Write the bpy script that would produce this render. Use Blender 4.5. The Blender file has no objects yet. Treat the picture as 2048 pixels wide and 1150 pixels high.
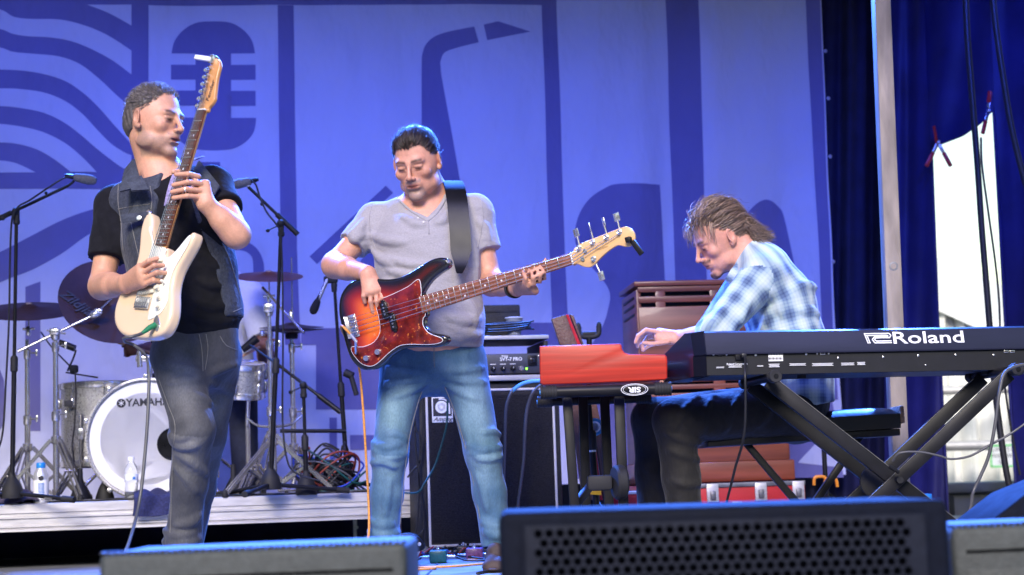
import bpy, bmesh, math, random
import numpy as np
from mathutils import Matrix, Vector, noise as mnoise

random.seed(7); rng = np.random.default_rng(7)
SC = bpy.context.scene
COL = SC.collection
R = math.radians

# ------------------------------------------------------------------ camera
F_PX, CX, CY = 3510.0, 1024.0, 575.0          # photograph is 2048 x 1150
CAM = np.array((0.0, 0.0, 0.335))
PITCH, ROLL = math.atan(382 / 3510), 0.033
_fw = np.array((0, math.cos(PITCH), math.sin(PITCH)))
_u0 = np.array((0, -math.sin(PITCH), math.cos(PITCH)))
_r0 = np.array((1.0, 0, 0))
_cr = math.cos(ROLL) * _r0 - math.sin(ROLL) * _u0
_cu = math.sin(ROLL) * _r0 + math.cos(ROLL) * _u0
cam_data = bpy.data.cameras.new('camera')
cam = bpy.data.objects.new('camera', cam_data); COL.objects.link(cam)
cam.matrix_world = Matrix(((_cr[0], _cu[0], -_fw[0], CAM[0]), (_cr[1], _cu[1], -_fw[1], CAM[1]),
                           (_cr[2], _cu[2], -_fw[2], CAM[2]), (0, 0, 0, 1)))
cam_data.sensor_width = 36.0
cam_data.lens = 36.0 * F_PX / 2048.0
cam_data.clip_start, cam_data.clip_end = 0.1, 500.0
cam_data.dof.use_dof = True
cam_data.dof.focus_distance = 6.3
cam_data.dof.aperture_fstop = 3.6
SC.camera = cam

# ------------------------------------------------------------------ sky, sun, stage lamps, exposure
SUN_EL, SUN_AZ = R(32), R(-9)      # daylight enters from the open front of the stage, behind the camera
world = bpy.data.worlds.new('World'); SC.world = world; world.use_nodes = True
wn = world.node_tree
bg = wn.nodes['Background']
sky = wn.nodes.new('ShaderNodeTexSky'); sky.sky_type = 'NISHITA'; sky.sun_disc = False
sky.sun_elevation = SUN_EL; sky.sun_rotation = R(180) + SUN_AZ
sky.air_density = 1.6; sky.dust_density = 0.4; sky.ozone_density = 1.0
wn.links.new(sky.outputs[0], bg.inputs[0]); bg.inputs[1].default_value = 0.13

sun_d = bpy.data.lights.new('sun', 'SUN'); sun_d.energy = 3.3; sun_d.angle = R(22); sun_d.color = (1.0, 0.90, 0.82)
sun = bpy.data.objects.new('sun', sun_d); COL.objects.link(sun)
_sd = Vector((math.sin(SUN_AZ) * math.cos(SUN_EL), -math.cos(SUN_AZ) * math.cos(SUN_EL), math.sin(SUN_EL)))
sun.rotation_euler = (-_sd).to_track_quat('-Z', 'Y').to_euler()

def stage_lamp(loc, target, power, color, size=60, blend=0.6, radius=0.12):
    d = bpy.data.lights.new('stage_lamp', 'SPOT'); d.energy = power; d.color = color
    d.spot_size = R(size); d.spot_blend = blend; d.shadow_soft_size = radius
    o = bpy.data.objects.new('stage_lamp', d); COL.objects.link(o); o.location = loc
    o.rotation_euler = (Vector(target) - Vector(loc)).to_track_quat('-Z', 'Y').to_euler()
    return o
BLUE = (0.085, 0.13, 1.0); AZURE = (0.06, 0.20, 1.0)
for _x, _p in ((-2.6, 165), (-1.0, 175), (0.6, 165), (2.2, 150)):     # wash lamps on the mid truss, aimed at the backdrop
    stage_lamp((_x, 7.4, 3.75), (_x * 0.9, 10.2, 0.9), _p, BLUE, 82, 1.0, 0.10)
for _x, _t in ((-2.5, -1.3), (-0.9, -0.5), (0.7, 0.5), (2.3, 1.2)):   # back lamps on the rear truss, aimed at the players
    stage_lamp((_x, 9.3, 3.75), (_t, 6.0, 1.0), 1900, AZURE, 70, 0.7, 0.08)
stage_lamp((2.6, 5.6, 3.6), (3.75, 9.8, 1.9), 480, (0.02, 0.07, 1.0), 58, 0.9, 0.12)   # deep blue wash over the side curtain
for _x, _t in ((-1.6, -1.0), (0.4, 0.3), (2.2, 1.6)):                  # deep blue wash lamps on the front truss
    stage_lamp((_x, 4.2, 3.75), (_t, 6.4, 0.7), 95, (0.06, 0.09, 1.0), 85, 1.0, 0.12)

SC.view_settings.view_transform = 'Standard'
SC.view_settings.look = 'None'
SC.view_settings.exposure = 0.7
SC.view_settings.gamma = 1.0
SC.view_settings.use_curve_mapping = False
SC.render.engine = 'CYCLES'
SC.cycles.use_denoising = True
SC.cycles.max_bounces = 6
SC.cycles.diffuse_bounces = 3
SC.cycles.glossy_bounces = 3
SC.cycles.transmission_bounces = 6
SC.cycles.sample_clamp_indirect = 4.0

# ------------------------------------------------------------------ pixel helpers: a pixel of the photograph and a depth give a point
def ray(px, py):
    return _fw * F_PX + _cr * (px - CX) - _cu * (py - CY)
def U(px, py, Y):
    r = ray(px, py); return CAM + r * (Y / r[1])
def UZ(px, py, z):
    r = ray(px, py); return CAM + r * ((z - CAM[2]) / r[2])
STAGE_YAW = R(10.9)
SX = np.array((math.cos(STAGE_YAW), math.sin(STAGE_YAW), 0)); SY = np.array((-SX[1], SX[0], 0)); SZ = np.array((0, 0, 1.0))
def UP(px, py, p0, n):
    r = ray(px, py); return CAM + r * (np.dot(np.asarray(p0) - CAM, n) / np.dot(r, n))
def nrm(v):
    v = np.asarray(v, float); return v / (np.linalg.norm(v) + 1e-12)
def V3(*a): return np.array(a, float)
# ------------------------------------------------------------------ materials
MATS = {}
def mat(name, col, rough=0.6, metal=0.0, var=0.12, scale=30.0, bump=0.0, bscale=None, spec=0.5, sheen=0.0, coat=0.0,
        attr=None, stretch=(1, 1, 1), rvar=0.1, trans=0.0, ior=1.45, emit=None, estr=0.0, col2=None, sss=0.0, coatr=0.08, detail=4.0, bdist=0.01):
    """Principled material whose colour, gloss and relief vary with procedural noise (object coordinates)."""
    if name in MATS: return MATS[name]
    m = bpy.data.materials.new(name); m.use_nodes = True; MATS[name] = m
    nt = m.node_tree; n = nt.nodes; l = nt.links
    b = n['Principled BSDF']
    b.inputs['Roughness'].default_value = rough; b.inputs['Metallic'].default_value = metal
    b.inputs['Specular IOR Level'].default_value = spec; b.inputs['IOR'].default_value = ior
    b.inputs['Sheen Weight'].default_value = sheen; b.inputs['Coat Weight'].default_value = coat
    b.inputs['Coat Roughness'].default_value = coatr
    b.inputs['Transmission Weight'].default_value = trans
    if sss:
        b.inputs['Subsurface Weight'].default_value = sss; b.inputs['Subsurface Radius'].default_value = (0.012, 0.005, 0.003)
        b.inputs['Subsurface Scale'].default_value = 0.6
    if emit:
        b.inputs['Emission Color'].default_value = (*emit, 1); b.inputs['Emission Strength'].default_value = estr
    tc = n.new('ShaderNodeTexCoord'); mp = n.new('ShaderNodeMapping'); mp.inputs['Scale'].default_value = stretch
    l.new(tc.outputs['Object'], mp.inputs['Vector'])
    nz = n.new('ShaderNodeTexNoise'); nz.inputs['Scale'].default_value = scale; nz.inputs['Detail'].default_value = detail
    l.new(mp.outputs[0], nz.inputs['Vector'])
    mx = n.new('ShaderNodeMix'); mx.data_type = 'RGBA'
    c1 = tuple(max(0, c * (1 - var)) for c in col); c2 = col2 if col2 else tuple(min(1, c * (1 + var)) for c in col)
    if attr:
        at = n.new('ShaderNodeAttribute'); at.attribute_name = attr
        hs = n.new('ShaderNodeMapRange'); hs.inputs['From Min'].default_value = 0.3; hs.inputs['From Max'].default_value = 0.7
        hs.inputs['To Min'].default_value = 1 - var; hs.inputs['To Max'].default_value = 1 + var
        l.new(nz.outputs['Fac'], hs.inputs['Value'])
        vm = n.new('ShaderNodeVectorMath'); vm.operation = 'SCALE'
        l.new(at.outputs['Color'], vm.inputs[0]); l.new(hs.outputs[0], vm.inputs['Scale'])
        l.new(vm.outputs[0], b.inputs['Base Color'])
    else:
        mr = n.new('ShaderNodeMapRange'); mr.inputs['From Min'].default_value = 0.3; mr.inputs['From Max'].default_value = 0.7
        l.new(nz.outputs['Fac'], mr.inputs['Value']); l.new(mr.outputs[0], mx.inputs['Factor'])
        mx.inputs[6].default_value = (*c1, 1); mx.inputs[7].default_value = (*c2, 1)
        l.new(mx.outputs[2], b.inputs['Base Color'])
    if rvar:
        rr = n.new('ShaderNodeMapRange'); rr.inputs['To Min'].default_value = max(0.02, rough - rvar); rr.inputs['To Max'].default_value = min(1, rough + rvar)
        nz2 = n.new('ShaderNodeTexNoise'); nz2.inputs['Scale'].default_value = scale * 0.37; nz2.inputs['Detail'].default_value = 5
        l.new(mp.outputs[0], nz2.inputs['Vector']); l.new(nz2.outputs['Fac'], rr.inputs['Value']); l.new(rr.outputs[0], b.inputs['Roughness'])
    if bump:
        nb = n.new('ShaderNodeTexNoise'); nb.inputs['Scale'].default_value = bscale or scale; nb.inputs['Detail'].default_value = 3
        l.new(mp.outputs[0], nb.inputs['Vector'])
        bp = n.new('ShaderNodeBump'); bp.inputs['Strength'].default_value = bump; bp.inputs['Distance'].default_value = bdist
        l.new(nb.outputs['Fac'], bp.inputs['Height']); l.new(bp.outputs[0], b.inputs['Normal'])
    return m

# ------------------------------------------------------------------ mesh building
def frame(z, x=None):
    z = nrm(z)
    if x is None: x = (1, 0, 0) if abs(z[0]) < 0.9 else (0, 1, 0)
    x = np.asarray(x, float); x = nrm(x - z * np.dot(x, z)); return x, np.cross(z, x), z
def mat4(o, x, y, z):
    m = np.eye(4); m[:3, 0] = x; m[:3, 1] = y; m[:3, 2] = z; m[:3, 3] = o; return m
def catmull(pts, n=6, closed=False):
    p = np.asarray(pts, float); out = []; N = len(p)
    for i in range(N if closed else N - 1):
        if closed: a, b, c, d = p[i - 1], p[i], p[(i + 1) % N], p[(i + 2) % N]
        else: a, b, c, d = p[max(i - 1, 0)], p[i], p[i + 1], p[min(i + 2, N - 1)]
        for k in range(n):
            t = k / n
            out.append(0.5 * ((2 * b) + (c - a) * t + (2 * a - 5 * b + 4 * c - d) * t * t + (3 * b - 3 * c + d - a) * t ** 3))
    if not closed: out.append(p[-1])
    return np.array(out)

class Geo:
    def __init__(s, M=None): s.v = []; s.f = []; s.M = M
    def add(s, verts, faces):
        o = len(s.v)
        V = np.asarray(verts, float)
        if s.M is not None: V = V @ s.M[:3, :3].T + s.M[:3, 3]
        s.v.extend(map(tuple, V)); s.f.extend([tuple(int(i) + o for i in f) for f in faces]); return s
    def from_bm(s, bm):
        bm.verts.ensure_lookup_table(); bm.verts.index_update()
        r = s.add([tuple(v.co) for v in bm.verts], [[v.index for v in f.verts] for f in bm.faces]); bm.free(); return r
    def box(s, c, size, ax=None, bevel=0.0, seg=2):
        bm = bmesh.new(); bmesh.ops.create_cube(bm, size=1.0)
        S = np.asarray(size, float)
        for v in bm.verts: v.co = Vector((v.co.x * S[0], v.co.y * S[1], v.co.z * S[2]))
        if bevel: bmesh.ops.bevel(bm, geom=bm.edges[:], offset=min(bevel, S.min() * 0.49), segments=seg, affect='EDGES', profile=0.5)
        A = np.eye(3) if ax is None else np.stack([np.asarray(a, float) for a in ax], 1)
        for v in bm.verts: v.co = Vector(A @ np.array(v.co) + np.asarray(c, float))
        return s.from_bm(bm)
    def bar(s, a, b, w, h, side=(0, 0, 1), bevel=0.0):
        """rectangular bar from a to b; w across, h along `side`."""
        a = np.asarray(a, float); b = np.asarray(b, float); d = b - a
        x = nrm(d); z = np.asarray(side, float); z = nrm(z - x * np.dot(x, z)); y = np.cross(z, x)
        return s.box((a + b) / 2, (np.linalg.norm(d), w, h), (x, y, z), bevel)
    def tube(s, pts, r, n=8, caps=True, flat=None):
        P = np.asarray(pts, float); N = len(P); rr = np.full(N, r) if np.isscalar(r) else np.asarray(r, float)
        T = np.gradient(P, axis=0); T /= np.linalg.norm(T, axis=1)[:, None] + 1e-12
        x, y, _ = frame(T[0]); vs = []
        for i in range(N):
            x = nrm(x - T[i] * np.dot(x, T[i])); y = np.cross(T[i], x)
            for k in range(n):
                a = 2 * math.pi * k / n; vs.append(P[i] + rr[i] * (math.cos(a) * x + math.sin(a) * y))
        fs = [(i * n + k, i * n + (k + 1) % n, (i + 1) * n + (k + 1) % n, (i + 1) * n + k) for i in range(N - 1) for k in range(n)]
        if caps: fs += [tuple(range(n - 1, -1, -1)), tuple((N - 1) * n + k for k in range(n))]
        return s.add(vs, fs)
    def cyl(s, a, b, r, r2=None, n=16): return s.tube([a, b], [r, r if r2 is None else r2], n)
    def lathe(s, prof, o=(0, 0, 0), axis=(0, 0, 1), n=24):
        x, y, z = frame(axis); o = np.asarray(o, float); vs = []; fs = []
        for (r, h) in prof:
            for k in range(n):
                a = 2 * math.pi * k / n; vs.append(o + z * h + r * (math.cos(a) * x + math.sin(a) * y))
        for i in range(len(prof) - 1):
            for k in range(n): fs.append((i * n + k, i * n + (k + 1) % n, (i + 1) * n + (k + 1) % n, (i + 1) * n + k))
        if prof[0][0] > 1e-4: fs.append(tuple(range(n - 1, -1, -1)))
        if prof[-1][0] > 1e-4: fs.append(tuple((len(prof) - 1) * n + k for k in range(n)))
        return s.add(vs, fs)
    def sphere(s, c, r, n=12, sc=(1, 1, 1)):
        prof = []
        vs = []; fs = []; m = max(4, n // 2)
        for i in range(m + 1):
            t = math.pi * i / m
            for k in range(n):
                a = 2 * math.pi * k / n
                vs.append(np.asarray(c) + r * np.array((math.sin(t) * math.cos(a) * sc[0], math.sin(t) * math.sin(a) * sc[1], -math.cos(t) * sc[2])))
        for i in range(m):
            for k in range(n): fs.append((i * n + k, i * n + (k + 1) % n, (i + 1) * n + (k + 1) % n, (i + 1) * n + k))
        return s.add(vs, fs)
    def prism(s, outline, z0, z1, bevel=0.0, seg=2):
        """extrude a 2-D outline (local xy) from z0 to z1, rim bevelled."""
        bm = bmesh.new(); vs = [bm.verts.new((p[0], p[1], z0)) for p in outline]
        f = bm.faces.new(vs); bm.normal_update()
        if f.normal.z > 0: f.normal_flip()
        ex = bmesh.ops.extrude_face_region(bm, geom=[f]); nv = [e for e in ex['geom'] if isinstance(e, bmesh.types.BMVert)]
        bmesh.ops.translate(bm, verts=nv, vec=(0, 0, z1 - z0)); bmesh.ops.recalc_face_normals(bm, faces=bm.faces[:])
        if bevel:
            ed = [e for e in bm.edges if abs(e.verts[0].co.z - e.verts[1].co.z) < 1e-7]
            bmesh.ops.bevel(bm, geom=ed, offset=bevel, segments=seg, affect='EDGES', profile=0.5)
        return s.from_bm(bm)
    def grid(s, P):
        P = np.asarray(P, float); a, b = P.shape[:2]
        fs = [(i * b + j, i * b + j + 1, (i + 1) * b + j + 1, (i + 1) * b + j) for i in range(a - 1) for j in range(b - 1)]
        return s.add(P.reshape(-1, 3), fs)
    def slab(s, P, t):
        """closed sheet of thickness t from a grid of points."""
        P = np.asarray(P, float); a, b = P.shape[:2]
        du = np.gradient(P, axis=0); dv = np.gradient(P, axis=1); nn = np.cross(du, dv); nn /= np.linalg.norm(nn, axis=2)[..., None] + 1e-12
        Q = np.concatenate([(P + nn * t / 2).reshape(-1, 3), (P - nn * t / 2).reshape(-1, 3)]); n = a * b; fs = []
        for i in range(a - 1):
            for j in range(b - 1):
                q = (i * b + j, i * b + j + 1, (i + 1) * b + j + 1, (i + 1) * b + j); fs.append(q); fs.append(tuple(n + k for k in q[::-1]))
        rim = [j for j in range(b)] + [i * b + b - 1 for i in range(1, a)] + [(a - 1) * b + j for j in range(b - 2, -1, -1)] + [i * b for i in range(a - 2, 0, -1)]
        for k in range(len(rim)): p, q = rim[k], rim[(k + 1) % len(rim)]; fs.append((q, p, n + p, n + q))
        return s.add(Q, fs)
    def obj(s, name, m, parent=None, smooth=True, angle=38, **props):
        me = bpy.data.meshes.new(name); me.from_pydata(s.v, [], s.f); me.update()
        bm = bmesh.new(); bm.from_mesh(me); bmesh.ops.recalc_face_normals(bm, faces=bm.faces[:])
        if smooth:
            for f in bm.faces: f.smooth = True
            lim = R(angle)
            for e in bm.edges:
                if len(e.link_faces) == 2 and e.calc_face_angle(0) > lim: e.smooth = False
        bm.to_mesh(me); bm.free()
        return link(name, me, m, parent, **props)

def link(name, me, m, parent=None, **props):
    for mm in (m if isinstance(m, (list, tuple)) else [m]): me.materials.append(mm)
    o = bpy.data.objects.new(name, me); COL.objects.link(o)
    if parent is not None:
        o.parent = parent
        o.matrix_parent_inverse = (parent.matrix_basis.inverted() if parent.parent is None else Matrix())
    for k, v in props.items(): o[k] = v
    return o
def thing(name, label, cat, loc=(0, 0, 0), group=None):
    o = bpy.data.objects.new(name, None); COL.objects.link(o); o.location = loc
    o.empty_display_size = 0.1
    o['label'] = label; o['category'] = cat
    if group: o['group'] = group
    o.matrix_basis = Matrix.Translation(Vector(loc))
    return o
def text_geo(txt, M, size, depth=0.001, bold=0.0, align='CENTER', sx=1.0, shear=0.0):
    cu = bpy.data.curves.new('txt', 'FONT'); cu.body = txt; cu.size = size; cu.extrude = depth / 2; cu.align_x = align; cu.align_y = 'CENTER'
    cu.offset = bold; cu.resolution_u = 3; cu.shear = shear
    o = bpy.data.objects.new('txt', cu); COL.objects.link(o)
    me = o.to_mesh(); g = Geo(M)
    V = np.empty(len(me.vertices) * 3); me.vertices.foreach_get('co', V); V = V.reshape(-1, 3)
    if len(V): V[:, 0] *= sx; g.add(V, [list(p.vertices) for p in me.polygons])
    o.to_mesh_clear(); bpy.data.objects.remove(o); bpy.data.curves.remove(cu); return g
def wire(name, m, pts, r, label=None, cat='cable', parent=None, group=None, n=6, smooth=6):
    g = Geo().tube(catmull(pts, smooth), r, n); o = g.obj(name, m, parent, angle=80)
    if label: o['label'] = label; o['category'] = cat
    if group: o['group'] = group
    return o

# ------------------------------------------------------------------ implicit surfaces for people and cloth (smooth unions meshed with surface nets)
class Sdf:
    def __init__(s): s.p = []; s.post = None
    def _a(s, fn, c, rad, k, op): s.p.append((fn, np.asarray(c, np.float32), float(rad), k, op)); return s
    def rc(s, a, b, ra, rb=None, k=0.02, op=1):
        a = np.asarray(a, np.float32); b = np.asarray(b, np.float32); rb = ra if rb is None else rb
        ba = b - a; l2 = float(ba @ ba) + 1e-12
        def fn(P):
            pa = P - a; t = np.clip(pa @ ba / l2, 0, 1)
            q = pa - t[:, None] * ba
            return np.sqrt(np.einsum('ij,ij->i', q, q)) - (ra + (rb - ra) * t)
        return s._a(fn, (a + b) / 2, math.sqrt(l2) / 2 + max(ra, rb), k, op)
    def chain(s, pts, rads, k=0.02, op=1):
        for i in range(len(pts) - 1): s.rc(pts[i], pts[i + 1], rads[i], rads[i + 1], k, op)
        return s
    def el(s, c, r, ax=None, k=0.02, op=1):
        c = np.asarray(c, np.float32); r = np.asarray(r, np.float32); A = np.eye(3) if ax is None else np.stack([np.asarray(a, float) for a in ax], 1)
        A = A.astype(np.float32); rm = float(r.min())
        def fn(P):
            q = (P - c) @ A; k0 = np.sqrt(((q / r) ** 2).sum(1)); k1 = np.sqrt(((q / (r * r)) ** 2).sum(1)) + 1e-9
            return np.where(k0 < 0.3, (k0 - 1) * rm, k0 * (k0 - 1) / k1)
        return s._a(fn, c, float(r.max()), k, op)
    def ec(s, a, b, ra, rb, u, k=0.03, op=1, flat=(False, False), e=2.0):
        """elliptic cone a-b with half axes ra=(along u, across) at a and rb at b; e>2 gives a boxier section."""
        a = np.asarray(a, np.float32); b = np.asarray(b, np.float32); w = nrm(b - a); L = float(np.linalg.norm(b - a))
        u = np.asarray(u, float); u = nrm(u - w * np.dot(u, w)); v = np.cross(w, u)
        A = np.stack([u, v, w], 1).astype(np.float32); ra = np.asarray(ra, np.float32); rb = np.asarray(rb, np.float32)
        def fn(P):
            q = (P - a) @ A; t = np.clip(q[:, 2] / L, 0, 1); rr = ra + (rb - ra) * t[:, None]; rm = rr.min(1)
            over = q[:, 2] - t * L
            if flat[0]: o2 = np.where(over < 0, 0, over)
            else: o2 = over
            if flat[1]: o2 = np.where(o2 > 0, 0, o2)
            x, y = np.abs(q[:, 0]) / rr[:, 0], np.abs(q[:, 1]) / rr[:, 1]
            rad = (x ** e + y ** e) ** (1 / e) if e != 2.0 else np.sqrt(x * x + y * y)
            kk = np.sqrt(rad * rad + (o2 / rm) ** 2)
            d = (kk - 1) * rm
            # correct for anisotropy along the long axis
            g = np.sqrt((x / rr[:, 0]) ** 2 + (y / rr[:, 1]) ** 2 + (o2 / rm / rm) ** 2) + 1e-9
            d = np.where(kk > 0.35, kk * (kk - 1) / g, d) if e == 2.0 else d
            if flat[0]: d = np.maximum(d, -over - 0 * t) if False else np.maximum(d, -q[:, 2])
            if flat[1]: d = np.maximum(d, q[:, 2] - L)
            return d
        return s._a(fn, (a + b) / 2, L / 2 + float(max(ra.max(), rb.max())), k, op)
    def sub(s, other, k=0.01, op=1):
        c = np.mean([q[1] for q in other.p if q[4] == 1], 0); rad = max(np.linalg.norm(q[1] - c) + q[2] for q in other.p if q[4] == 1)
        return s._a(lambda P: other(P), c, rad, k, op)
    def cut(s, p, n, k=0.004):
        p = np.asarray(p, np.float32); n = nrm(n).astype(np.float32)
        return s._a(lambda P: (P - p) @ n, p, 1e3, k, 2)
    def __call__(s, P, br=None, bc=None):
        d = np.full(len(P), 1.0, np.float32)
        for fn, c, rad, k, op in s.p:
            if br is not None and op != 2 and np.linalg.norm(c - bc) - rad > br + 0.03 + k: continue
            e = fn(P)
            if op == 1:
                h = np.clip(0.5 + 0.5 * (d - e) / k, 0, 1); d = d + (e - d) * h - k * h * (1 - h)
            else:
                if op == -1: e = -e
                h = np.clip(0.5 + 0.5 * (e - d) / k, 0, 1); d = d + (e - d) * h + k * h * (1 - h)
        if s.post is not None:
            near = np.abs(d) < 0.05
            if near.any(): d[near] += s.post(P[near])
        return d
    def surf(s, px, py, Y0=None, out=0.0, miss=True):
        """point where the camera ray through a pixel meets the surface (moved `out` metres towards the camera)"""
        r = ray(px, py); r = r / np.linalg.norm(r); lo = min(q[1][1] - q[2] for q in s.p if q[4] == 1) - .1
        Ys = np.arange(max(lo, Y0 - .25) if Y0 else lo, (Y0 + .4) if Y0 else lo + 1.6, .006)
        P = (CAM + np.multiply.outer(Ys / r[1], r)).astype(np.float32); d = s(P); i = np.argmax(d < 0)
        if not (d < 0).any():
            if not miss: return None
            i = int(np.argmin(d)); return P[i].astype(float) - r * out
        t = d[i - 1] / (d[i - 1] - d[i] + 1e-9) if i else 1.0
        return (P[i - 1] * (1 - t) + P[i] * t if i else P[i]).astype(float) - r * out
    def fold(s, pts, r=.010, Y0=None, k=.02, sink=.55):
        """a soft cloth ridge following the surface between pixels"""
        P = catmull(np.array(pts, float), 4); Q = [s.surf(p[0], p[1], Y0, -r * sink) for p in P]; n = len(Q)
        s.fq = getattr(s, 'fq', []) + [(Q, [r * (.25 + .75 * math.sin(math.pi * (i + .3) / (n - .4))) for i in range(n)], k)]; return s
    def flush(s):
        for Q, rr, k in getattr(s, 'fq', []): s.chain(Q, rr, k)
        s.fq = []; return s
    def mesh(s, h, lo=None, hi=None, B=14):
        pr = [q for q in s.p if q[4] == 1]
        l = np.min([q[1] - q[2] for q in pr], 0) - 0.03; u = np.max([q[1] + q[2] for q in pr], 0) + 0.03
        if lo is not None: l = np.maximum(l, lo)
        if hi is not None: u = np.minimum(u, hi)
        l = np.floor(l / h) * h
        nb = np.ceil((u - l) / (h * B)).astype(int); N = nb * B + 2
        I = np.stack(np.meshgrid(*[np.arange(k) for k in nb], indexing='ij'), -1).reshape(-1, 3)
        cen = (l + (I + 0.5) * B * h).astype(np.float32); br = B * h * 0.5 * 1.75
        near = np.zeros(len(cen), bool)
        for q in pr: near |= (np.linalg.norm(cen - q[1], axis=1) - q[2]) < br + 0.03
        I = I[near]; cen = cen[near]
        dc = np.abs(s(cen)) ; keep = dc < br * 1.25 + 0.010
        I = I[keep]; cen = cen[keep]
        loc = np.stack(np.meshgrid(*[np.arange(B + 1)] * 3, indexing='ij'), -1).reshape(-1, 3)
        keys = []; pos = []; quads = []
        st = np.array((N[1] * N[2], N[2], 1), np.int64)
        corners = np.array([(a, b, c) for a in (0, 1) for b in (0, 1) for c in (0, 1)])
        edges = [(i, j) for i in range(8) for j in range(i + 1, 8) if np.abs(corners[i] - corners[j]).sum() == 1]
        for ib, cb in zip(I, cen):
            P = (l + (ib * B + loc) * h).astype(np.float32)
            d = s(P, br, cb).reshape(B + 1, B + 1, B + 1)
            if d.min() > 0 or d.max() < 0: continue
            sg = d < 0
            cs = [sg[a:a + B, b:b + B, c:c + B] for a, b, c in corners]
            sm = np.sum(cs, 0); act = np.argwhere((sm > 0) & (sm < 8))
            if len(act) == 0: continue
            val = np.stack([d[act[:, 0] + a, act[:, 1] + b, act[:, 2] + c] for a, b, c in corners], 1)
            acc = np.zeros((len(act), 3)); cnt = np.zeros(len(act))
            for i, j in edges:
                vi, vj = val[:, i], val[:, j]; cr = (vi < 0) != (vj < 0)
                t = np.where(cr, vi / np.where(cr, vi - vj, 1), 0)
                p = corners[i] + t[:, None] * (corners[j] - corners[i]); acc += p * cr[:, None]; cnt += cr
            g = act + ib * B
            keys.append(g @ st); pos.append(l + (g + acc / cnt[:, None]) * h)
            for ax in range(3):
                e = np.zeros(3, int); e[ax] = 1; o1 = np.zeros(3, int); o1[(ax + 1) % 3] = 1; o2 = np.zeros(3, int); o2[(ax + 2) % 3] = 1
                A = sg[:B, :B, :B]; Bv = sg[e[0]:B + e[0], e[1]:B + e[1], e[2]:B + e[2]]
                ei = np.argwhere(A != Bv)
                if len(ei) == 0: continue
                inside = A[tuple(ei.T)]; gi = ei + ib * B
                q = np.stack([(gi - o1 - o2) @ st, (gi - o2) @ st, gi @ st, (gi - o1) @ st], 1)
                q[~inside] = q[~inside][:, ::-1]; quads.append(q)
        keys = np.concatenate(keys); pos = np.concatenate(pos); quads = np.concatenate(quads)
        uk, ui = np.unique(keys, return_index=True); V = pos[ui]
        ix = np.searchsorted(uk, quads); ixc = np.clip(ix, 0, len(uk) - 1); ok = (uk[ixc] == quads).all(1)
        return V, ixc[ok]
def np_mesh(name, V, Q, m, parent=None, attrs=None, smooth=True, **props):
    me = bpy.data.meshes.new(name)
    V = np.asarray(V, np.float32); Q = np.asarray(Q, np.int32); n = Q.shape[1]
    me.vertices.add(len(V)); me.vertices.foreach_set('co', V.ravel())
    me.loops.add(Q.size); me.loops.foreach_set('vertex_index', Q.ravel())
    me.polygons.add(len(Q)); me.polygons.foreach_set('loop_start', np.arange(0, Q.size, n, dtype=np.int32))
    me.polygons.foreach_set('loop_total', np.full(len(Q), n, np.int32))
    if smooth: me.polygons.foreach_set('use_smooth', np.ones(len(Q), bool))
    me.update(calc_edges=True)
    for k, val in (attrs or {}).items():
        if val.shape[1] == 4:
            a = me.attributes.new(k, 'FLOAT_COLOR', 'POINT'); a.data.foreach_set('color', val.astype(np.float32).ravel())
        else:
            a = me.attributes.new(k, 'FLOAT_VECTOR', 'POINT'); a.data.foreach_set('vector', val.astype(np.float32).ravel())
    me.validate()
    return link(name, me, m, parent, **props)
def merge(parts):
    Vs, Qs, o = [], [], 0
    for V, Q in parts: Vs.append(V); Qs.append(Q + o); o += len(V)
    return np.concatenate(Vs), np.concatenate(Qs)
def vnoise(P, sc, seed=0):
    """cheap smooth noise from summed sines, -1..1"""
    r = np.random.default_rng(seed); K_ = (r.normal(size=(3, 5)) * sc).astype(np.float32)
    return np.sin(np.asarray(P, np.float32) @ K_ + r.uniform(0, 6.28, 5).astype(np.float32)).sum(1) / 3.2
def sstep(a, b, x):
    t = np.clip((x - a) / (b - a), 0, 1); return t * t * (3 - 2 * t)
# ------------------------------------------------------------------ the setting
m_floor = mat('stage_paint', (0.16, 0.165, 0.175), 0.5, var=0.3, scale=5, bump=0.15, bscale=60, rvar=0.2)
m_ground = mat('asphalt', (0.10, 0.10, 0.098), 0.9, var=0.3, scale=3, bump=0.3, bscale=80)
m_black_ply = mat('black_plywood', (0.018, 0.018, 0.02), 0.55, var=0.4, scale=25, bump=0.1, rvar=0.2)
m_alu = mat('brushed_aluminium', (0.54, 0.525, 0.51), 0.42, 0.45, var=0.16, scale=9, stretch=(1, 1, 6), bump=0.08, bscale=90, rvar=0.15)
m_alu_dark = mat('aluminium_groove', (0.20, 0.20, 0.21), 0.5, 0.7, var=0.3, scale=20)
m_banner = mat('banner_vinyl', (0.70, 0.71, 0.74), 0.62, var=0.03, scale=3, stretch=(1, 1, .55), bump=1.0, bdist=.05, bscale=4.5, rvar=0.08, spec=0.3)
m_print = mat('banner_ink', (0.215, 0.20, 0.355), 0.6, var=0.05, scale=4, stretch=(1, 1, .55), bump=1.0, bdist=.05, bscale=4.5, spec=0.3)
m_navy = mat('navy_vinyl', (0.018, 0.018, 0.095), 0.55, var=0.25, scale=4, bump=0.35, bscale=9, spec=0.35, rvar=0.15)
m_blackcloth = mat('black_drape', (0.010, 0.011, 0.045), 0.8, var=0.3, scale=8, bump=0.2)
m_roof = mat('roof_vinyl', (0.05, 0.05, 0.07), 0.7, var=0.2, scale=3)

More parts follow.
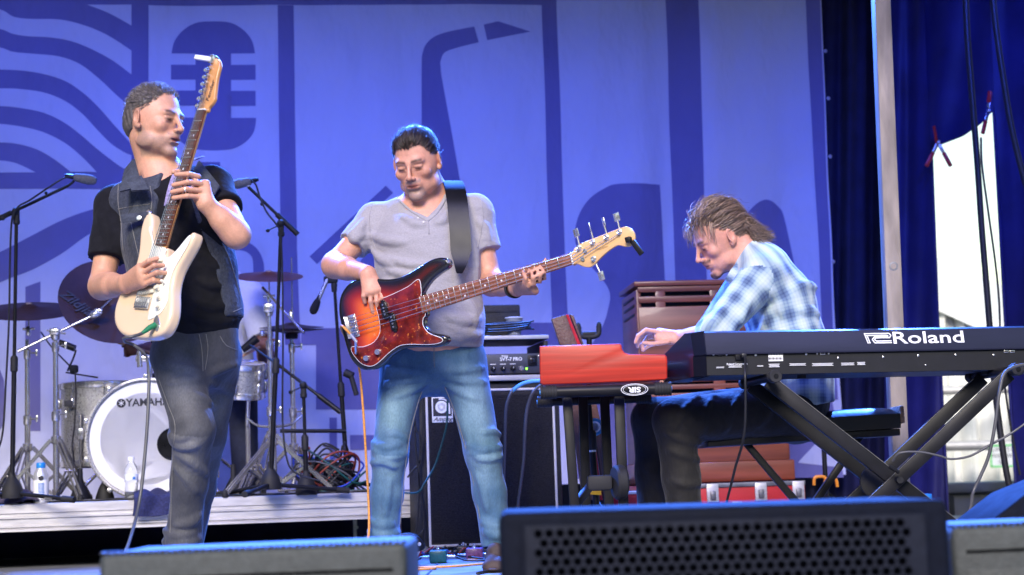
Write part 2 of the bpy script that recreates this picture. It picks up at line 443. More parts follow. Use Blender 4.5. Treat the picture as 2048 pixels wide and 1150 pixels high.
def structure(o): o['kind'] = 'structure'; return o
structure(Geo().box((0, 6.3, -0.05), (16, 10.6, 0.10)).obj('stage_floor', m_floor))
structure(Geo().box((0, 6.3, -0.63), (15.9, 10.5, 1.05)).obj('stage_skirt_wall', m_blackcloth))
structure(Geo().box((0, 120, -1.25), (600, 500, 0.1)).obj('ground', m_ground))
g = Geo(); g.box((0, 7.85, 4.04), (11, 8.1, 0.08))
structure(g.obj('stage_roof', m_roof))
structure(Geo().box((-5.6, 7.6, 1.99), (0.06, 7.8, 4.0)).obj('side_wall_west', m_roof))
structure(Geo().box((5.6, 6.9, 1.99), (0.06, 5.6, 4.0)).obj('side_wall_east', m_roof))
# unseen grassy bank added behind the camera to block low front sky light
m_bank = mat('blocker_grass', (0.05, 0.075, 0.03), 0.9, var=.3, scale=1.5)
P = np.array([[(x, -14 - 1.6 * k - .012 * x * x / 10, -1.2 + 14.0 * (k / 12) ** 1.2 + .4 * math.sin(x * .2 + k)) for x in np.linspace(-70, 70, 40)] for k in range(13)])
structure(Geo().slab(P, 0.3).obj('sky_blocker_bank', m_bank, angle=80))
# seams between the deck sheets of the stage floor
for k in range(9):
    structure(Geo().box((-4 + k * 1.22, 6.2, 0.0015), (0.008, 10.2, 0.003)).obj('floor_seam', m_black_ply))
structure(Geo().box((0, 5.42, 0.0017), (15.8, 0.008, 0.0034)).obj('floor_seam', m_black_ply))

# ---- printed backdrop
BP0 = np.array((0, 10.2, 0)); 
def bfold(x, z):
    a = sstep(0.15, 0.9, x) ; b = sstep(1.35, 2.0, x)
    w = 0.011 * np.sin(x * 17 + 0.8 * np.sin(z * 1.3)) * (0.2 + a) + 0.026 * np.sin(x * 9.3 + 1.3 + 0.35 * z) * (0.15 + a)
    w += 0.007 * b * np.sin(x * 15 + 0.8 * z) + 0.006 * np.sin(x * 6 + z * 5.0) + 0.005 * np.sin(x * 3.1 - z * 7.3 + 1)
    return w
def bpt(px, py, off=0.0):
    p = UP(px, py, BP0, SY); x = np.dot(p - BP0, SX); return x, p[2]
def bworld(x, z, off):
    return BP0 + np.multiply.outer(x, SX) + np.multiply.outer(z, SZ) - np.multiply.outer(bfold(x, z) + off, SY)
banner = thing('printed_backdrop', 'huge blue-lit banner printed with a microphone, saxophone and wave shapes behind the band', 'banner', tuple(BP0))
XR0 = bpt(1636, 0)[0]; ZB = bpt(1200, 966)[1]
gx = np.linspace(-3.6, 2.0, 225); gz = np.linspace(ZB, 4.2, 60)
# the right hem leans with the photograph
xr_of = lambda z: np.interp(z, [bpt(1690, 966)[1], bpt(1662, 560)[1], bpt(1636, 0)[1], 4.3], [bpt(1690, 966)[0], bpt(1662, 560)[0], bpt(1636, 0)[0], bpt(1636, 0)[0] - 0.05])
ZZ, TT = np.meshgrid(gz, np.linspace(0, 1, 225), indexing='ij')
XX = -3.6 + TT * (xr_of(ZZ) + 3.6)
P = bworld(XX.ravel(), ZZ.ravel(), 0.0).reshape(*XX.shape, 3)
Geo().slab(P, 0.003).obj('vinyl_sheet', m_banner, banner, angle=80)

def art(polys, m, off, name):
    g = Geo()
    for poly in polys:
        pts = [bpt(*q) for q in poly]
        bm = bmesh.new(); f = bm.faces.new([bm.verts.new((x, 0, z)) for x, z in pts])
        f.normal_update(); bmesh.ops.triangulate(bm, faces=bm.faces[:], ngon_method='EAR_CLIP')
        xs = [p[0] for p in pts]; zs = [p[1] for p in pts]
        for x in np.arange(math.floor(min(xs) / .05) * .05, max(xs), .05):
            bmesh.ops.bisect_plane(bm, geom=bm.verts[:] + bm.edges[:] + bm.faces[:], plane_co=(x, 0, 0), plane_no=(1, 0, 0))
        for z in np.arange(math.floor(min(zs) / .08) * .08, max(zs), .08):
            bmesh.ops.bisect_plane(bm, geom=bm.verts[:] + bm.edges[:] + bm.faces[:], plane_co=(0, 0, z), plane_no=(0, 0, 1))
        co = np.array([v.co for v in bm.verts]); W = bworld(co[:, 0], co[:, 2], off)
        for v, w in zip(bm.verts, W): v.co = Vector(w)
        g.from_bm(bm)
    return g.obj(name, m, banner, angle=80)
def crv(pts, n=5): return [tuple(p) for p in catmull(pts, n)]
S = 1 / 2.3
def c1(pts, n=4): return crv([(x * S, y * S) for x, y in pts], n)
wave_edges = [  # light bands between dark waves: (upper edge, lower edge)
    ([(-160, 20), (0, 45), (60, 78), (130, 88), (270, 90), (380, 115), (470, 150), (540, 190), (605, 235)], [(605, 345), (520, 280), (430, 230), (330, 190), (230, 172), (130, 168), (60, 158), (0, 135), (-160, 100)]),
    ([(-160, 190), (0, 220), (60, 240), (150, 247), (270, 258), (370, 295), (460, 365), (530, 432), (605, 500)], [(605, 665), (520, 570), (450, 490), (380, 425), (300, 372), (200, 340), (100, 326), (0, 322), (-160, 310)]),
    ([(-160, 400), (0, 408), (80, 410), (200, 425), (300, 465), (380, 525), (450, 600), (510, 660), (570, 700), (605, 715)], [(605, 790), (560, 770), (510, 735), (440, 680), (370, 620), (290, 562), (200, 520), (100, 500), (0, 490), (-160, 488)]),
    ([(-160, 560), (0, 572), (100, 585), (200, 610), (300, 660), (380, 725), (445, 792)], [(325, 792), (250, 735), (170, 690), (80, 665), (0, 658), (-160, 655)]),
    ([(-160, 735), (0, 740), (80, 755), (165, 795)], [(100, 796), (0, 796), (-160, 798)])]
light = [c1(a) + c1(b) for a, b in wave_edges] + [c1([(400, 24), (500, 62), (605, 120)]) + [(605 * S, 24 * S)]]
dark = [
    [(-70, -40), (297, -40), (297, 180), (297, 378), (-70, 378)],
    [(297, -40), (1114, -40), (1114, 9), (297, 11)],
    [(555, 11), (587, 11), (594, 500), (601, 690), (570, 690), (561, 500)],
    [(1084, 9), (1114, 9), (1130, 500), (1138, 680), (1106, 680), (1099, 500)],
    [(1332, -40), (1392, -40), (1411, 560), (1417, 700), (1358, 700), (1352, 500), (1347, 368)],
    # microphone
    crv([(343, 107), (349, 82), (366, 60), (392, 45), (426, 42), (461, 45), (487, 60), (504, 82), (510, 107)]),
    [(391, 107), (462, 107), (462, 130), (511, 130), (511, 160), (462, 160), (462, 182), (511, 182), (511, 212), (462, 212), (462, 236),
     (512, 236)] + crv([(512, 240), (507, 265), (490, 285), (464, 298), (430, 301)]) + crv([(424, 301), (390, 298), (364, 285), (347, 265), (342, 240)]) +
    [(342, 236), (391, 236), (391, 212), (342, 212), (342, 182), (391, 182), (391, 160), (342, 160), (342, 130), (391, 130)],
    [(395, 324), (440, 324), (440, 420), (395, 420)],
    # swoosh and ring at left
    crv([(-60, 530), (0, 504), (63, 471), (125, 440), (188, 418), (260, 405)]) + crv([(260, 445), (185, 465), (125, 506), (63, 540), (0, 565), (-60, 600)]),
    crv([(400, 500), (430, 484), (459, 480), (491, 483), (514, 498), (527, 525), (528, 560)]) + crv([(507, 560), (506, 526), (503, 513), (491, 503), (472, 500), (445, 505), (415, 520)]),
    [(51, 574), (81, 563), (81, 862), (51, 862)],
    # saxophone neck and mouthpiece
    crv([(948, 54), (890, 65), (864, 76), (850, 92), (844, 112)]) + [(843, 260), (845, 470), (940, 470), (920, 363), (883, 148)] + crv([(881, 124), (888, 106), (908, 97), (957, 85)]),
    [(967, 50), (996, 43), (1061, 63), (974, 81)],
    [(619, 513), (771, 372), (786, 386), (634, 528)],
    [(700, 610), (722, 520), (790, 440), (860, 440), (860, 610)],
    [(602, 657), (780, 655), (780, 819), (632, 819), (632, 690), (602, 690)],
    [(659, 835), (674, 835), (674, 930), (659, 930)],
    [(1010, 646), (1140, 645), (1140, 690), (1010, 692)],
    crv([(1322, 368), (1236, 369), (1207, 378), (1177, 399), (1158, 429), (1150, 463), (1153, 492), (1168, 516), (1199, 552), (1214, 572), (1220, 591), (1217, 613), (1206, 649), (1182, 690)]) + [(1170, 760), (1345, 760)],
    crv([(1480, 445), (1494, 426), (1518, 404), (1540, 399), (1560, 412), (1572, 434), (1591, 526)]) + [(1605, 640), (1480, 640)],
    [(1605, -40), (1632, -40), (1658, 560), (1672, 800), (1652, 800), (1637, 560)],
    [(1140, 760), (1600, 760), (1660, 800), (1684, 955), (1140, 958)],
    [(0, 740), (8, 760), (10, 800), (6, 850), (0, 860), (-60, 860), (-60, 740)],
    [(700, 870), (850, 870), (850, 900), (700, 900)],
]
art(dark, m_print, 0.0035, 'printed_shapes')
light += [crv([(1600, 925), (1635, 880), (1652, 830)]) + [(1668, 830), (1676, 935)]]
art(light, m_banner, 0.0065, 'printed_light_bands')
for k in range(4):
    p = [(1645, 106), (1651, 200), (1656, 315), (1661, 525)][k]
    w = bworld(*[np.array([q]) for q in bpt(*p)], 0.004)[0]
    Geo().lathe([(0.011, 0), (0.012, 0.002), (0.006, 0.003), (0.005, 0)], w, -SY, 12).obj('grommet', m_alu, banner)

# ---- curtains and the upright post at the right
def folded(xl, xr, y0, y1, Yf, nx, ny, amp, freq, seed):
    """grid of points for a hanging sheet between pixel columns; Yf(px) is its depth."""
    rr = random.Random(seed); ph = [rr.uniform(0, 6.28) for _ in range(4)]
    P = np.zeros((ny, nx, 3))
    for i, py in enumerate(np.linspace(y0, y1, ny)):
        a, b = (xl(py) if callable(xl) else xl), (xr(py) if callable(xr) else xr)
        for j, t in enumerate(np.linspace(0, 1, nx)):
            px = a + (b - a) * t; yy = Yf(px)
            f = amp * (math.sin(px * freq + ph[0] + 0.6 * math.sin(py * 0.004 + ph[1])) + 0.5 * math.sin(px * freq * 2.3 + ph[2] + py * 0.002) + 0.25 * math.sin(px * freq * .7 + py * 0.013 + ph[3]))
            P[i, j] = U(px, py, yy - f)
    return P
o = Geo().slab(folded(1600, 1790, -150, 1060, lambda p: 10.75, 70, 16, 0.035, 0.085, 3), 0.004).obj('back_curtain', m_blackcloth, angle=80)
o['label'] = 'dark folded drape hanging between banner edge and pale upright post'; o['category'] = 'curtain'
o = Geo().slab(folded(-120, 1610, 900, 1100, lambda p: 10.95, 160, 5, 0.03, 0.03, 4), 0.004).obj('back_curtain', m_blackcloth, angle=80)
o['label'] = 'black drape seen below the bottom hem of the banner'; o['category'] = 'curtain'
YW = lambda p: 10.3 - (p - 1780) * 0.0022
xl = lambda y: np.interp(y, [-150, 300, 620, 960, 1100], [1840, 1862, 1874, 1892, 1898])
xr = lambda y: np.interp(y, [-150, 215, 620, 960, 1100], [1975, 1988, 2010, 2032, 2040])
g = Geo()
g.slab(folded(1770, xl, -150, 1100, YW, 22, 60, 0.022, 0.07, 9), 0.006)
gt = np.zeros((30, 20, 3))
for j, t in enumerate(np.linspace(0, 1, 20)):
    ytop = np.interp(t, [0, .1, .5, .8, .93, 1], [322, 292, 272, 246, 228, 222])
    for i, s_ in enumerate(np.linspace(0, 1, 30)):
        py = -150 + (ytop + 150) * s_; px = xl(py) + (xr(py) - xl(py)) * t
        gt[i, j] = U(px, py, YW(px) - 0.02 * math.sin(px * 0.07 + py * .01) - 0.05 * math.exp(-((1 - s_) / 0.05) ** 2) * math.sin(math.pi * t))
g.slab(gt, 0.006)
g.slab(folded(xr, 2160, -150, 1100, YW, 16, 40, 0.018, 0.06, 12), 0.006)
sc = thing('side_curtain', 'navy blue vinyl side wall with a clamped-open gap to daylight', 'curtain', tuple(U(1900, 1000, 9.9)))
g.obj('vinyl_sheet', m_navy, sc, angle=80)
ed = [U(xl(y) + 1, y, YW(xl(y)) - 0.02) for y in np.linspace(300, 1100, 24)]
Geo().tube(ed, 0.009, 6).obj('hem', m_navy, sc, angle=80)
ed = [U(xr(y) - 1, y, YW(xr(y)) - 0.02) for y in np.linspace(222, 1100, 24)]
Geo().tube(ed, 0.009, 6).obj('hem', m_navy, sc, angle=80)

m_post = mat('weathered_post', (0.25, 0.21, 0.175), 0.6, 0.15, var=0.35, scale=16, stretch=(1, 1, .25), bump=0.2, bscale=40, rvar=0.2, detail=8)
post = thing('upright_post', 'pale scuffed metal upright post standing between dark curtains', 'post', tuple(U(1803, 1085, 7.05)))
a, b = U(1759, -60, 7.05), U(1805, 1085, 7.05)
Geo().bar(a, b, 0.066, 0.080, (0, 1, 0), 0.006).obj('shaft', m_post, post)
pc = a + (b - a) * ((545 + 60) / 1145) + np.array((0, -0.036, 0))
Geo().lathe([(0.019, 0), (0.019, 0.004), (0.011, 0.0045), (0.011, 0.001)], pc, (0, -1, 0), 16).obj('bolt_hole_rim', m_alu_dark, post)
Geo().cyl(pc, pc + V3(0, -0.0035, 0), 0.0105, n=14).obj('bolt', m_alu_dark, post)
for py in (205, 360, 402):
    pc = a + (b - a) * ((py + 60) / 1132) + np.array((0.01, -0.0345, 0))
    Geo().box(pc, (0.02, 0.002, 0.016)).obj('tape_mark', m_blackcloth, post)

# ---- what shows through the gap: white tent, barrier rails, bins
m_tent = mat('tent_fabric', (0.74, 0.75, 0.70), 0.6, var=0.06, scale=1.5, bump=0.2, bscale=4)
m_tent2 = mat('tent_valance', (0.66, 0.68, 0.66), 0.6, var=0.08, scale=2, bump=0.2, bscale=5)
m_grey = mat('grey_plastic', (0.20, 0.21, 0.215), 0.5, var=0.15, scale=6, bump=0.1)
m_dark = mat('dark_plastic', (0.022, 0.022, 0.026), 0.5, var=0.3, scale=10)
tent = thing('white_tent', 'white party tent with sloping roof outside beyond the curtain gap', 'tent', tuple(UZ(1950, 1080, -1.2)))
YT = 19.0
roof = [(1700, 480), (1872, 592), (2010, 652), (2160, 720)]
g = Geo(); A = [U(x, y, YT) for x, y in roof]; Bk = [p + V3(0.6, 3.2, 0.9) for p in A]
g.slab(np.array([[p, (np.array(p) + q) / 2 + V3(0, 0, .06), q] for p, q in zip(A, Bk)]), 0.02); g.obj('roof', m_tent, tent)
g = Geo(); g.slab(np.array([[p + V3(0, -0.01, 0.02), p + V3(0.02 * math.sin(i * 2.1), -.03, -0.17)] for i, p in enumerate(A)]), 0.012); g.obj('valance', m_tent2, tent)
g = Geo(); W = []
for i, px in enumerate(np.linspace(1800, 2130, 50)):
    zt = U(px, np.interp(px, [q[0] for q in roof], [q[1] for q in roof]), YT)
    off = 0.06 * math.sin(i * 0.9) + 0.03 * math.sin(i * 2.3)
    W.append([V3(zt[0], YT + 0.1 + off, zt[2] + 0.01), V3(zt[0], YT + 0.12 + off * 1.3, 0.6), V3(zt[0], YT + 0.14 + off * 1.8, -1.2)])
g.slab(np.array(W), 0.01); g.obj('side_wall', m_tent, tent, angle=80)
rail = thing('barrier_rail', 'pale horizontal barrier rails crossing behind the curtain gap', 'barrier', tuple(UZ(1950, 1100, -1.2)))
for (y, r) in ((779, 0.046), (890, 0.053)):
    Geo().cyl(U(1780, y + 5, 18.5), U(2150, y - 4, 18.5), r, n=12).obj('rail', m_alu, rail)
for x in (1760, 2170):
    p = U(x, 779, 18.5); Geo().cyl((p[0], 18.55, -1.2), (p[0], 18.55, p[2] + .05), 0.05, n=10).obj('rail_post', m_alu, rail)
sign = thing('taped_notice', 'white paper notice edged with bright green tape on the barrier', 'sign', tuple(U(2006, 930, 18.3)))
m_paper = mat('paper', (0.80, 0.82, 0.80), 0.8, var=0.04, scale=8)
m_green = mat('green_tape', (0.08, 0.62, 0.12), 0.5, var=0.1, scale=20)
m_ink = mat('black_ink', (0.03, 0.03, 0.035), 0.7, var=0.2, scale=30)
c = [U(1981, 893, 18.3), U(2029, 889, 18.3), U(2030, 931, 18.3), U(1982, 934, 18.3)]
cx = sum(c) / 4; wx = np.linalg.norm(c[1] - c[0]); wz = np.linalg.norm(c[2] - c[1])
Geo().box(cx, (wx, 0.006, wz)).obj('paper_sheet', m_paper, sign)
for dx, dz, sx, sz in ((-wx / 2, 0, .018, wz + .018), (wx / 2, 0, .018, wz + .018), (0, -wz / 2, wx, .018), (0, wz / 2, wx, .018)):
    Geo().box(cx + V3(dx, -0.006, dz), (sx, 0.003, sz)).obj('tape_strip', m_green, sign)
for i, t in enumerate(('ALWAYS IN', 'FIVE HERE', 'SAY')):
    text_geo(t, mat4(cx + V3(0, -0.006, .065 - i * .065), (1, 0, 0), (0, 0, 1), (0, -1, 0)), 0.055, 0.001).obj('lettering', m_ink, sign)
crate = thing('grey_crate', 'low grey plastic road crate standing outside below the tent', 'crate', tuple(U(1950, 1060, 12.2)))
p0, p1 = U(1896, 968, 12.2), U(2070, 968, 12.2)
zt = U(1950, 966, 12.2)[2]; zb = -1.2
Geo().box(((p0[0] + p1[0]) / 2, 12.5, (zt + zb) / 2 - .02), (p1[0] - p0[0], 0.6, zt - zb - .04), bevel=0.02).obj('body', m_grey, crate)
Geo().box(((p0[0] + p1[0]) / 2, 12.48, zt - .03), (p1[0] - p0[0] + .05, 0.68, 0.07), bevel=0.015).obj('lid', m_grey, crate)
Geo().box((p0[0] - .05, 12.3, zt - .3), (.16, .3, .45), bevel=0.02).obj('latch_housing', m_dark, crate)

# ---- drum riser
RZ = 0.29
RC = UZ(820, 983, RZ)                    # right front corner of the deck top
riser = thing('drum_riser', 'low drum riser with ribbed silver aluminium edge and black deck', 'riser', (RC[0] - 1.5, RC[1] + 1, 0))
Lr, Dr = 3.3, 2.35
def rp(x, y, z): return RC + SX * x + SY * y + np.array((0, 0, z))
Geo().box(rp(-Lr / 2, Dr / 2, -0.012), (Lr - .02, Dr - .02, 0.022), (SX, SY, SZ)).obj('deck', m_black_ply, riser)
prof = [(0, 0.002), (-.004, 0.004), (-.012, 0), (-.012, -.038), (-.004, -.042), (-.004, -.052), (-.016, -.054), (-.016, -.062), (-.006, -.066), (-.006, -.092), (-.014, -.096), (-.014, -.102), (-.006, -.105), (-.018, -.112), (-.018, -.122), (.03, -.122), (.03, -.02), (0, -0.01)]
g = Geo(); n = len(prof)
vs = [rp(x, y, z) for x in (-Lr, 0.004) for y, z in prof]
g.add(vs, [(k, (k + 1) % n, n + (k + 1) % n, n + k) for k in range(n)] + [tuple(range(n)), tuple(range(2 * n - 1, n - 1, -1))]); g.obj('front_edge', m_alu, riser, angle=25)
g = Geo(); vs = [RC + SX * (-y + .001) + SY * x + np.array((0, 0, z)) for x in (0.03, Dr) for y, z in prof]
g.add(vs, [(k, (k + 1) % n, n + (k + 1) % n, n + k) for k in range(n)] + [tuple(range(n)), tuple(range(2 * n - 1, n - 1, -1))]); g.obj('side_edge', m_alu, riser, angle=25)
for x in (-.06, -3.1):
    for y in (.09, Dr - .1):
        Geo().lathe([(.026, -.12), (.026, -.205), (.034, -.208), (.034, -.222), (.024, -.224), (.024, -RZ)], rp(x, y, 0), SZ, 16).obj('leg', m_alu, riser)
hl = UZ(533, 1001, RZ - .02)
Geo().box(hl + V3(0, -.004, 0) - SY * .012, (.085, .006, .016), (SX, SY, SZ), .003).obj('latch_slot', m_dark, riser)
Geo().box(hl - SY * .017, (.03, .006, .007), (SX, SY, SZ), .002).obj('latch_slot', m_alu, riser)
Geo().box(rp(-Lr / 2, Dr * .55, -.2), (Lr - .3, .02, .17), (SX, SY, SZ)).obj('underdeck_shade_sheet', m_blackcloth, riser)  # black sheet added to stand for the shade in the hollow under the deck
# ------------------------------------------------------------------ stage gear: materials shared by instruments and stands
m_blk = mat('black_powder_coat', (0.0085, 0.0085, 0.011), 0.45, 0.0, var=0.35, scale=14, bump=0.05, rvar=0.15, spec=.25)
m_blkgloss = mat('black_gloss', (0.012, 0.012, 0.014), 0.2, var=0.3, scale=12, rvar=0.08)
m_rub = mat('black_rubber', (0.011, 0.011, 0.013), 0.7, var=0.3, scale=18)
m_chr = mat('chrome', (0.66, 0.64, 0.62), 0.2, 0.82, var=0.1, scale=14, rvar=0.08)
m_foam = mat('grey_foam', (0.14, 0.14, 0.16), 0.95, var=0.2, scale=120, bump=0.5, bscale=260)
m_foamb = mat('black_foam', (0.012, 0.012, 0.014), 0.95, var=0.3, scale=120, bump=0.5, bscale=260)
m_cab = mat('cable_black', (0.014, 0.014, 0.016), 0.45, var=0.2, scale=10)
m_cabg = mat('cable_grey', (0.075, 0.075, 0.08), 0.4, var=0.15, scale=10)
m_caborange = mat('cable_orange_braid', (0.62, 0.26, 0.05), 0.6, var=0.35, scale=160)
m_cabgreen = mat('cable_green', (0.008, 0.06, 0.06), 0.45, var=0.2, scale=10)
m_cabblue = mat('cable_blue', (0.02, 0.05, 0.35), 0.45, var=0.2, scale=10)
m_cabred = mat('cable_red', (0.22, 0.035, 0.02), 0.45, var=0.2, scale=10)
m_white = mat('white_paint', (0.78, 0.78, 0.78), 0.5, var=0.04, scale=10)
m_silver = mat('satin_nickel', (0.60, 0.59, 0.57), 0.28, 0.9, var=0.1, scale=20)

# ---------------- drum kit (stands on the riser)
YK = 8.42
m_spark = mat('silver_sparkle', (0.36, 0.355, 0.34), 0.30, 0.55, var=0.55, scale=260, bump=0.35, bscale=300, rvar=0.2, coat=0.6)
m_head = mat('coated_drum_head', (0.82, 0.82, 0.82), 0.55, var=0.03, scale=6, rvar=0.08)
m_headrim = mat('drum_head_muffle_ring', (0.80, 0.80, 0.81), 0.5, var=0.03, scale=6)
m_bronze = mat('dark_bronze', (0.050, 0.024, 0.011), 0.45, 0.35, var=0.3, scale=8, bump=0.12, bscale=40, rvar=0.12)
m_bronze2 = mat('cymbal_lathed_bronze', (0.20, 0.075, 0.045), 0.42, 0.45, var=0.25, scale=10, bump=0.1, bscale=50, rvar=0.12)

def hoop(r, c, ax, w, t, m, name, parent):
    return Geo().lathe([(r, -w / 2), (r + t, -w / 2), (r + t, w / 2), (r, w / 2), (r, -w / 2)], c, ax, 40).obj(name, m, parent, angle=40)
def lug(g, p, out, axis, l=0.05):
    x = nrm(axis); o = nrm(out); g.box(p + o * .010, (l, .018, .02), (x, np.cross(o, x), o), .006); g.cyl(p + o * .012 - x * l * .9, p + o * .012 + x * l * .9, .0035, n=8)
# bass drum
bd_c = U(293, 868, YK); bd_c[2] = RZ + .293
bd = thing('bass_drum', 'bass drum with large white front head and silver sparkle shell', 'drum', (bd_c[0], bd_c[1], RZ))
ax = nrm((0.05, -1, 0.0)); rb = .278; Db = .40
Geo().lathe([(rb - .004, -.01), (rb, -.01), (rb, -Db), (rb - .004, -Db), (rb - .004, -.01)], bd_c, ax, 48).obj('shell', m_spark, bd)
hd = Geo().lathe([(0, .001), (rb - .06, .001), (rb - .008, .0005), (rb - .002, -.006)], bd_c, ax, 48).obj('front_head', m_head, bd)
Geo().lathe([(rb - .058, .0022), (rb - .012, .0022), (rb - .012, .0012), (rb - .058, .0012), (rb - .058, .0022)], bd_c, ax, 48).obj('muffle_ring', m_headrim, hd)
Geo().lathe([(rb - .004, -.02), (rb + .012, -.02), (rb + .012, .014), (rb + .004, .016), (rb - .004, .012), (rb - .004, -.02)], bd_c, ax, 48).obj('hoop', m_spark, bd, angle=30)
Geo().lathe([(rb + .0125, -.006), (rb + .014, -.004), (rb + .014, .004), (rb + .0125, .006), (rb + .0125, -.006)], bd_c, ax, 48).obj('hoop_inlay', m_chr, bd)
bx, by, bz = frame(ax, (1, 0, 0)); 
for k in range(10):
    a_ = 2 * math.pi * (k + .5) / 10; o_ = bx * math.cos(a_) + by * math.sin(a_); p = bd_c + o_ * (rb + .004)
    g = Geo(); g.box(p + o_ * .016 + ax * .006, (.024, .03, .02), (np.cross(o_, ax), ax, o_), .005); g.cyl(p + o_ * .018 + ax * .03, p + o_ * .018 - ax * .09, .004, n=8)
    g.box(p + o_ * .004 - ax * .11, (.02, .05, .022), (np.cross(o_, ax), ax, o_), .006); g.obj('claw_hook', m_chr, bd)
hp = bd_c + bx * (.015) + ax * -.006
hole = bd_c + bx * .128 + V3(0, 0, -.03) + ax * .004
Geo().lathe([(0, .0), (.070, 0), (.073, .003), (.077, .003), (.079, 0)], hole, ax, 32).obj('port_hole', m_blkgloss, bd)
up = V3(0, 0, 1); tx = bx if bx[0] > 0 else -bx
TM = mat4(bd_c + tx * -.006 + up * .175 + ax * .0035, tx, up, ax)
text_geo('YAMAHA', mat4(bd_c + tx * .008 + up * .172 + ax * .004, tx, up, ax), .050, .0008, .0012, sx=1.0).obj('lettering', m_ink, hd)
lg = bd_c + tx * -.118 + up * .172 + ax * .004
g = Geo(); g.lathe([(.0215, 0), (.0215, .0006), (.0185, .0006), (.0185, 0)], lg, ax, 24)
g.lathe([(0, .0003), (.0165, .0003)], lg, ax, 24)
g.obj('emblem', m_ink, hd)
g = Geo()
for k in range(3):
    a_ = math.pi * k / 3 + math.pi / 2; d_ = tx * math.cos(a_) + up * math.sin(a_); g.bar(lg - d_ * .014 + ax * .0012, lg + d_ * .014 + ax * .0012, .0028, .0006, ax)
g.obj('emblem_star', m_white, hd)
for sgn in (-1, 1):
    p = bd_c + tx * sgn * .235 + up * -.14 - ax * .10; q = np.array((p[0] + sgn * .12, p[1] - .12, RZ + .012))
    g = Geo(); g.cyl(p, q, .009, n=10); g.cyl(q, q + (q - p) * .03, .012, .007, n=10); g.obj('spur', m_chr, bd)
g = Geo(); g.cyl(bd_c + up * .27 - ax * .12, bd_c + up * .40 - ax * .12, .014, n=14); g.box(bd_c + up * .28 - ax * .12, (.05, .05, .03), bevel=.008); g.obj('tom_mount', m_chr, bd)
g = Geo(); g.cyl(bd_c + up * .35 - ax * .10 + tx * -.045, bd_c + up * .43 - ax * .10 + tx * -.045, .0135, n=14); g.box(bd_c + up * .39 - ax * .11 + tx * -.03, (.07, .03, .03), bevel=.006); g.obj('tom_bracket', m_chr, bd)

def drum(name, label, c, r, h, axis=(0, 0, 1), nl=8, legs=0, badge=None, grp=None):
    t = thing(name, label, 'drum', (c[0], c[1], RZ))
    A = nrm(axis); x, y, z = frame(A)
    Geo().lathe([(r - .005, -h / 2), (r, -h / 2), (r, h / 2), (r - .005, h / 2), (r - .005, -h / 2)], c, A, 44).obj('shell', m_spark, t)
    for s_ in (1, -1):
        Geo().lathe([(r - .003, s_ * (h / 2 - .018)), (r + .004, s_ * (h / 2 - .02)), (r + .007, s_ * (h / 2 - .01)), (r + .006, s_ * (h / 2 + .010)), (r + .001, s_ * (h / 2 + .014)), (r - .003, s_ * (h / 2 + .008)), (r - .003, s_ * (h / 2 - .018))], c, A, 44).obj('hoop', m_chr, t, angle=30)
        Geo().lathe([(0, s_ * (h / 2 + .003)), (r - .004, s_ * (h / 2 + .003))], c, A, 40).obj('drum_head', m_head, t)
    for k in range(nl):
        a_ = 2 * math.pi * (k + .35) / nl; o_ = x * math.cos(a_) + y * math.sin(a_)
        for s_ in (1, -1):
            g = Geo(); g.lathe([(.006, -.028), (.011, -.018), (.013, 0), (.011, .018), (.006, .028)], c + o_ * (r + .010) + A * s_ * (h / 2 - .09 if h > .25 else .032), A, 10)
            g.cyl(c + o_ * (r + .011) + A * s_ * (h / 2 - .07 if h > .25 else .03), c + o_ * (r + .011) + A * s_ * (h / 2 + .012), .0035, n=8); g.obj('lug', m_chr, t)
    for k in range(legs):
        a_ = 2 * math.pi * (k + .12) / legs; o_ = x * math.cos(a_) + y * math.sin(a_); p = c + o_ * (r + .02)
        g = Geo(); g.cyl((p[0], p[1], c[2] + .05), (p[0], p[1], RZ + .03), .0075, n=10); g.box((p[0] - o_[0] * .006, p[1] - o_[1] * .006, c[2] - .05), (.03, .03, .06), bevel=.006); g.obj('leg', m_chr, t)
        Geo().lathe([(.014, 0), (.014, .025), (.008, .04)], (p[0], p[1], RZ + .001), SZ, 12).obj('rubber_foot', m_rub, t)
    return t
ft_c = U(205, 822, 8.95); ft_c[2] = RZ + .385
ft = drum('floor_tom', 'tall silver sparkle floor tom standing left of the bass drum', ft_c, .205, .40, nl=8, legs=3)
p = U(137, 807, 8.74); Geo().box(p, (.042, .003, .03), bevel=.001).obj('badge', m_ink, ft)
sn_c = U(486, 760, 8.72)
sn = drum('rack_tom', 'small chrome-fitted silver tom partly hidden behind the guitarist', sn_c, .105, .15, (0.1, -.18, 1), nl=6)
g = Geo(); g.tube(catmull([sn_c + V3(0.02, .03, -.1), sn_c + V3(0.01, .05, -.22), (sn_c[0] + .01, sn_c[1] + .06, RZ + .35)], 4), .011, 10)
g.cyl((sn_c[0] + .01, sn_c[1] + .06, RZ + .36), (sn_c[0] + .01, sn_c[1] + .06, RZ + .05), .012, n=10)
for k in range(3):
    a_ = k * 2.09 + .4; g.cyl((sn_c[0] + .01, sn_c[1] + .06, RZ + .15), (sn_c[0] + .01 + .2 * math.cos(a_), sn_c[1] + .06 + .2 * math.sin(a_), RZ + .012), .008, n=8)
g.obj('stand', m_chr, sn)

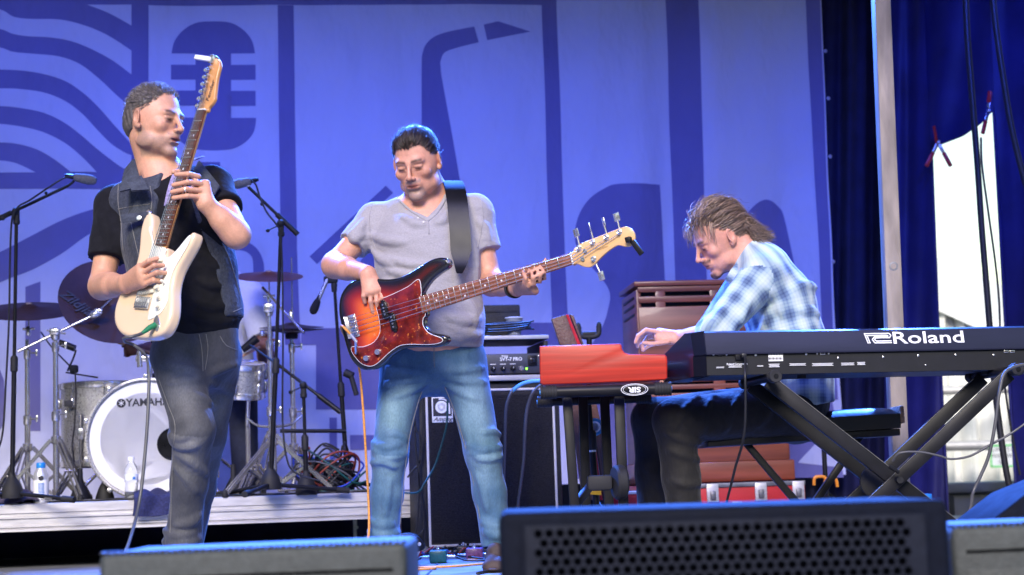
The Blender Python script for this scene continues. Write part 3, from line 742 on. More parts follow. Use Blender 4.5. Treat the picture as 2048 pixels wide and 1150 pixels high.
# ---------------- cymbals on their stands
def cymbal_geo(c, axis, r, bell=.035):
    pr = [(0, .032 * r / .2), (bell * .5, .030 * r / .2), (bell, .020 * r / .2), (bell * 1.15, .017 * r / .2), (r * .6, .008 * r / .2), (r, 0), (r, -.0015), (r * .6, .006 * r / .2), (bell, .017 * r / .2), (0, .029 * r / .2)]
    return Geo().lathe(pr, c, axis, 44)
def tripod(t, base, ztop, r=.0125, spread=.27, zsp=.30, m=m_chr, twist=.3, double=True):
    """column with double-braced legs; base on the riser"""
    b = np.asarray(base, float)
    cuts = [b[2] + .03, b[2] + .42, b[2] + .75, ztop]; rad = [r * 1.15, r, r * .8]
    for i in range(3):
        if cuts[i] >= ztop: break
        top = min(cuts[i + 1], ztop)
        Geo().cyl((b[0], b[1], cuts[i]), (b[0], b[1], top), rad[i], n=14).obj('column', m, t)
        if top < ztop:
            g = Geo(); g.lathe([(rad[i] * 1.25, -.03), (rad[i] * 1.45, -.02), (rad[i] * 1.45, .015), (rad[i] * 1.1, .02)], (b[0], b[1], top), SZ, 14)
            g.cyl((b[0], b[1], top), (b[0] + .045, b[1] - .01, top), .004, n=8); g.box((b[0] + .05, b[1] - .01, top), (.012, .006, .034), bevel=.003); g.obj('clamp', m, t)
    for k in range(3):
        a_ = twist + k * 2.094; d_ = V3(math.cos(a_), math.sin(a_), 0); n_ = np.cross(SZ, d_)
        g = Geo(); top = b + V3(0, 0, zsp); ft_ = b + d_ * spread + V3(0, 0, .016); mid = b + d_ * spread * .50 + V3(0, 0, zsp * .50)
        for s_ in ((-.011, .011) if double else (0,)):
            g.bar(top + d_ * .025 + n_ * s_, ft_ + n_ * s_, .004, .016, SZ)
            g.bar(b + V3(0, 0, .045) + d_ * .02 + n_ * s_, mid + n_ * s_, .004, .013, SZ)
        g.cyl(mid + n_ * .02, mid - n_ * .02, .005, n=8); g.obj('leg', m, t)
        Geo().lathe([(.013, 0), (.016, .012), (.013, .03), (.008, .036)], ft_ - V3(0, 0, .015), SZ, 10).obj('rubber_foot', m_rub, t)
    Geo().lathe([(.018, -.02), (.024, -.016), (.024, .016), (.018, .02)], b + V3(0, 0, zsp), SZ, 14).obj('leg_collar', m, t); Geo().lathe([(.018, -.02), (.02, .016)], b + V3(0, 0, .05), SZ, 14).obj('leg_collar', m, t)
def tilter(t, p, axis, m=m_chr):
    A = nrm(axis); g = Geo(); g.cyl(p - A * .075, p + A * .04, .0042, n=8); g.box(p - A * .09 + V3(0, 0, -.01), (.022, .03, .05), bevel=.008); g.cyl(p - A * .09 + V3(-.03, 0, 0), p - A * .09 + V3(.03, 0, 0), .006, n=8)
    g.obj('tilter', m, t)
    Geo().lathe([(.016, .012), (.016, .034), (.005, .036)], p + A * .006, A, 14).obj('felt', mat('felt', (.35, .28, .24), .95, var=.1, scale=60), t)
# left low cymbal with tall stand, x=55
cA = U(58, 622, 8.75); sA = np.array((U(55, 900, 8.78)[0], 8.78, RZ))
tA = thing('cymbal_stand', 'chrome stand carrying the flat dark cymbal at the far left', 'cymbal stand', tuple(sA), 'chrome cymbal stands')
tripod(tA, sA, cA[2] - .14, zsp=.28, twist=.5); tilter(tA, cA, (0.05, -.1, 1))
cy = thing('cymbal', 'flat dark ride cymbal at the far left above the floor', 'cymbal', tuple(cA))
cymbal_geo(cA, (0.05, -.30, 1), .235, .045).obj('plate', m_bronze, cy)
# big tilted cymbal with logo, straight boom stand at x=112
cB = U(222, 602, 8.55); axB = nrm((-.16, -.86, -.26)); axB = -axB * np.sign(axB[2]) if False else nrm((.26, -.62, .40))
sB = np.array((U(112, 900, 8.40)[0], 8.40, RZ))
tB = thing('cymbal_stand', 'chrome boom stand holding the large tilted cymbal beside the floor tom', 'cymbal stand', tuple(sB), 'chrome cymbal stands')
zB = U(112, 668, 8.40)[2]; tripod(tB, sB, zB, zsp=.30, twist=1.2)
a0, a1 = U(36, 703, 8.38), U(192, 628, 8.42)
Geo().cyl(a0, a1, .0072, n=10).obj('boom', m_chr, tB)
g = Geo(); g.lathe([(.016, -.03), (.021, -.02), (.021, .02), (.012, .03)], (sB[0], sB[1], zB), SZ, 14); g.box((sB[0], sB[1] - .01, zB + .01), (.05, .04, .035), bevel=.01); g.cyl((sB[0] - .04, sB[1], zB + .02), (sB[0] + .05, sB[1], zB), .005, n=8); g.obj('boom_clamp', m_chr, tB)
g = Geo(); g.lathe([(.012, -.03), (.02, -.015), (.02, .015), (.010, .03)], a1, a1 - a0, 14); g.box(a1 + V3(.012, 0, .012), (.045, .03, .03), bevel=.01); g.cyl(a1 + V3(.01, 0, .01), cB + axB * .02, .0045, n=8); g.obj('tilter', m_chr, tB)
cyB = thing('cymbal', 'large brown cymbal tilted to face the audience with a script logo', 'cymbal', tuple(cB))
plB = cymbal_geo(cB, -axB, .255, .05).obj('plate', m_bronze, cyB)
ex = nrm(np.cross(axB, (0, 0, 1))); ex = ex if ex[0] > 0 else -ex; ey = nrm(np.cross(axB, ex)); ey = ey if ey[2] > 0 else -ey
rx = nrm(ex * .72 - ey * .70); ry = nrm(ey * .72 + ex * .70)
text_geo('Zildjian', mat4(cB - ex * .155 - ey * .028 + axB * .003, rx, ry, axB), .075, .0006, .0012, shear=.25).obj('lettering', m_ink, plB)
# right cymbal above the drummer and boom stand at x=540
cC = U(538, 553, 8.85); axC = nrm((.05, -.27, 1))
cyC = thing('cymbal', 'reddish crash cymbal hanging between guitarist and bassist', 'cymbal', tuple(cC))
cymbal_geo(cC, axC, .172, .04).obj('plate', m_bronze2, cyC)
sC = np.array((U(543, 900, 8.7)[0], 8.7, RZ))
tC = thing('cymbal_stand', 'chrome boom stand holding the reddish cymbal near the bassist', 'cymbal stand', tuple(sC), 'chrome cymbal stands')
zC = U(543, 620, 8.7)[2]; tripod(tC, sC, zC, zsp=.30, twist=.15); tilter(tC, cC + V3(-.0, 0, -.01), axC)
g = Geo(); q0, q1 = U(525, 575, 8.8), U(608, 666, 8.66); g.cyl(q0, q1, .0068, n=10); g.obj('boom', m_chr, tC)
g = Geo(); g.box((sC[0], sC[1] - .01, zC + .01), (.05, .04, .05), bevel=.01); g.lathe([(.016, -.03), (.02, -.02), (.02, .02), (.012, .03)], (sC[0], sC[1], zC), SZ, 14); g.obj('boom_clamp', m_chr, tC)
# hi-hat pair
cH = U(583, 658, 8.95)
tH = thing('hi_hat', 'closed pair of hi-hat cymbals on a chrome pedal stand', 'hi-hat', (cH[0], cH[1], RZ))
cymbal_geo(cH + V3(0, 0, .008), (0.02, -.12, 1), .165, .045).obj('top_cymbal', m_bronze, tH)
cymbal_geo(cH - V3(0, 0, .004), (-0.02, .12, -1), .165, .045).obj('bottom_cymbal', m_bronze, tH)
tripod(tH, np.array((cH[0], cH[1], RZ)), cH[2] - .04, zsp=.24, twist=.9, spread=.24)
g = Geo(); g.cyl((cH[0], cH[1], RZ + .1), U(583, 515, 8.95), .0035, n=8); g.lathe([(.012, -.01), (.012, .03), (.006, .045)], cH + V3(0, 0, .055), SZ, 12); g.obj('pull_rod', m_chr, tH)
Geo().lathe([(.03, -.05), (.034, -.03), (.02, -.012)], cH, SZ, 14).obj('cymbal_cup', m_rub, tH)
Geo().box((cH[0], cH[1] - .17, RZ + .05), (.09, .26, .012), (SX, nrm((0, 1, .22)), nrm((0, -.22, 1))), .004).obj('footboard', m_chr, tH)
# low hardware right of the bass drum: pedal stand and a low tripod
sD = np.array((U(540, 960, 8.45)[0] + .02, 8.45, RZ))
tD = thing('snare_stand', 'low folded chrome tripod stand right of the bass drum', 'stand', tuple(sD))
tripod(tD, sD, RZ + .34, zsp=.26, twist=-.2, spread=.30)
g = Geo()
for k in range(3):
    a_ = .6 + k * 2.09; g.tube(catmull([sD + V3(0, 0, .33), sD + V3(.09 * math.cos(a_), .09 * math.sin(a_), .34), sD + V3(.15 * math.cos(a_), .15 * math.sin(a_), .38)], 4), .006, 8)
g.obj('basket', m_chr, tD)

# ---------------- microphones and stands
def mic_foam(t, p, d, l=.10, r=.027, m=m_foam):
    d = nrm(d); Geo().lathe([(.008, -l * .55), (r * .72, -l * .5), (r * .9, -l * .2), (r, l * .15), (r * .85, l * .38), (r * .5, l * .5), (0, l * .53)], p, d, 18).obj('windscreen', m, t)
    Geo().lathe([(.007, -l * .95), (.011, -l * .8), (.012, -l * .5)], p, d, 12).obj('microphone_body', m_blk, t)
def knob(g, p, q, r=.010): g.cyl(p, q, .003, n=8); g.sphere(q, r, 10)
def mic_stand(base, top, name_label, pix_boom, foot='tripod', grp='black microphone stands', z0=0.0, fl=.30, tw=.3):
    """top: column head point; pix_boom: boom tail and tip points"""
    b = np.asarray(base, float); top = np.asarray(top, float)
    t = thing('microphone_stand', name_label, 'mic stand', tuple(b), grp)
    mid = b + (top - b) * .48
    Geo().cyl(b + V3(0, 0, .05), mid, .0115, n=12).obj('lower_tube', m_blk, t)
    Geo().cyl(mid, top, .0082, n=12).obj('upper_tube', m_blk, t)
    d_ = nrm(top - b)
    Geo().lathe([(.012, -.035), (.017, -.03), (.017, .03), (.011, .04)], mid, d_, 14).obj('height_clutch', m_rub, t)
    Geo().lathe([(.05, 0), (.052, .02), (.04, .06), (.026, .085), (.016, .10), (.012, .13)], b + V3(0, 0, .03 if foot == 'tripod' else 0), SZ, 18).obj('base_hub', m_rub, t)
    if foot == 'tripod':
        for k in range(3):
            a_ = tw + k * 2.094; e = b + V3(fl * math.cos(a_), fl * math.sin(a_), .016)
            Geo().cyl(b + V3(0, 0, .055), e, .010, n=10).obj('leg', m_blk, t)
            v = nrm(e - b - V3(0, 0, .05)); Geo().cyl(e - v * .05, e + v * .012, .015, n=10).obj('rubber_foot', m_rub, t)
    if pix_boom is not None:
        A, B = pix_boom; A = np.asarray(A); B = np.asarray(B)
        Geo().cyl(A, B, .0075, n=10).obj('boom', m_blk, t)
        d2 = nrm(B - A); Geo().cyl(A - d2 * .05, A + d2 * .085, .0125, n=12).obj('boom_grip', m_blk, t)
        g = Geo(); g.box(top + V3(0, 0, -.01), (.026, .03, .06), bevel=.008); g.lathe([(.010, -.05), (.016, -.045), (.016, -.03), (.011, -.02)], top, SZ, 12); g.sphere(top + V3(0, -.012, .012), .018, 12)
        knob(g, top + V3(-.012, -.01, 0), top + V3(-.06, -.01, -.02)); g.obj('boom_joint', m_rub, t)
    return t
# far left stand
bL = np.array((U(24, 955, 7.45)[0], 7.45, 0)); bL = UZ(22, 1010, RZ); bL = np.array((U(24, 960, 8.02)[0], 8.02, RZ)); tL = U(33, 428, 7.98)
kA, kB = U(-10, 441, 7.98), U(137, 371, 7.95)
t1 = mic_stand(bL, tL, 'black boom stand with foam-covered microphone at the far left edge', (kA, kB), tw=-.35, fl=.32)
mic_foam(t1, U(171, 358, 7.94), U(190, 362, 7.94) - U(150, 355, 7.94), .10, .024)
g = Geo(); knob(g, U(93, 393, 7.95), U(92, 386, 7.95), .008); g.obj('boom_knob', m_rub, t1); Geo().cyl(U(137, 371, 7.95), U(148, 362, 7.94), .006, n=8).obj('clip', m_rub, t1)
Geo().lathe([(.011, -.02), (.011, .02)], bL + V3(.0, -.0, .08) + nrm((.94, -.34, 0)) * .2 + V3(0, 0, -.055), nrm((.94, -.34, -.12)), 12).obj('grey_sleeve', m_silver, t1)
w1 = wire('microphone_cable', m_cab, [U(150, 354, 7.93), U(128, 356, 7.93), U(100, 373, 7.93), U(60, 400, 7.94), U(36, 414, 7.94), U(24, 440, 7.95), U(20, 520, 7.96), U(18, 640, 7.97), U(12, 760, 7.98), U(6, 860, 7.99), U(-6, 905, 8.0), U(-30, 960, 8.0)], .0045,
          'black cable running down the far left microphone stand', group='microphone cables')
# centre stand
bC = np.array((U(541, 962, 7.72)[0], 8.2, RZ)); bC = np.array((U(541, 950, 8.16)[0], 8.16, RZ)); tCn = U(562, 452, 8.06)
t2 = mic_stand(bC, tCn, 'black boom stand with foam microphone between guitarist and bassist', (U(580, 454, 8.06), U(497, 374, 8.06)), tw=.35, fl=.36)
mic_foam(t2, U(483, 366, 8.06), U(463, 370, 8.06) - U(500, 362, 8.06), .085, .024)
Geo().cyl(U(497, 374, 8.06), U(494, 368, 8.06), .008, n=8).obj('clip', m_silver, t2); g = Geo(); knob(g, U(528, 405, 8.06), U(524, 408, 8.05), .009); g.obj('boom_knob', m_rub, t2)
wire('microphone_cable', m_cab, [U(503, 361, 8.05), U(512, 370, 8.04), U(520, 395, 8.03), U(534, 425, 8.03), U(552, 448, 8.03), U(561, 470, 8.04), U(565, 560, 8.06), U(566, 700, 8.08), U(565, 830, 8.1), U(572, 910, 8.1), U(590, 945, 8.1), U(640, 962, 8.12)], .0045,
     'black cable hanging down the centre microphone stand', group='microphone cables')
# third stand behind the bassist with hanging drum microphone
bT = np.array((U(694, 900, 8.75)[0], 8.75, RZ)); tT = U(668, 560, 8.75)
t3 = mic_stand(bT, tT, 'thin black stand behind the bass guitar with a drooping microphone', None, tw=.2, fl=.24)
pA, pB = U(655, 558, 8.74), U(636, 602, 8.70)
Geo().cyl(pA, pB, .010, n=12).obj('microphone_body', m_silver, t3)
mic_foam(t3, U(630, 614, 8.69), pB - pA, .075, .022, m_foamb)
g = Geo(); g.box((pA + tT) / 2, (.07, .03, .035), bevel=.008); g.lathe([(.013, -.06), (.016, -.02), (.008, 0)], tT, SZ, 12); g.obj('clip', m_rub, t3)
Geo().lathe([(.007, 0), (.012, .006), (.009, .014)], pA + V3(0.004, 0, .012), SZ, 10).obj('green_ring', m_green, t3)
g = Geo(); g.cyl(U(700, 745, 8.73), U(713, 790, 8.72), .013, n=10); g.cyl(U(690, 745, 8.74), U(705, 752, 8.73), .02, n=12); g.obj('boom_grip', m_rub, t3)
Geo().cyl(U(560, 862, 8.7), U(692, 862, 8.74), .010, n=10).obj('cross_arm', m_blk, t3)
# short boom stand in front of the drums at x=605
bS = np.array((U(612, 950, 8.3)[0], 8.3, RZ)); tS = U(607, 775, 8.28)
t4 = mic_stand(bS, tS, 'short black boom stand reaching low towards the drums beside bassist', (U(665, 812, 8.26), U(553, 727, 8.3)), foot='round', fl=.2)
Geo().cyl(U(500, 690, 8.5), U(556, 730, 8.32), .006, n=8).obj('gooseneck', m_blk, t4)
# tom microphone on a clip
mt = thing('drum_microphone', 'black clip-on microphone angled over the floor tom rim', 'microphone', tuple(U(140, 720, 8.7)))
Geo().cyl(U(118, 685, 8.68), U(150, 697, 8.68), .017, n=12).obj('microphone_body', m_blk, mt)
g = Geo(); g.tube(catmull([U(82, 664, 8.66), U(100, 690, 8.66), U(120, 712, 8.67), U(146, 738, 8.68)], 4), .004, 8); g.tube(catmull([U(152, 700, 8.67), U(146, 718, 8.67), U(135, 742, 8.68)], 4), .005, 8); g.box(U(148, 738, 8.68), (.04, .04, .04), bevel=.01); g.cyl(U(132, 745, 8.69), U(195, 755, 8.62), .004, n=8); g.obj('clip', m_rub, mt)
wire('microphone_cable', m_cab, [U(150, 740, 8.66), U(152, 790, 8.66), U(149, 850, 8.66), U(145, 890, 8.66), U(150, 935, 8.55)], .004, 'thin black cable down the front of the floor tom', group='microphone cables')
mt2 = thing('drum_microphone', 'black microphone pointing at the drummer beside the rack tom', 'microphone', tuple(U(500, 690, 8.75)))
Geo().cyl(U(485, 700, 8.72), U(514, 676, 8.72), .018, .022, n=12).obj('microphone_body', m_blk, mt2)
Geo().lathe([(.012, 0), (.016, .012), (.007, .03), (0, .034)], U(524, 672, 8.7), nrm((0.1, 0, 1)), 12).obj('wing_nut', m_silver, mt2)

# low drum microphone on a hub, pedals, clutter under the kit
bp = thing('bass_drum_pedal', 'black bass drum pedal with beater under the kit', 'pedal', (bd_c[0], bd_c[1] + .5, RZ))
Geo().box((bd_c[0], bd_c[1] + .6, RZ + .06), (.09, .28, .012), (SX, nrm((0, 1, -.2)), nrm((0, .2, 1))), .004).obj('footboard', m_chr, bp)
g = Geo(); g.cyl((bd_c[0] - .05, bd_c[1] + .45, RZ), (bd_c[0] - .05, bd_c[1] + .45, RZ + .22), .009, n=8); g.cyl((bd_c[0] + .05, bd_c[1] + .45, RZ), (bd_c[0] + .05, bd_c[1] + .45, RZ + .22), .009, n=8); g.cyl((bd_c[0] - .06, bd_c[1] + .45, RZ + .21), (bd_c[0] + .06, bd_c[1] + .45, RZ + .21), .008, n=8); g.obj('post', m_chr, bp)
# cables over the riser edge and the tangle at its right end
def squiggle(p0, p1, n, amp, z, seed):
    r = random.Random(seed); pts = []
    for i in range(n):
        t = i / (n - 1); p = np.asarray(p0) * (1 - t) + np.asarray(p1) * t
        pts.append(p + V3(r.uniform(-amp, amp), r.uniform(-amp, amp), max(0, r.uniform(-.2, 1)) * z))
    return pts
for k in range(9):
    p0 = UZ(40 + k * 45, 986 - k % 3 * 2, RZ + .006); p0[1] = min(max(p0[1], 8.0), 8.55); p0[2] = RZ + .006
    p1 = p0 + SX * (.9 + .07 * k); p1 = p1 + SY * (.02 * (k % 4))
    p0 = RC + SX * (-2.0 + .16 * k) + SY * (.03 + .03 * (k % 4)) + V3(0, 0, .006); p1 = p0 + SX * (.6 + .08 * k)
    if np.dot(p1 - RC, SX) > -.05: p1 = p0 + SX * (-.08 - np.dot(p0 - RC, SX))
    wire('stage_cable', [m_cab, m_cab, m_cabg, m_cabgreen][k % 4], squiggle(p0, p1, 8, .02, .008, k), .004, 'loose cable lying along the front of the drum riser deck', group='cables along the riser edge')
hubs = []
tg_c = RC + SX * -.36 + SY * .22 + V3(0, 0, .01)
cols = [m_cab, m_cabred, m_cab, m_cabgreen, m_cab, m_cabblue, m_cab, m_cabred, m_cab, m_cabg, m_cab, m_cabred, m_cab, m_cabgreen, m_cab, m_cab]
for k in range(16):
    r_ = random.Random(50 + k); pts = []; a0_ = r_.uniform(0, 6.28); rr_ = r_.uniform(.07, .17)
    for i in range(12):
        a_ = a0_ + i * .75; pts.append(tg_c + SX * rr_ * math.cos(a_) * r_.uniform(.7, 1.2) + SY * .10 * math.sin(a_) + V3(0, 0, max(0, .11 + .11 * math.sin(a_ * 1.3 + k) * r_.uniform(.5, 1.3)) * (1 - .03 * k)))
    wire('stage_cable', cols[k], pts, .0052, ['black', 'red', 'black', 'green', 'black', 'blue', 'black', 'red', 'black', 'grey', 'black', 'red', 'black', 'green', 'black', 'black'][k] + ' cable looped in the tangle at the riser end', group='cables in the tangled heap')
m_blackhub = m_rub
sb = thing('stage_box', 'small black stage box with sockets amid the cable tangle', 'stage box', tuple(RC + SX * -.55 + SY * .35))
Geo().box(RC + SX * -.36 + SY * .30 + V3(0, 0, .075), (.24, .14, .14), (SX, SY, SZ), .008).obj('housing', m_blk, sb)
for k in range(8): Geo().lathe([(.011, 0), (.011, .006), (.007, .0065)], RC + SX * (-.45 + .05 * (k % 4)) + SY * .229 + V3(0, 0, .05 + .05 * (k // 4)), -SY, 10).obj('socket', m_silver, sb)
# low black shapes on the deck: monitor wedge behind kit legs
for k, (px, rr_) in enumerate(((160, .05), (208, .045), (470, .05), (640, .06))):
    p = RC + SX * np.dot(U(px, 960, 8.4) - RC, SX) + SY * (.32 + .05 * k)
    o = Geo().lathe([(rr_, 0), (rr_, .02), (rr_ * .7, .06), (rr_ * .35, .09), (.014, .10), (.012, .16)], p + V3(0, 0, .0), SZ, 18).obj('stand_base', m_rub)
    o['label'] = ['black cast stand base under the floor tom', 'black cast stand base left of the bass drum', 'black cast stand base right of the bass drum', 'black cast stand base beside the cable tangle'][k]; o['category'] = 'stand base'; o['group'] = 'cast stand bases on the riser'

# ---------------- bottles and towels on the riser edge
m_pet = mat('clear_plastic', (0.95, 0.97, 1.0), 0.06, 0, var=.01, trans=0.92, ior=1.33, rvar=0.03)
m_alub = mat('bottle_aluminium', (0.70, 0.70, 0.72), 0.32, 0.6, var=0.06, scale=10)
m_cyan = mat('blue_cap', (0.015, 0.22, 0.62), 0.35, var=0.08, scale=20)
m_lblue = mat('label_blue', (0.02, 0.16, 0.50), 0.5, var=0.05)
def rpx(px, dy): return RC + SX * np.dot(UP(px, 990, RC + SY * dy, SY) - RC, SX) + SY * dy
pb = rpx(82, .05); alb = thing('aluminium_bottle', 'silver aluminium water bottle with blue cap on the riser edge', 'bottle', tuple(pb))
Geo().lathe([(.030, 0), (.0345, .004), (.0345, .125), (.031, .142), (.022, .158), (.019, .166)], pb, SZ, 28).obj('body', m_alub, alb)
Geo().lathe([(.0348, .012), (.0350, .013), (.0350, .108), (.0348, .109)], pb, SZ, 28).obj('label_wrap', m_white, alb)
Geo().lathe([(.0205, .164), (.021, .166), (.021, .186), (.018, .190), (0, .190)], pb, SZ, 24).obj('cap', m_cyan, alb)
for k in range(11): 
    a_ = -1.57 + .28
    d_ = V3(math.cos(a_), math.sin(a_), 0); t_ = V3(-d_[1], d_[0], 0)
    Geo().box(pb + d_ * .0353 + V3(0, 0, .034 + k * .006), (.026, .0012, .0028), (t_, d_, SZ)).obj('label_stripe', m_lblue, alb)
d_ = V3(math.cos(-1.3), math.sin(-1.3), 0); t_ = V3(-d_[1], d_[0], 0)
Geo().lathe([(0, .0005), (.012, .0005), (.012, -.001)], pb + d_ * .0352 + V3(0, 0, .118), d_, 18).obj('label_emblem', m_ink, alb)
text_geo('STILL WATER', mat4(pb + d_ * .0356 + V3(0, 0, .019), t_, SZ, d_), .010, .0005, .0002).obj('lettering', m_ink, alb)
Geo().box(pb + V3(math.cos(-2.35), math.sin(-2.35), 0) * .0351 + V3(0, 0, .02), (.009, .001, .016), (V3(.71, -.71, 0), V3(-.71, -.71, 0), SZ)).obj('label_stripe', m_ink, alb)
pb = rpx(263, .05); pet = thing('water_bottle', 'clear ribbed plastic water bottle standing before the bass drum', 'bottle', tuple(pb))
pr = [(.027, 0), (.031, .004)]
for k in range(9): pr += [(.0315, .008 + k * .0085), (.0285, .012 + k * .0085)]
pr += [(.0315, .088), (.0312, .092), (.0312, .128), (.031, .14), (.024, .162), (.0135, .178), (.0125, .192)]
Geo().lathe(pr, pb, SZ, 26).obj('body', m_pet, pet, angle=80)
Geo().lathe([(.0145, .186), (.0145, .202), (.013, .204), (0, .204)], pb, SZ, 20).obj('cap', m_white, pet)
Geo().lathe([(.0319, .094), (.0322, .095), (.0322, .124), (.0319, .125)], pb, SZ, 26).obj('label_wrap', mat('film_label', (.72, .76, .82), .4, var=.1, scale=40), pet)
Geo().box(pb + V3(.018, -.0275, .105), (.012, .001, .012), (nrm((.84, .55, 0)), nrm((.55, -.84, 0)), SZ), ).obj('label_emblem', m_lblue, pet)

def towel(name, label, P, m, th=.008):
    o = Geo().slab(P, th).obj(name, m, angle=80); o['label'] = label; o['category'] = 'towel'; return o
m_twl = mat('dark_towel', (0.055, 0.045, 0.075), 0.95, var=.3, scale=90, bump=.6, bscale=140)
m_twb = mat('navy_towel', (0.022, 0.026, 0.09), 0.95, var=.3, scale=90, bump=.6, bscale=140)
P = np.zeros((16, 26, 3))
for i in range(16):
    for j in range(26):
        u, v = i / 15, j / 25; base = RC + SX * (np.dot(U(-60, 990, 8) - RC, SX) + v * .30) + SY * (.0 + u * .2)
        h_ = .055 * math.sin(math.pi * u) ** .6 * math.sin(math.pi * min(1, v * 1.02)) ** .4 + .008 * math.sin(9 * v + 3 * u) + .006 * math.sin(17 * u - 5 * v)
        P[i, j] = base + V3(0, 0, max(.006, h_ + .012))
towel('towel', 'crumpled dark towel lying on the riser at the far left', P, m_twl)
P = np.zeros((26, 30, 3)); x0 = np.dot(UP(262, 1000, RC, SY) - RC, SX)
for i in range(26):
    for j in range(30):
        u, v = i / 25, j / 29
        s_ = u * .27 - .09                   # >0 on deck, <0 hanging down the front
        bulge = .022 + .016 * math.sin(7 * v + 4 * u) + .012 * math.sin(13 * v - 6 * u + 1)
        if s_ >= 0: q = RC + SX * (x0 + .015 * math.sin(5 * u) + v * .26) + SY * (s_ - .01) + V3(0, 0, .012 + bulge * (1 - .3 * v))
        else:
            dr = -s_ * (1.0 + .12 * math.sin(4 * v)) * (1 - .15 * v); q = RC + SX * (x0 + .015 * math.sin(5 * u) + v * .26 + .1 * dr) - SY * (.026 + bulge * .8) + V3(0, 0, .012 - dr + .01)
        P[i, j] = q
towel('towel', 'navy blue towel draped over the riser edge behind the guitarist leg', P, m_twb)
# ------------------------------------------------------------------ amplifiers, keyboards, cases
m_tolex = mat('black_tolex', (0.017, 0.017, 0.02), 0.62, var=.3, scale=60, bump=.4, bscale=180)
m_grille = mat('grille_cloth', (0.022, 0.021, 0.027), 0.85, var=.55, scale=120, stretch=(1, 1, 2.2), bump=.6, bscale=170)
m_piping = mat('white_piping', (0.62, 0.60, 0.60), 0.5, var=.06)
# ---- bass cabinet
YC = 8.0
cc = U(990, 1106, YC); cc[2] = 0; cX, cY = SX, SY
W, Hc, Dc = .655, .775, .40
bc = thing('bass_cabinet', 'tall black bass speaker cabinet with ribbed grille and white piping behind the bassist', 'speaker cabinet', (cc[0], cc[1], 0))
def cb(x, y, z): return cc + cX * x + cY * y + V3(0, 0, z)
Geo().box(cb(0, Dc / 2 + .02, Hc / 2 + .012), (W, Dc, Hc - .024), (cX, cY, SZ), .014).obj('housing', m_tolex, bc)
Geo().box(cb(0, .016, Hc / 2 + .012), (W - .05, .02, Hc - .07), (cX, cY, SZ), .004).obj('grille_frame', m_tolex, bc)
gr = Geo().box(cb(0, .010, Hc / 2 + .012), (W - .085, .02, Hc - .105), (cX, cY, SZ), .003).obj('grille', m_grille, bc)
g = Geo()
for k in range(84):
    z = .075 + k * (Hc - .135) / 83; g.box(cb(0, -.0015, z), (W - .09, .006, .0042), (cX, cY, SZ))
o = g.obj('grille_rib', m_grille, gr, smooth=False); o['kind'] = 'stuff'
x0, z0, z1 = W / 2 - .035, .045, Hc - .035
for (a, b) in (((-x0, z0), (x0, z0)), ((-x0, z1), (x0, z1)), ((-x0, z0), (-x0, z1)), ((x0, z0), (x0, z1))):
    Geo().cyl(cb(a[0], -.002, a[1]), cb(b[0], -.002, b[1]), .0058, n=8).obj('piping', m_piping, bc)
bw = .095; bcx, bcz = -W / 2 + .035 + .07, Hc - .12
badge = Geo().box(cb(bcx, -.006, bcz), (bw, .006, .115), (cX, cY, SZ), .002).obj('badge', m_white, bc)
Geo().box(cb(bcx, -.0095, bcz + .012), (bw - .01, .002, .082), (cX, cY, SZ)).obj('badge_panel', m_ink, badge)
def ring(c, r0, r1, m, nm):
    return Geo().lathe([(r0, 0), (r0, .0012), (r1, .0012), (r1, 0), (r0, 0)] if r0 > 0 else [(0, .0012), (r1, .0012), (r1, 0)], c, -cY, 28).obj(nm, m, badge)
rc_ = cb(bcx - .004, -.0108, bcz + .012)
ring(rc_, 0, .010, m_white, 'badge_ring'); ring(rc_, .018, .028, m_white, 'badge_ring')
Geo().tube([rc_ + cX * .036 * math.cos(a) + SZ * .036 * math.sin(a) for a in np.linspace(0, 1.9, 10)], .0035, 6).obj('badge_ring', m_white, badge)
Geo().box(rc_ + cX * .036 + SZ * -.015, (.007, .002, .034), (cX, cY, SZ)).obj('badge_ring', m_white, badge)
text_geo('Ampeg', mat4(cb(bcx, -.0102, bcz - .043), cX, SZ, -cY), .026, .0006, .0003, shear=.35, sx=1.15).obj('lettering', m_ink, badge)
for sx_ in (-1, 1):
    for zz in (.03, Hc - .03): Geo().box(cb(sx_ * (W / 2 - .012), .03, zz), (.034, .036, .036), (cX, cY, SZ), .012).obj('corner_guard', m_alu_dark, bc)
for sx_ in (-1, 1): Geo().box(cb(sx_ * (W / 2 - .08), .06, .007), (.06, .05, .014), (cX, cY, SZ), .004).obj('foot', m_rub, bc)
# ---- amplifier head in an open rack case on top
rk = thing('rack_case', 'black rack case with silver rails holding the amplifier on the cabinet', 'rack case', (cc[0], cc[1], Hc))
zR0, zR1 = Hc, Hc + .215; Wr = .56
for (z, h_) in ((zR0 + .018, .03), (zR1 - .012, .022)):
    Geo().box(cb(0, .20, z), (Wr, .40, h_), (cX, cY, SZ), .004).obj('panel', m_tolex, rk)
    Geo().box(cb(0, .000, z), (Wr + .004, .012, h_ * .8), (cX, cY, SZ), .003).obj('edge_rail', m_alu, rk)
for s_ in (-1, 1): Geo().box(cb(s_ * (Wr / 2 - .012), .20, (zR0 + zR1) / 2), (.02, .398, zR1 - zR0 - .06), (cX, cY, SZ), .003).obj('side_panel', m_tolex, rk)
ah = thing('bass_amplifier', 'black rack amplifier with a row of knobs and green light', 'amplifier', (cc[0], cc[1], Hc + .04))
m_face = mat('anodised_face', (0.10, 0.10, 0.11), 0.35, 0.6, var=.15, scale=20, stretch=(.2, 1, 1))
fz = zR0 + .083
Geo().box(cb(0, .19, fz), (Wr - .06, .33, .09), (cX, cY, SZ), .003).obj('chassis', m_blk, ah)
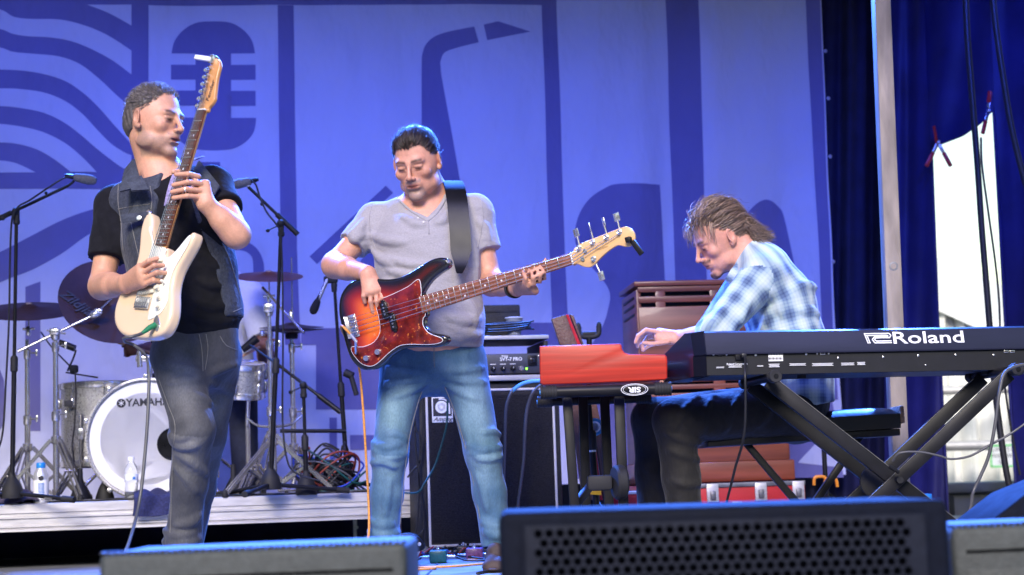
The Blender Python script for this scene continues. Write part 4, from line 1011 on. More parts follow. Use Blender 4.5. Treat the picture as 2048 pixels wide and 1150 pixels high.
fp = Geo().box(cb(0, .018, fz), (Wr - .065, .012, .092), (cX, cY, SZ), .004).obj('face_plate', m_face, ah)
for k in range(8):
    p = cb(-.21 + k * .046, .012, fz - .022); g = Geo(); g.lathe([(.012, 0), (.012, .006), (.009, .008), (.0085, .02), (0, .021)], p, -cY, 14); kn = g.obj('knob', m_blk, ah)
    Geo().box(p - cY * .0215 + SZ * .004, (.002, .002, .008), (cX, cY, SZ)).obj('pointer', m_white, kn)
    Geo().box(p + SZ * .021 - cY * .0008, (.026, .001, .003), (cX, cY, SZ)).obj('legend', m_white, ah)
Geo().lathe([(.011, 0), (.011, .006), (.006, .0065), (0, .006)], cb(.152, .012, fz - .022), -cY, 14).obj('socket', m_chr, ah)
Geo().sphere(cb(.176, .010, fz - .024), .0048, 10).obj('power_light', mat('green_lamp', (.1, .7, .05), .4, emit=(.25, 1, .05), estr=3.0), ah)
Geo().box(cb(.205, .010, fz + .012), (.044, .008, .05), (cX, cY, SZ), .004).obj('switch_plate', m_blk, ah)
Geo().box(cb(.205, .004, fz + .012), (.026, .008, .026), (cX, cY, SZ), .004).obj('rocker_switch', m_blkgloss, ah)
for k, z_ in enumerate((.0, )):
    text_geo('SVT-7 PRO', mat4(cb(.105, .0112, fz + .021), cX, SZ, -cY), .022, .0006, .0006).obj('lettering', m_white, ah)
    text_geo('Ampeg', mat4(cb(.075, .0112, fz + .036), cX, SZ, -cY), .011, .0006, .0003, shear=.3).obj('lettering', m_white, ah)
for s_ in (-1, 1):
    Geo().lathe([(.004, 0), (.004, .002), (0, .003)], cb(s_ * .235, .012, fz + .034), -cY, 8).obj('screw', m_silver, ah)
# cup, cable coil and black box on the rack
cup_p = UP(1030, 690, cb(0, .16, 0), SY); cup_p = cb(np.dot(cup_p - cc, cX), .16, zR1 + .002)
cup = thing('plastic_cup', 'clear empty plastic cup standing on the amplifier rack', 'cup', tuple(cup_p))
Geo().lathe([(.026, 0), (.028, .002), (.040, .085), (.043, .088), (.043, .092), (.0405, .092), (.039, .086), (.027, .004), (0, .004)], cup_p, SZ, 28).obj('wall', mat('cup_plastic', (.70, .76, .86), .2, var=.03, trans=.6, ior=1.2), cup)
Geo().lathe([(.0415, .086), (.044, .088), (.044, .0915), (.0415, .0925), (.0395, .09)], cup_p, SZ, 28).obj('rim', mat('clear_rim', (.7, .75, .85), .15, var=.02), cup)
kc = cb(.115, .06, zR1 + .006)
pts = []
for i in range(60):
    a_ = i * .42; rr_ = .10 + .02 * math.sin(i * .37); pts.append(kc + cX * rr_ * 1.1 * math.cos(a_) + cY * rr_ * .5 * math.sin(a_) + V3(0, 0, .004 + .0007 * i + .012 * (1 + math.sin(a_ + .6))))
wire('coiled_cable', m_cab, pts, .0045, 'black cable coiled on top of the amplifier rack', 'cable', smooth=3)
bxp = cb(np.dot(U(995, 660, 8.3) - cc, cX), .30, zR1)
o = thing('black_case', 'small black equipment case behind the bassist on the amplifier rack', 'case', tuple(bxp))
Geo().box(bxp + V3(0, 0, .082), (.20, .16, .16), (cX, cY, SZ), .008).obj('body', m_tolex, o)
Geo().box(bxp + V3(0, -.082, .13), (.202, .004, .012), (cX, cY, SZ), .001).obj('latch_strip', m_rub, o)

# ---- red stage organ, seen from its end, on a two-column stand
m_redwood = mat('red_stained_wood', (0.37, 0.022, 0.010), 0.42, var=.30, scale=26, stretch=(.10, .10, 3.0), bump=.04, rvar=.06, coat=.06, detail=9, coatr=.25)
m_redpaint = mat('red_lacquer', (0.50, 0.02, 0.015), 0.3, var=.1, scale=8, coat=.4)
YO = 6.25
org = thing('stage_organ', 'red wooden stage organ seen end-on with stepped side panel', 'organ', tuple(U(1207, 770, YO)))
sil = [(1079, 692), (1240, 687), (1243, 690), (1244, 698), (1249, 705), (1258, 708), (1330, 709), (1334, 713), (1335, 722), (1335, 756), (1330, 760), (1250, 764), (1086, 770), (1080, 766), (1079, 720)]
O0 = U(1207, 730, YO); oy = nrm((.035, 1, 0)); ox = np.cross(oy, SZ); oz = SZ
def olocal(px, py):
    p = UP(px, py, O0, oy) - O0; return (np.dot(p, ox), np.dot(p, oz))
out = [olocal(*q) for q in sil]
MO = mat4(O0, ox, oz, -oy)
Lo = 1.02
Geo(MO).prism(out, -.028, 0.0, .006, 3).obj('side_panel', m_redwood, org, angle=50)
Geo(MO).prism(out, -Lo, -Lo + .028, .006, 3).obj('side_panel', m_redwood, org, angle=50)
xs = [q[0] for q in out]; zs = [q[1] for q in out]; x0, x1, zb_, zt_ = min(xs), max(xs), min(zs), max(zs)
xstep = olocal(1244, 700)[0]; zkey = olocal(1300, 709)[1]
body = Geo(MO); body.prism([(x0 + .006, zb_ + .012), (x1 - .012, zb_ + .02), (x1 - .012, zkey - .05), (xstep, zkey - .05), (xstep - .002, zt_ - .012), (x0 + .006, zt_ - .012)], -Lo + .03, -.03, .002)
body.obj('case', m_redpaint, org)
m_key = mat('ivory_keys', (.75, .74, .70), .3, var=.03); 
for k in range(36): Geo(MO).box(((xstep + x1) / 2, zkey - .034, -.07 - k * .0245), (x1 - xstep - .03, .02, .0228), None, .002).obj('white_key', m_key, org)
for k in range(36):
    if k % 7 in (0, 1, 3, 4, 5): Geo(MO).box((xstep + .045, zkey - .020, -.082 - k * .0245), (.085, .012, .011), None, .002).obj('black_key', m_blkgloss, org)
for k in range(9): Geo(MO).box((xstep - .02 - .06, zt_ - .006, -.2 - k * .03), (.07, .014, .018), None, .003).obj('drawbar', m_blk, org)
zb_w = O0[2] + zb_
# stand: two arms, two columns, braces
st = thing('organ_stand', 'black column keyboard stand carrying the red organ', 'keyboard stand', (O0[0], O0[1], 0))
def stp(px, py, Y): return U(px, py, Y)
for (xa, xb_, y_, Y_, r_) in ((1083, 1340, 781, 6.22, .0205), (1077, 1300, 800, 6.75, .0175)):
    a, b = stp(xa, y_ + 4, Y_), stp(xb_, y_ - 4, Y_)
    arm = Geo().cyl(a, b, r_, n=16).obj('support_arm', m_blk, st)
    for p, d in ((a, b - a), (b, a - b)):
        d = nrm(d); pr = []
        for k in range(6): pr += [(r_ + .004, k * .010), (r_ + .004, k * .010 + .006), (r_ + .0015, k * .010 + .0065), (r_ + .0015, k * .010 + .0095)]
        Geo().lathe([(0, 0)] + pr, p - d * .004, d, 16).obj('rubber_grip', m_rub, arm)
        Geo().lathe([(0, -.003), (.008, -.003), (.008, 0)], p - d * .004, d, 10).obj('end_cap', m_cyan, arm)
lgp = U(1269, 779, 6.195); lx, ly = nrm(U(1290, 778, 6.195) - U(1250, 779.3, 6.195)), None
text_geo('SIR', mat4(lgp + V3(0, -.003, 0), -lx, -SZ, (0, -1, 0)), .026, .0006, .001, sx=1.25).obj('lettering', m_white, st)
g = Geo(); g.tube([lgp + lx * .047 * math.cos(a) + SZ * .020 * math.sin(a) + V3(0, -.003 + .010 * math.sin(a) ** 2 * .6, 0) for a in np.linspace(0, 2 * math.pi, 32)], .0013, 5, caps=False); g.obj('emblem_oval', m_white, st)
g = Geo(); g.tube([lgp + lx * .040 * math.cos(a) + SZ * .0165 * math.sin(a) + V3(0, -.003 + .006 * math.sin(a) ** 2 * .6, 0) for a in np.linspace(0, 2 * math.pi, 32)], .0008, 5, caps=False); g.obj('emblem_oval', m_white, st)
for (xt, xb_, Y_, w_) in ((1134, 1149, 6.30, .034), (1166, 1172, 6.72, .036), (1209, 1218, 6.72, .036), (1238, 1247, 6.30, .036)):
    a = U(xt, 793, Y_); b = U(xb_, 1010, Y_); b2 = a + (b - a) * ((a[2] - .03) / (a[2] - b[2]))
    Geo().bar(a, b2, .030, w_, (1, 0, 0), .004).obj('column', m_blk, st)
for (xa, Y_) in ((1150, 6.30), (1247, 6.30)):
    pass
Geo().bar(U(1149, 1012, 6.30), U(1190, 960, 6.5), .02, .03, SZ, .003).obj('gusset', m_blk, st)
a, b = U(1149, 1015, 6.3), U(1247, 1012, 6.3)
for (xx, Y_) in ((1152, 6.30), (1250, 6.30), (1172, 6.72), (1218, 6.72)):
    p = U(xx, 1012, Y_); Geo().box((p[0], p[1] + (.1 if Y_ < 6.5 else -.1), .02), (.04, .5, .04), None, .006).obj('foot_bar', m_blk, st)
g = Geo(); k1 = U(1222, 965, 6.28); g.lathe([(.055, -.02), (.062, -.012), (.062, .012), (.055, .02)], k1 + V3(.03, 0, 0), (1, .25, 0), 24); g.box(k1 - V3(.04, 0, 0), (.09, .05, .055), None, .012); g.obj('hinge_disc', m_rub, st)
# thin microphone pole behind with tape rings and a tag
pole = thing('thin_pole_stand', 'thin black stand pole with white tape and yellow tag behind the organ', 'stand', tuple(U(1190, 1010, 7.0)))
a, b = U(1178, 800, 7.0), U(1197, 1072, 7.0)
Geo().cyl(a, b * 1.0, .009, n=12).obj('upper_tube', m_blk, pole); Geo().cyl(a + (b - a) * .30, b, .013, n=12).obj('lower_tube', m_blk, pole)
mm_ = a + (b - a) * .30; Geo().lathe([(.014, -.04), (.019, -.03), (.019, .03), (.013, .04)], mm_, b - a, 14).obj('clutch', m_rub, pole)
mm_ = a + (b - a) * .365; Geo().lathe([(.0135, -.01), (.0142, -.01), (.0142, .01), (.0135, .01)], mm_, b - a, 14).obj('tape_ring', m_white, pole)
mm_ = U(1190, 982, 6.97); Geo().prism([(-.028, .012), (.022, .016), (.022, -.017), (-.02, -.013), (-.03, -.002)], -.002, .002, .001) if False else None
tagM = mat4(mm_, (1, 0, 0), (0, 0, 1), (0, -1, 0)); Geo(tagM).prism([(-.026, .012), (.024, .017), (.025, -.017), (-.02, -.013), (-.030, -.002)], -.003, .003, .001).obj('yellow_tag', mat('yellow_card', (.75, .42, .02), .5, var=.08, scale=30), pole)
Geo().box((b[0], b[1], .012), (.28, .28, .024), None, .01).obj('base_plate', m_blk, pole)
tape = thing('tape_roll', 'roll of blue tape hanging behind the organ stand', 'tape roll', tuple(U(1188, 855, 7.3)))
Geo().lathe([(.024, -.022), (.036, -.022), (.036, .022), (.024, .022), (.024, -.022)], U(1188, 855, 7.3), (.2, -1, .1), 28).obj('roll', mat('teal_tape', (.04, .22, .36), .5, var=.08), tape)
Geo().lathe([(.018, -.02), (.0235, -.02), (.0235, .02), (.018, .02), (.018, -.02)], U(1188, 855, 7.3), (.2, -1, .1), 24).obj('core', m_paper, tape)
# acoustic guitar case/brown leather folder and instrument stand yoke behind the organ
m_leather = mat('brown_leather', (.085, .035, .022), .5, var=.3, scale=18, bump=.3, bscale=90)
m_redplush = mat('red_plush', (.36, .012, .02), .9, var=.2, scale=40)
fc = thing('instrument_case', 'open brown leather case with red lining standing behind the organ', 'case', tuple(U(1140, 1010, 7.6)))
def panel(pl, Y, th, m, nm):
    P = [U(x, y, Y) for x, y in pl]; o_ = P[0]; vx, vz = V3(1, 0, 0), V3(0, 0, 1)
    M_ = mat4(o_, vx, vz, (0, -1, 0)); Geo(M_).prism([(np.dot(p - o_, vx), np.dot(p - o_, vz)) for p in P], -th, 0, .004).obj(nm, m, fc)
panel([(1103, 637), (1131, 629), (1158, 696), (1172, 800), (1200, 1000), (1165, 1000), (1140, 800), (1122, 696)], 7.6, .09, m_leather, 'shell')
panel([(1131, 629), (1137, 628), (1164, 694), (1206, 1000), (1199, 1000), (1157, 696)], 7.615, .085, m_redplush, 'lining')
panel([(1139, 628), (1147, 630), (1168, 690), (1232, 985), (1208, 1000), (1165, 694)], 7.63, .08, m_leather, 'lid')
yk = thing('instrument_stand', 'black padded yoke of an instrument stand behind the red organ', 'instrument stand', tuple(U(1178, 1010, 7.8)))
yc = U(1178, 668, 7.8)
g = Geo(); g.tube(catmull([yc + V3(-.045, 0, .035), yc + V3(-.042, 0, .0), yc + V3(-.02, 0, -.012), yc + V3(.02, 0, -.012), yc + V3(.042, 0, .0), yc + V3(.045, 0, .035)], 4), .012, 10); g.box(yc + V3(0, .01, 0.0), (.075, .03, .022), None, .008); g.obj('yoke', m_rub, yk)
for s_ in (-1, 1): Geo().sphere(yc + V3(s_ * .046, 0, .035), .013, 10, (.9, .9, 1.6)).obj('pad', m_rub, yk)
Geo().cyl(yc + V3(0, 0, -.01), (yc[0] - .01, yc[1], .03), .012, n=12).obj('pole', m_blk, yk)
for k in range(3):
    a_ = 1 + k * 2.09; Geo().cyl((yc[0] - .01, yc[1], .25), (yc[0] + .28 * math.cos(a_), yc[1] + .28 * math.sin(a_), .015), .01, n=8).obj('leg', m_blk, yk)

# ---- rotary speaker cabinet on a red road case
m_walnut = mat('walnut_veneer', (.19, .052, .026), .38, var=.35, scale=7, stretch=(.3, .3, 4), bump=.05, rvar=.1, coat=.15, detail=8)
YL = 8.75; zL = .285
lc = U(1436, 960, YL); lx_, ly_ = nrm((math.cos(R(5)), math.sin(R(5)), 0)), None; ly_ = np.cross(SZ, lx_)
WL = (1580 - 1281) * YL / F_PX; HL = U(1400, 560, YL)[2] - zL; DL = .5
les = thing('rotary_speaker', 'tall brown wooden rotary speaker cabinet with louvres behind the keyboardist', 'speaker cabinet', (lc[0], lc[1], zL))
def lp(x, y, z): return np.array((lc[0], lc[1], zL)) + lx_ * x + ly_ * y + V3(0, 0, z)
AXL = (lx_, ly_, SZ)
Geo().box(lp(0, DL / 2, HL - .013), (WL + .02, DL + .02, .026), AXL, .006).obj('top_board', m_walnut, les)
Geo().box(lp(0, DL / 2, .05), (WL + .03, DL + .03, .10), AXL, .008).obj('plinth', m_walnut, les)
Geo().box(lp(0, .022 + (DL - .03) / 2, .10 + (HL - .126) / 2), (WL - .05, DL - .06, HL - .130), AXL).obj('inner_box', m_blk, les)
def boards(face, n_l, zs, nm):
    pass
def slat(z0, z1, nm='front_board'): Geo().box(lp(0, .008, (z0 + z1) / 2), (WL - .02, .018, z1 - z0), AXL, .004).obj(nm, m_walnut, les)
zt = HL - .028; lv = .024; sl = .017
# louvre slots are real gaps between boards; short bridges keep slot lengths as in the photograph
z = zt; tops = []
def front(z_lo, z_hi): slat(z_lo, z_hi)
front(zt - .028, zt); front(zt - .028 - lv - sl * 1.0 - .012, zt - .028 - sl - .004); z2 = zt - .028 - lv - sl - .012
front(.50, z2 - sl - .004); zc = .50
for k in range(6):
    front(zc - .036 - .0, zc - .012); zc -= .036 + .006
    zc -= 0
front(.10, zc - .014)
for zz in np.arange(.11, HL - .05, .12): pass
for xx in (-.25, .03, .31):
    Geo().box(lp(xx, .006, HL / 2 + .03), (.05 if xx != .03 else .06, .013, HL - .14), AXL, .003).obj('mullion', m_walnut, les)
for xx in (-WL / 2 + .014, WL / 2 - .014):
    Geo().box(lp(xx, DL / 2 + .004, HL / 2 + .03), (.024, DL - .01, HL - .14), AXL, .004).obj('side_board', m_walnut, les)
for zz in (HL - .075, HL - .115, HL - .16):
    for xx in (-WL / 2 + .001,): Geo().box(lp(xx, DL / 2, zz), (.006, DL * .7, .014), AXL, .002).obj('side_louvre', m_blk, les)
m_redcase = mat('red_laminate', (.45, .016, .02), .4, var=.12, scale=10, rvar=.12)
rcz = thing('road_case', 'red road case with grey metal corners under the brown speaker', 'road case', (lc[0], lc[1], 0))
def case_p(x, y, z): return np.array((lc[0] + .02, lc[1] - .08, 0)) + lx_ * x + ly_ * y + V3(0, 0, z)
WC = WL + .06; hc = zL - .004
Geo().box(case_p(0, .3, hc / 2), (WC, .6, hc - .01), AXL, .004).obj('body', m_redcase, rcz)
for zz in (.012, hc - .012):
    Geo().box(case_p(0, -.002, zz), (WC + .004, .012, .022), AXL, .003).obj('edge_strip', m_alu_dark, rcz)
for xx in (-WC / 2 + .035, WC / 2 - .035, -.0 + .18, -.06):
    Geo().box(case_p(xx, -.006, hc - .05), (.06, .012, .09), AXL, .004).obj('corner_plate', m_alu, rcz)
    Geo().box(case_p(xx, -.016, hc - .06), (.028, .014, .045), AXL, .006).obj('butterfly_latch', m_alu_dark, rcz)
Geo().box(case_p(.06, -.006, hc - .11), (.05, .008, .03), AXL, .004).obj('plate', m_alu, rcz)
rc2 = thing('road_case', 'small red case standing between organ stand and keyboardist', 'road case', tuple(UZ(1290, 1060, 0)))
p = U(1270, 1030, 7.9); Geo().box((p[0], p[1] + .15, .125), (.20, .3, .25), None, .006).obj('body', m_redcase, rc2)
Geo().box((p[0], p[1] + .148, .254), (.204, .304, .012), None, .003).obj('edge_strip', m_alu, rc2)

# ---- stage piano: rear side to the audience
YR = 6.10; yawK = R(7)
kx = V3(math.cos(yawK), math.sin(yawK), -.006); kx = nrm(kx); kd = nrm(np.cross(SZ, kx)); kz = np.cross(kx, kd)
K0 = U(1412, 752, YR)                       # lower left rear corner
ku = lambda px, py: None
pn = thing('stage_piano', 'long black stage piano seen from behind with white maker lettering', 'keyboard', tuple(K0 + kx * .6))
def kp(x, y, z): return K0 + kx * x + kd * y + kz * z
AXK = (kx, kd, kz)
Lk = 1.36; hT = .157; hM = .070
m_pnl = mat('piano_top_panel', (.018, .019, .045), .34, .5, var=.2, scale=10, stretch=(.15, 1, 1), rvar=.14, bump=.03, bscale=60)
m_pnl2 = mat('piano_rear_panel', (.005, .005, .008), .5, .0, var=.25, scale=20, rvar=.1)
# cross-section: (depth, height), extruded along the length
sec = [(0.0, 0.0), (0.0, hM), (-.010, hM + .002), (-.010, hM + .008), (.012, hT - .006), (.022, hT), (.13, hT + .004), (.17, .105), (.30, .095), (.33, .07), (.33, .0)]
g = Geo(mat4(K0, kd, kz, kx) if False else None)
def extr(sec, x0_, x1_, m, nm, parent=pn, bev=0):
    n_ = len(sec); vs = [kp(x_, y_, z_) for x_ in (x0_, x1_) for y_, z_ in sec]
    g_ = Geo(); g_.add(vs, [(k, (k + 1) % n_, n_ + (k + 1) % n_, n_ + k) for k in range(n_)] + [tuple(range(n_)), tuple(range(2 * n_ - 1, n_ - 1, -1))]); return g_.obj(nm, m, parent, angle=20)
extr([(.002, .001), (.002, hM - .001), (.012, hT - .02), (.13, hT - .012), (.16, .075), (.16, .001)], .02, Lk - .02, m_pnl2, 'chassis')
extr([(0.0, .002), (0.0, hM), (.004, hM), (.004, .002)], .004, Lk - .004, m_pnl2, 'rear_panel')
extr([(-.010, hM + .003), (-.010, hM + .010), (.010, hT - .006), (.022, hT), (.13, hT + .004), (.13, hT), (.024, hT - .006), (0.0, hM + .004)], 0, Lk, m_pnl, 'top_panel')
extr([(.16, .001), (.16, .06), (.33, .055), (.33, .001)], .02, Lk - .02, m_pnl2, 'key_bed')
capS = [(-.004, 0.0), (-.004, hM), (-.014, hM + .004), (.010, hT + .001), (.06, hT + .004), (.31, .098), (.345, .085), (.345, .012), (.31, -.006), (.05, -.004)]
m_cheek = mat('piano_cheek', (.006, .006, .010), .24, var=.15, scale=10, rvar=.06)
n_ = len(capS)
for s_, (xa, xb2) in ((-1, (-.060, .002)), (1, (Lk - .002, Lk + .06))):
    vs = []
    for x_, ins in ((xa, .014 if s_ < 0 else 0), (xb2, 0 if s_ < 0 else .014)):
        cy_, cz_ = .16, .06
        for y_, z_ in capS:
            k_ = 1 - ins / .08 if ins else 1; yy = cy_ + (y_ - cy_) * (1 - ins * 1.2) + (ins * 3.2 if y_ < .1 and ins else 0); fl_ = (-.055 if s_ < 0 else .055) * min(1, max(0, (yy - .02) / .3)) if ins else 0; vs.append(kp(x_ + fl_ + (.03 if s_ < 0 and ins else 0) - (.03 if s_ > 0 and ins else 0), yy, cz_ + (z_ - cz_) * (1 - ins * 2)))
    g = Geo(); g.add(vs, [(k, (k + 1) % n_, n_ + (k + 1) % n_, n_ + k) for k in range(n_)] + [tuple(range(n_)), tuple(range(2 * n_ - 1, n_ - 1, -1))]); g.obj('end_cheek', m_cheek, pn, angle=25)
for k in range(52): Geo().box(kp(.05 + k * (Lk - .1) / 52 + .012, .245, .068), ((Lk - .1) / 52 - .0012, .145, .02), AXK, .002).obj('white_key', m_key, pn)
for k in range(51):
    if k % 7 in (0, 1, 3, 4, 5): Geo().box(kp(.05 + (k + 1) * (Lk - .1) / 52, .212, .083), (.011, .085, .014), AXK, .002).obj('black_key', m_blkgloss, pn)
# lettering on the sloping upper panel
nv = nrm(np.cross(kx, nrm(kz * (hT - hM) + kd * .02))); nv = nv if nv[1] < 0 else -nv
uv_ = nrm(np.cross(nv, kx)); uv_ = uv_ if uv_[2] > 0 else -uv_
def on_top(px, py): 
    p_ = UP(px, py, kp(0, -.0006, (hM + hT) / 2), nv); return p_ + nv * .0018
tm = (on_top(1775, 677) + on_top(1932, 674)) / 2
text_geo('Roland', mat4((on_top(1782, 677) + on_top(1930, 675)) / 2, kx, uv_, nv), .062, .0008, .0007, sx=1.55).obj('lettering', m_white, pn)
lc0 = on_top(1757, 677); g = Geo()
def strip(pts, r=.0022): 
    P_ = [lc0 + kx * a * 1.0 + uv_ * b for a, b in pts]
    for q0, q1 in zip(P_[:-1], P_[1:]): g.bar(q0, q1, .0038, .0012, nv)
strip([(-.052, .018), (.040, .018), (.046, .010), (.040, .002), (-.010, .002), (-.016, -.004), (-.010, -.010), (.046, -.010)])
strip([(-.046, .011), (.032, .011), (.036, .008), (.032, .0065), (-.014, .0065), (-.024, -.004), (-.016, -.0165), (.046, -.0165)])
strip([(-.050, .018), (-.040, -.018)]); strip([(-.041, .011), (-.033, -.018)])
g.obj('emblem', m_white, pn, smooth=False)
def on_rear(px, py): return UP(px, py, kp(0, -.0008, 0), -kd) - kd * .0012
lb = Geo().box(on_rear(1551, 712), (.052, .0012, .036), AXK).obj('serial_label', m_white, pn)
for k in range(14): Geo().box(on_rear(1540 + k * 1.7, 711), (.0018, .0012, .009), AXK).obj('barcode_bar', m_ink, lb) if False else None
g = Geo(); 
for k in range(16): g.box(on_rear(1537.5 + k * 1.75, 708) - kd * .001, (.0014 if k % 3 else .0028, .0008, .008), AXK); g.box(on_rear(1537.5 + k * 1.75, 717) - kd * .001, (.0028 if k % 4 == 1 else .0014, .0008, .008), AXK)
g.obj('barcode', m_ink, lb, smooth=False)
for (x_, y_, w_, h_) in ((1595, 729, .062, .011), (1645, 729, .080, .013), (1695, 728, .05, .012), (1722, 727, .03, .014), (1470, 733, .05, .010), (1520, 732, .024, .006), (1440, 735, .03, .007), (1548, 731, .04, .016)):
    pl_ = Geo().box(on_rear(x_, y_), (w_, .0010, h_), AXK).obj('printed_notice', m_pnl2, pn)
    for q in range(3): Geo().box(on_rear(x_, y_) - kd * .0009 + kz * (h_ * (.28 - .28 * q)), (w_ * (.96 - .1 * (q % 2)), .0006, h_ * .13), AXK).obj('print_line', m_white, pl_)
text_geo('Roland Corporation', mat4(on_rear(1474, 728), kx, kz, -kd), .009, .0004, .0002).obj('lettering', m_white, pn)
for x_, y_, r_ in ((1427, 709, .004), (1453, 709, .004), (1511, 710, .0045), (1612, 708, .0045), (1634, 707, .0035), (1657, 707, .0035), (1676, 716, .004), (1766, 714, .004), (1836, 711, .004), (1911, 710, .004), (1987, 710, .004), (1851, 730, .003)):
    Geo().lathe([(r_, 0), (r_, .0015), (r_ * .5, .0025), (0, .0025)], on_rear(x_, y_), -kd, 8).obj('screw', m_silver, pn)
Geo().box(on_rear(1440, 709), (.017, .006, .012), AXK, .002).obj('rocker_switch', m_blkgloss, pn)
Geo().box(on_rear(1479, 713), (.032, .012, .026), AXK, .002).obj('power_socket', m_blk, pn)
for x_, y_ in ((1645, 707), (2012, 703), (2024, 703)):
    u_ = Geo().box(on_rear(x_, y_), (.018, .003, .009), AXK, .001).obj('usb_socket', m_silver, pn); Geo().box(on_rear(x_, y_) - kd * .0017, (.013, .001, .005), AXK).obj('slot', m_ink, u_)
for x_ in (1613, 1985): Geo().cyl(kp(np.dot(on_rear(x_, 750) - K0, kx), .06, -.012), kp(np.dot(on_rear(x_, 750) - K0, kx), .06, .003), .016, n=14).obj('foot', m_rub, pn)
# plug and power lead
pl = on_rear(1483, 712)
g = Geo(); g.box(pl - kd * .025, (.018, .03, .014), AXK, .004); o = g.obj('power_plug', m_cab, pn)
wire('power_cable', m_cab, [pl - kd * .03, pl - kd * .05 - kz * .02, U(1490, 745, 6.0), U(1491, 790, 6.0), U(1490, 850, 6.02), U(1484, 890, 6.05), U(1472, 930, 6.1), U(1462, 970, 6.15), U(1452, 1010, 6.2), U(1445, 1050, 6.2)], .0045,
     'black power lead hanging from the back of the stage piano')
# ---- X stand under the piano
xs_ = thing('x_stand', 'double-braced black X-shaped stand under the stage piano', 'keyboard stand', tuple(UZ(1790, 1090, 0)))
def stand_arm(px, py):
    c_ = U(px, py, YR - .04); a_, b_ = c_ - kd * .0, c_ + kd * .40
    arm = Geo().cyl(a_, b_, .0155, n=16).obj('support_arm', m_blk, xs_)
    for p, d in ((a_, kd), (b_, -kd)):
        pr = [(0, 0), (.008, 0), (.008, -.0), (.020, -.001)]
        for k in range(4): pr += [(.0225, k * .011 + .001), (.0225, k * .011 + .008), (.0195, k * .011 + .0085), (.0195, k * .011 + .0115)]
        Geo().lathe(pr, p - d * .02, d, 18).obj('rubber_grip', m_rub, arm)
        Geo().lathe([(0, -.0022), (.0085, -.0022), (.0085, 0.0)], p - d * .0205, d, 14).obj('tube_end', m_blkgloss, arm)
    return c_
cl = stand_arm(1549, 753); cr_ = stand_arm(2032, 739)
m_edge = mat('worn_edge', (.30, .29, .26), .4, .6, var=.3, scale=40)
pv = U(1790, 960, YR + .08)
for dy in (.06, .30):
    for (T, sgn) in ((cl, 1), (cr_, -1)):
        off = dy + (.028 if sgn > 0 else 0)
        A_ = T + kd * off + V3(0, 0, -.012); C_ = pv + kd * (off - .08); d_ = nrm(C_ - A_); B_ = A_ + d_ * ((A_[2] - .035) / -d_[2])
        b_ = Geo().bar(A_, B_, .026, .048, V3(0, 0, 1), .003).obj('brace', m_blk, xs_)
        e_ = nrm(np.cross(d_, kd)); e_ = e_ if e_[2] > 0 else -e_
        Geo().bar(A_ + e_ * .0242 + d_ * .03 - kd * .011, B_ + e_ * .0242 - kd * .011, .003, .0012, e_).obj('worn_edge', m_edge, b_)
    Geo().cyl(pv + kd * (dy - .115), pv + kd * (dy - .02), .012, n=14).obj('pivot_bolt', m_rub, xs_)
Geo().lathe([(.052, -.012), (.060, -.006), (.060, .006), (.052, .012)], pv + kd * .11 + V3(-.03, 0, -.005), kd, 28).obj('locking_disc', m_rub, xs_)
Geo().cyl(U(1778, 932, YR - .0), U(1798, 945, YR - .0), .007, n=8).obj('locking_handle', m_blk, xs_)
# ---- keyboard bench
bn = thing('keyboard_bench', 'black padded folding bench with torn corner under the keyboardist', 'bench', tuple(UZ(1590, 1115, 0)))
YB = 6.78; zs_ = U(1700, 822, YB)[2]; xa, xb3 = U(1400, 860, YB)[0], U(1784, 860, YB)[0]
m_vinyl = mat('black_vinyl', (.010, .010, .013), .32, var=.2, scale=14, bump=.05, bscale=60, rvar=.08)
cxb = (xa + xb3) / 2; Lb = xb3 - xa
bt = nrm((1, .02, .028)); bd_ = nrm((-.02, 1, 0)); bu = np.cross(bt, bd_)
nu, nv_ = 26, 14; top = np.zeros((nu, nv_, 3)); 
for i in range(nu):
    for j in range(nv_):
        u, v = i / (nu - 1) * 2 - 1, j / (nv_ - 1) * 2 - 1
        cr = (1 - u ** 8) ** .5 * (1 - v ** 6) ** .5; sag = -.022 * math.exp(-((u + .35) / .45) ** 2)
        top[i, j] = np.array((cxb, YB, zs_)) + bt * u * Lb / 2 + bd_ * v * .17 + bu * (.03 * cr - .03 + sag * cr)
g = Geo(); g.grid(top); bot = top[::-1] - bu * 0; low = top.copy(); 
for i in range(nu):
    for j in range(nv_): low[i, j] = np.array((cxb, YB, zs_ - .085)) + bt * (i / (nu - 1) * 2 - 1) * Lb / 2 * .99 + bd_ * (j / (nv_ - 1) * 2 - 1) * .168
g.grid(low)
o_ = nu * nv_; rim = [(i, 0) for i in range(nu)] + [(nu - 1, j) for j in range(1, nv_)] + [(i, nv_ - 1) for i in range(nu - 2, -1, -1)] + [(0, j) for j in range(nv_ - 2, 0, -1)]
ids = [i * nv_ + j for i, j in rim]
g.f += [(ids[k], ids[(k + 1) % len(ids)], ids[(k + 1) % len(ids)] + o_, ids[k] + o_) for k in range(len(ids))]
g.obj('seat_pad', m_vinyl, bn, angle=50)
Geo().box(np.array((cxb, YB, zs_ - .100)), (Lb * .985, .33, .026), (bt, bd_, bu), .004).obj('seat_board', m_blk, bn)
Geo().box(np.array((cxb, YB, zs_ - .035)) + bt * (Lb / 2 + .004) - bd_ * .09, (.016, .17, .066), (bt, bd_, bu), .005).obj('torn_foam', mat('torn_backing', (.34, .20, .12), .9, var=.45, scale=50, bump=.6, bscale=60), bn)
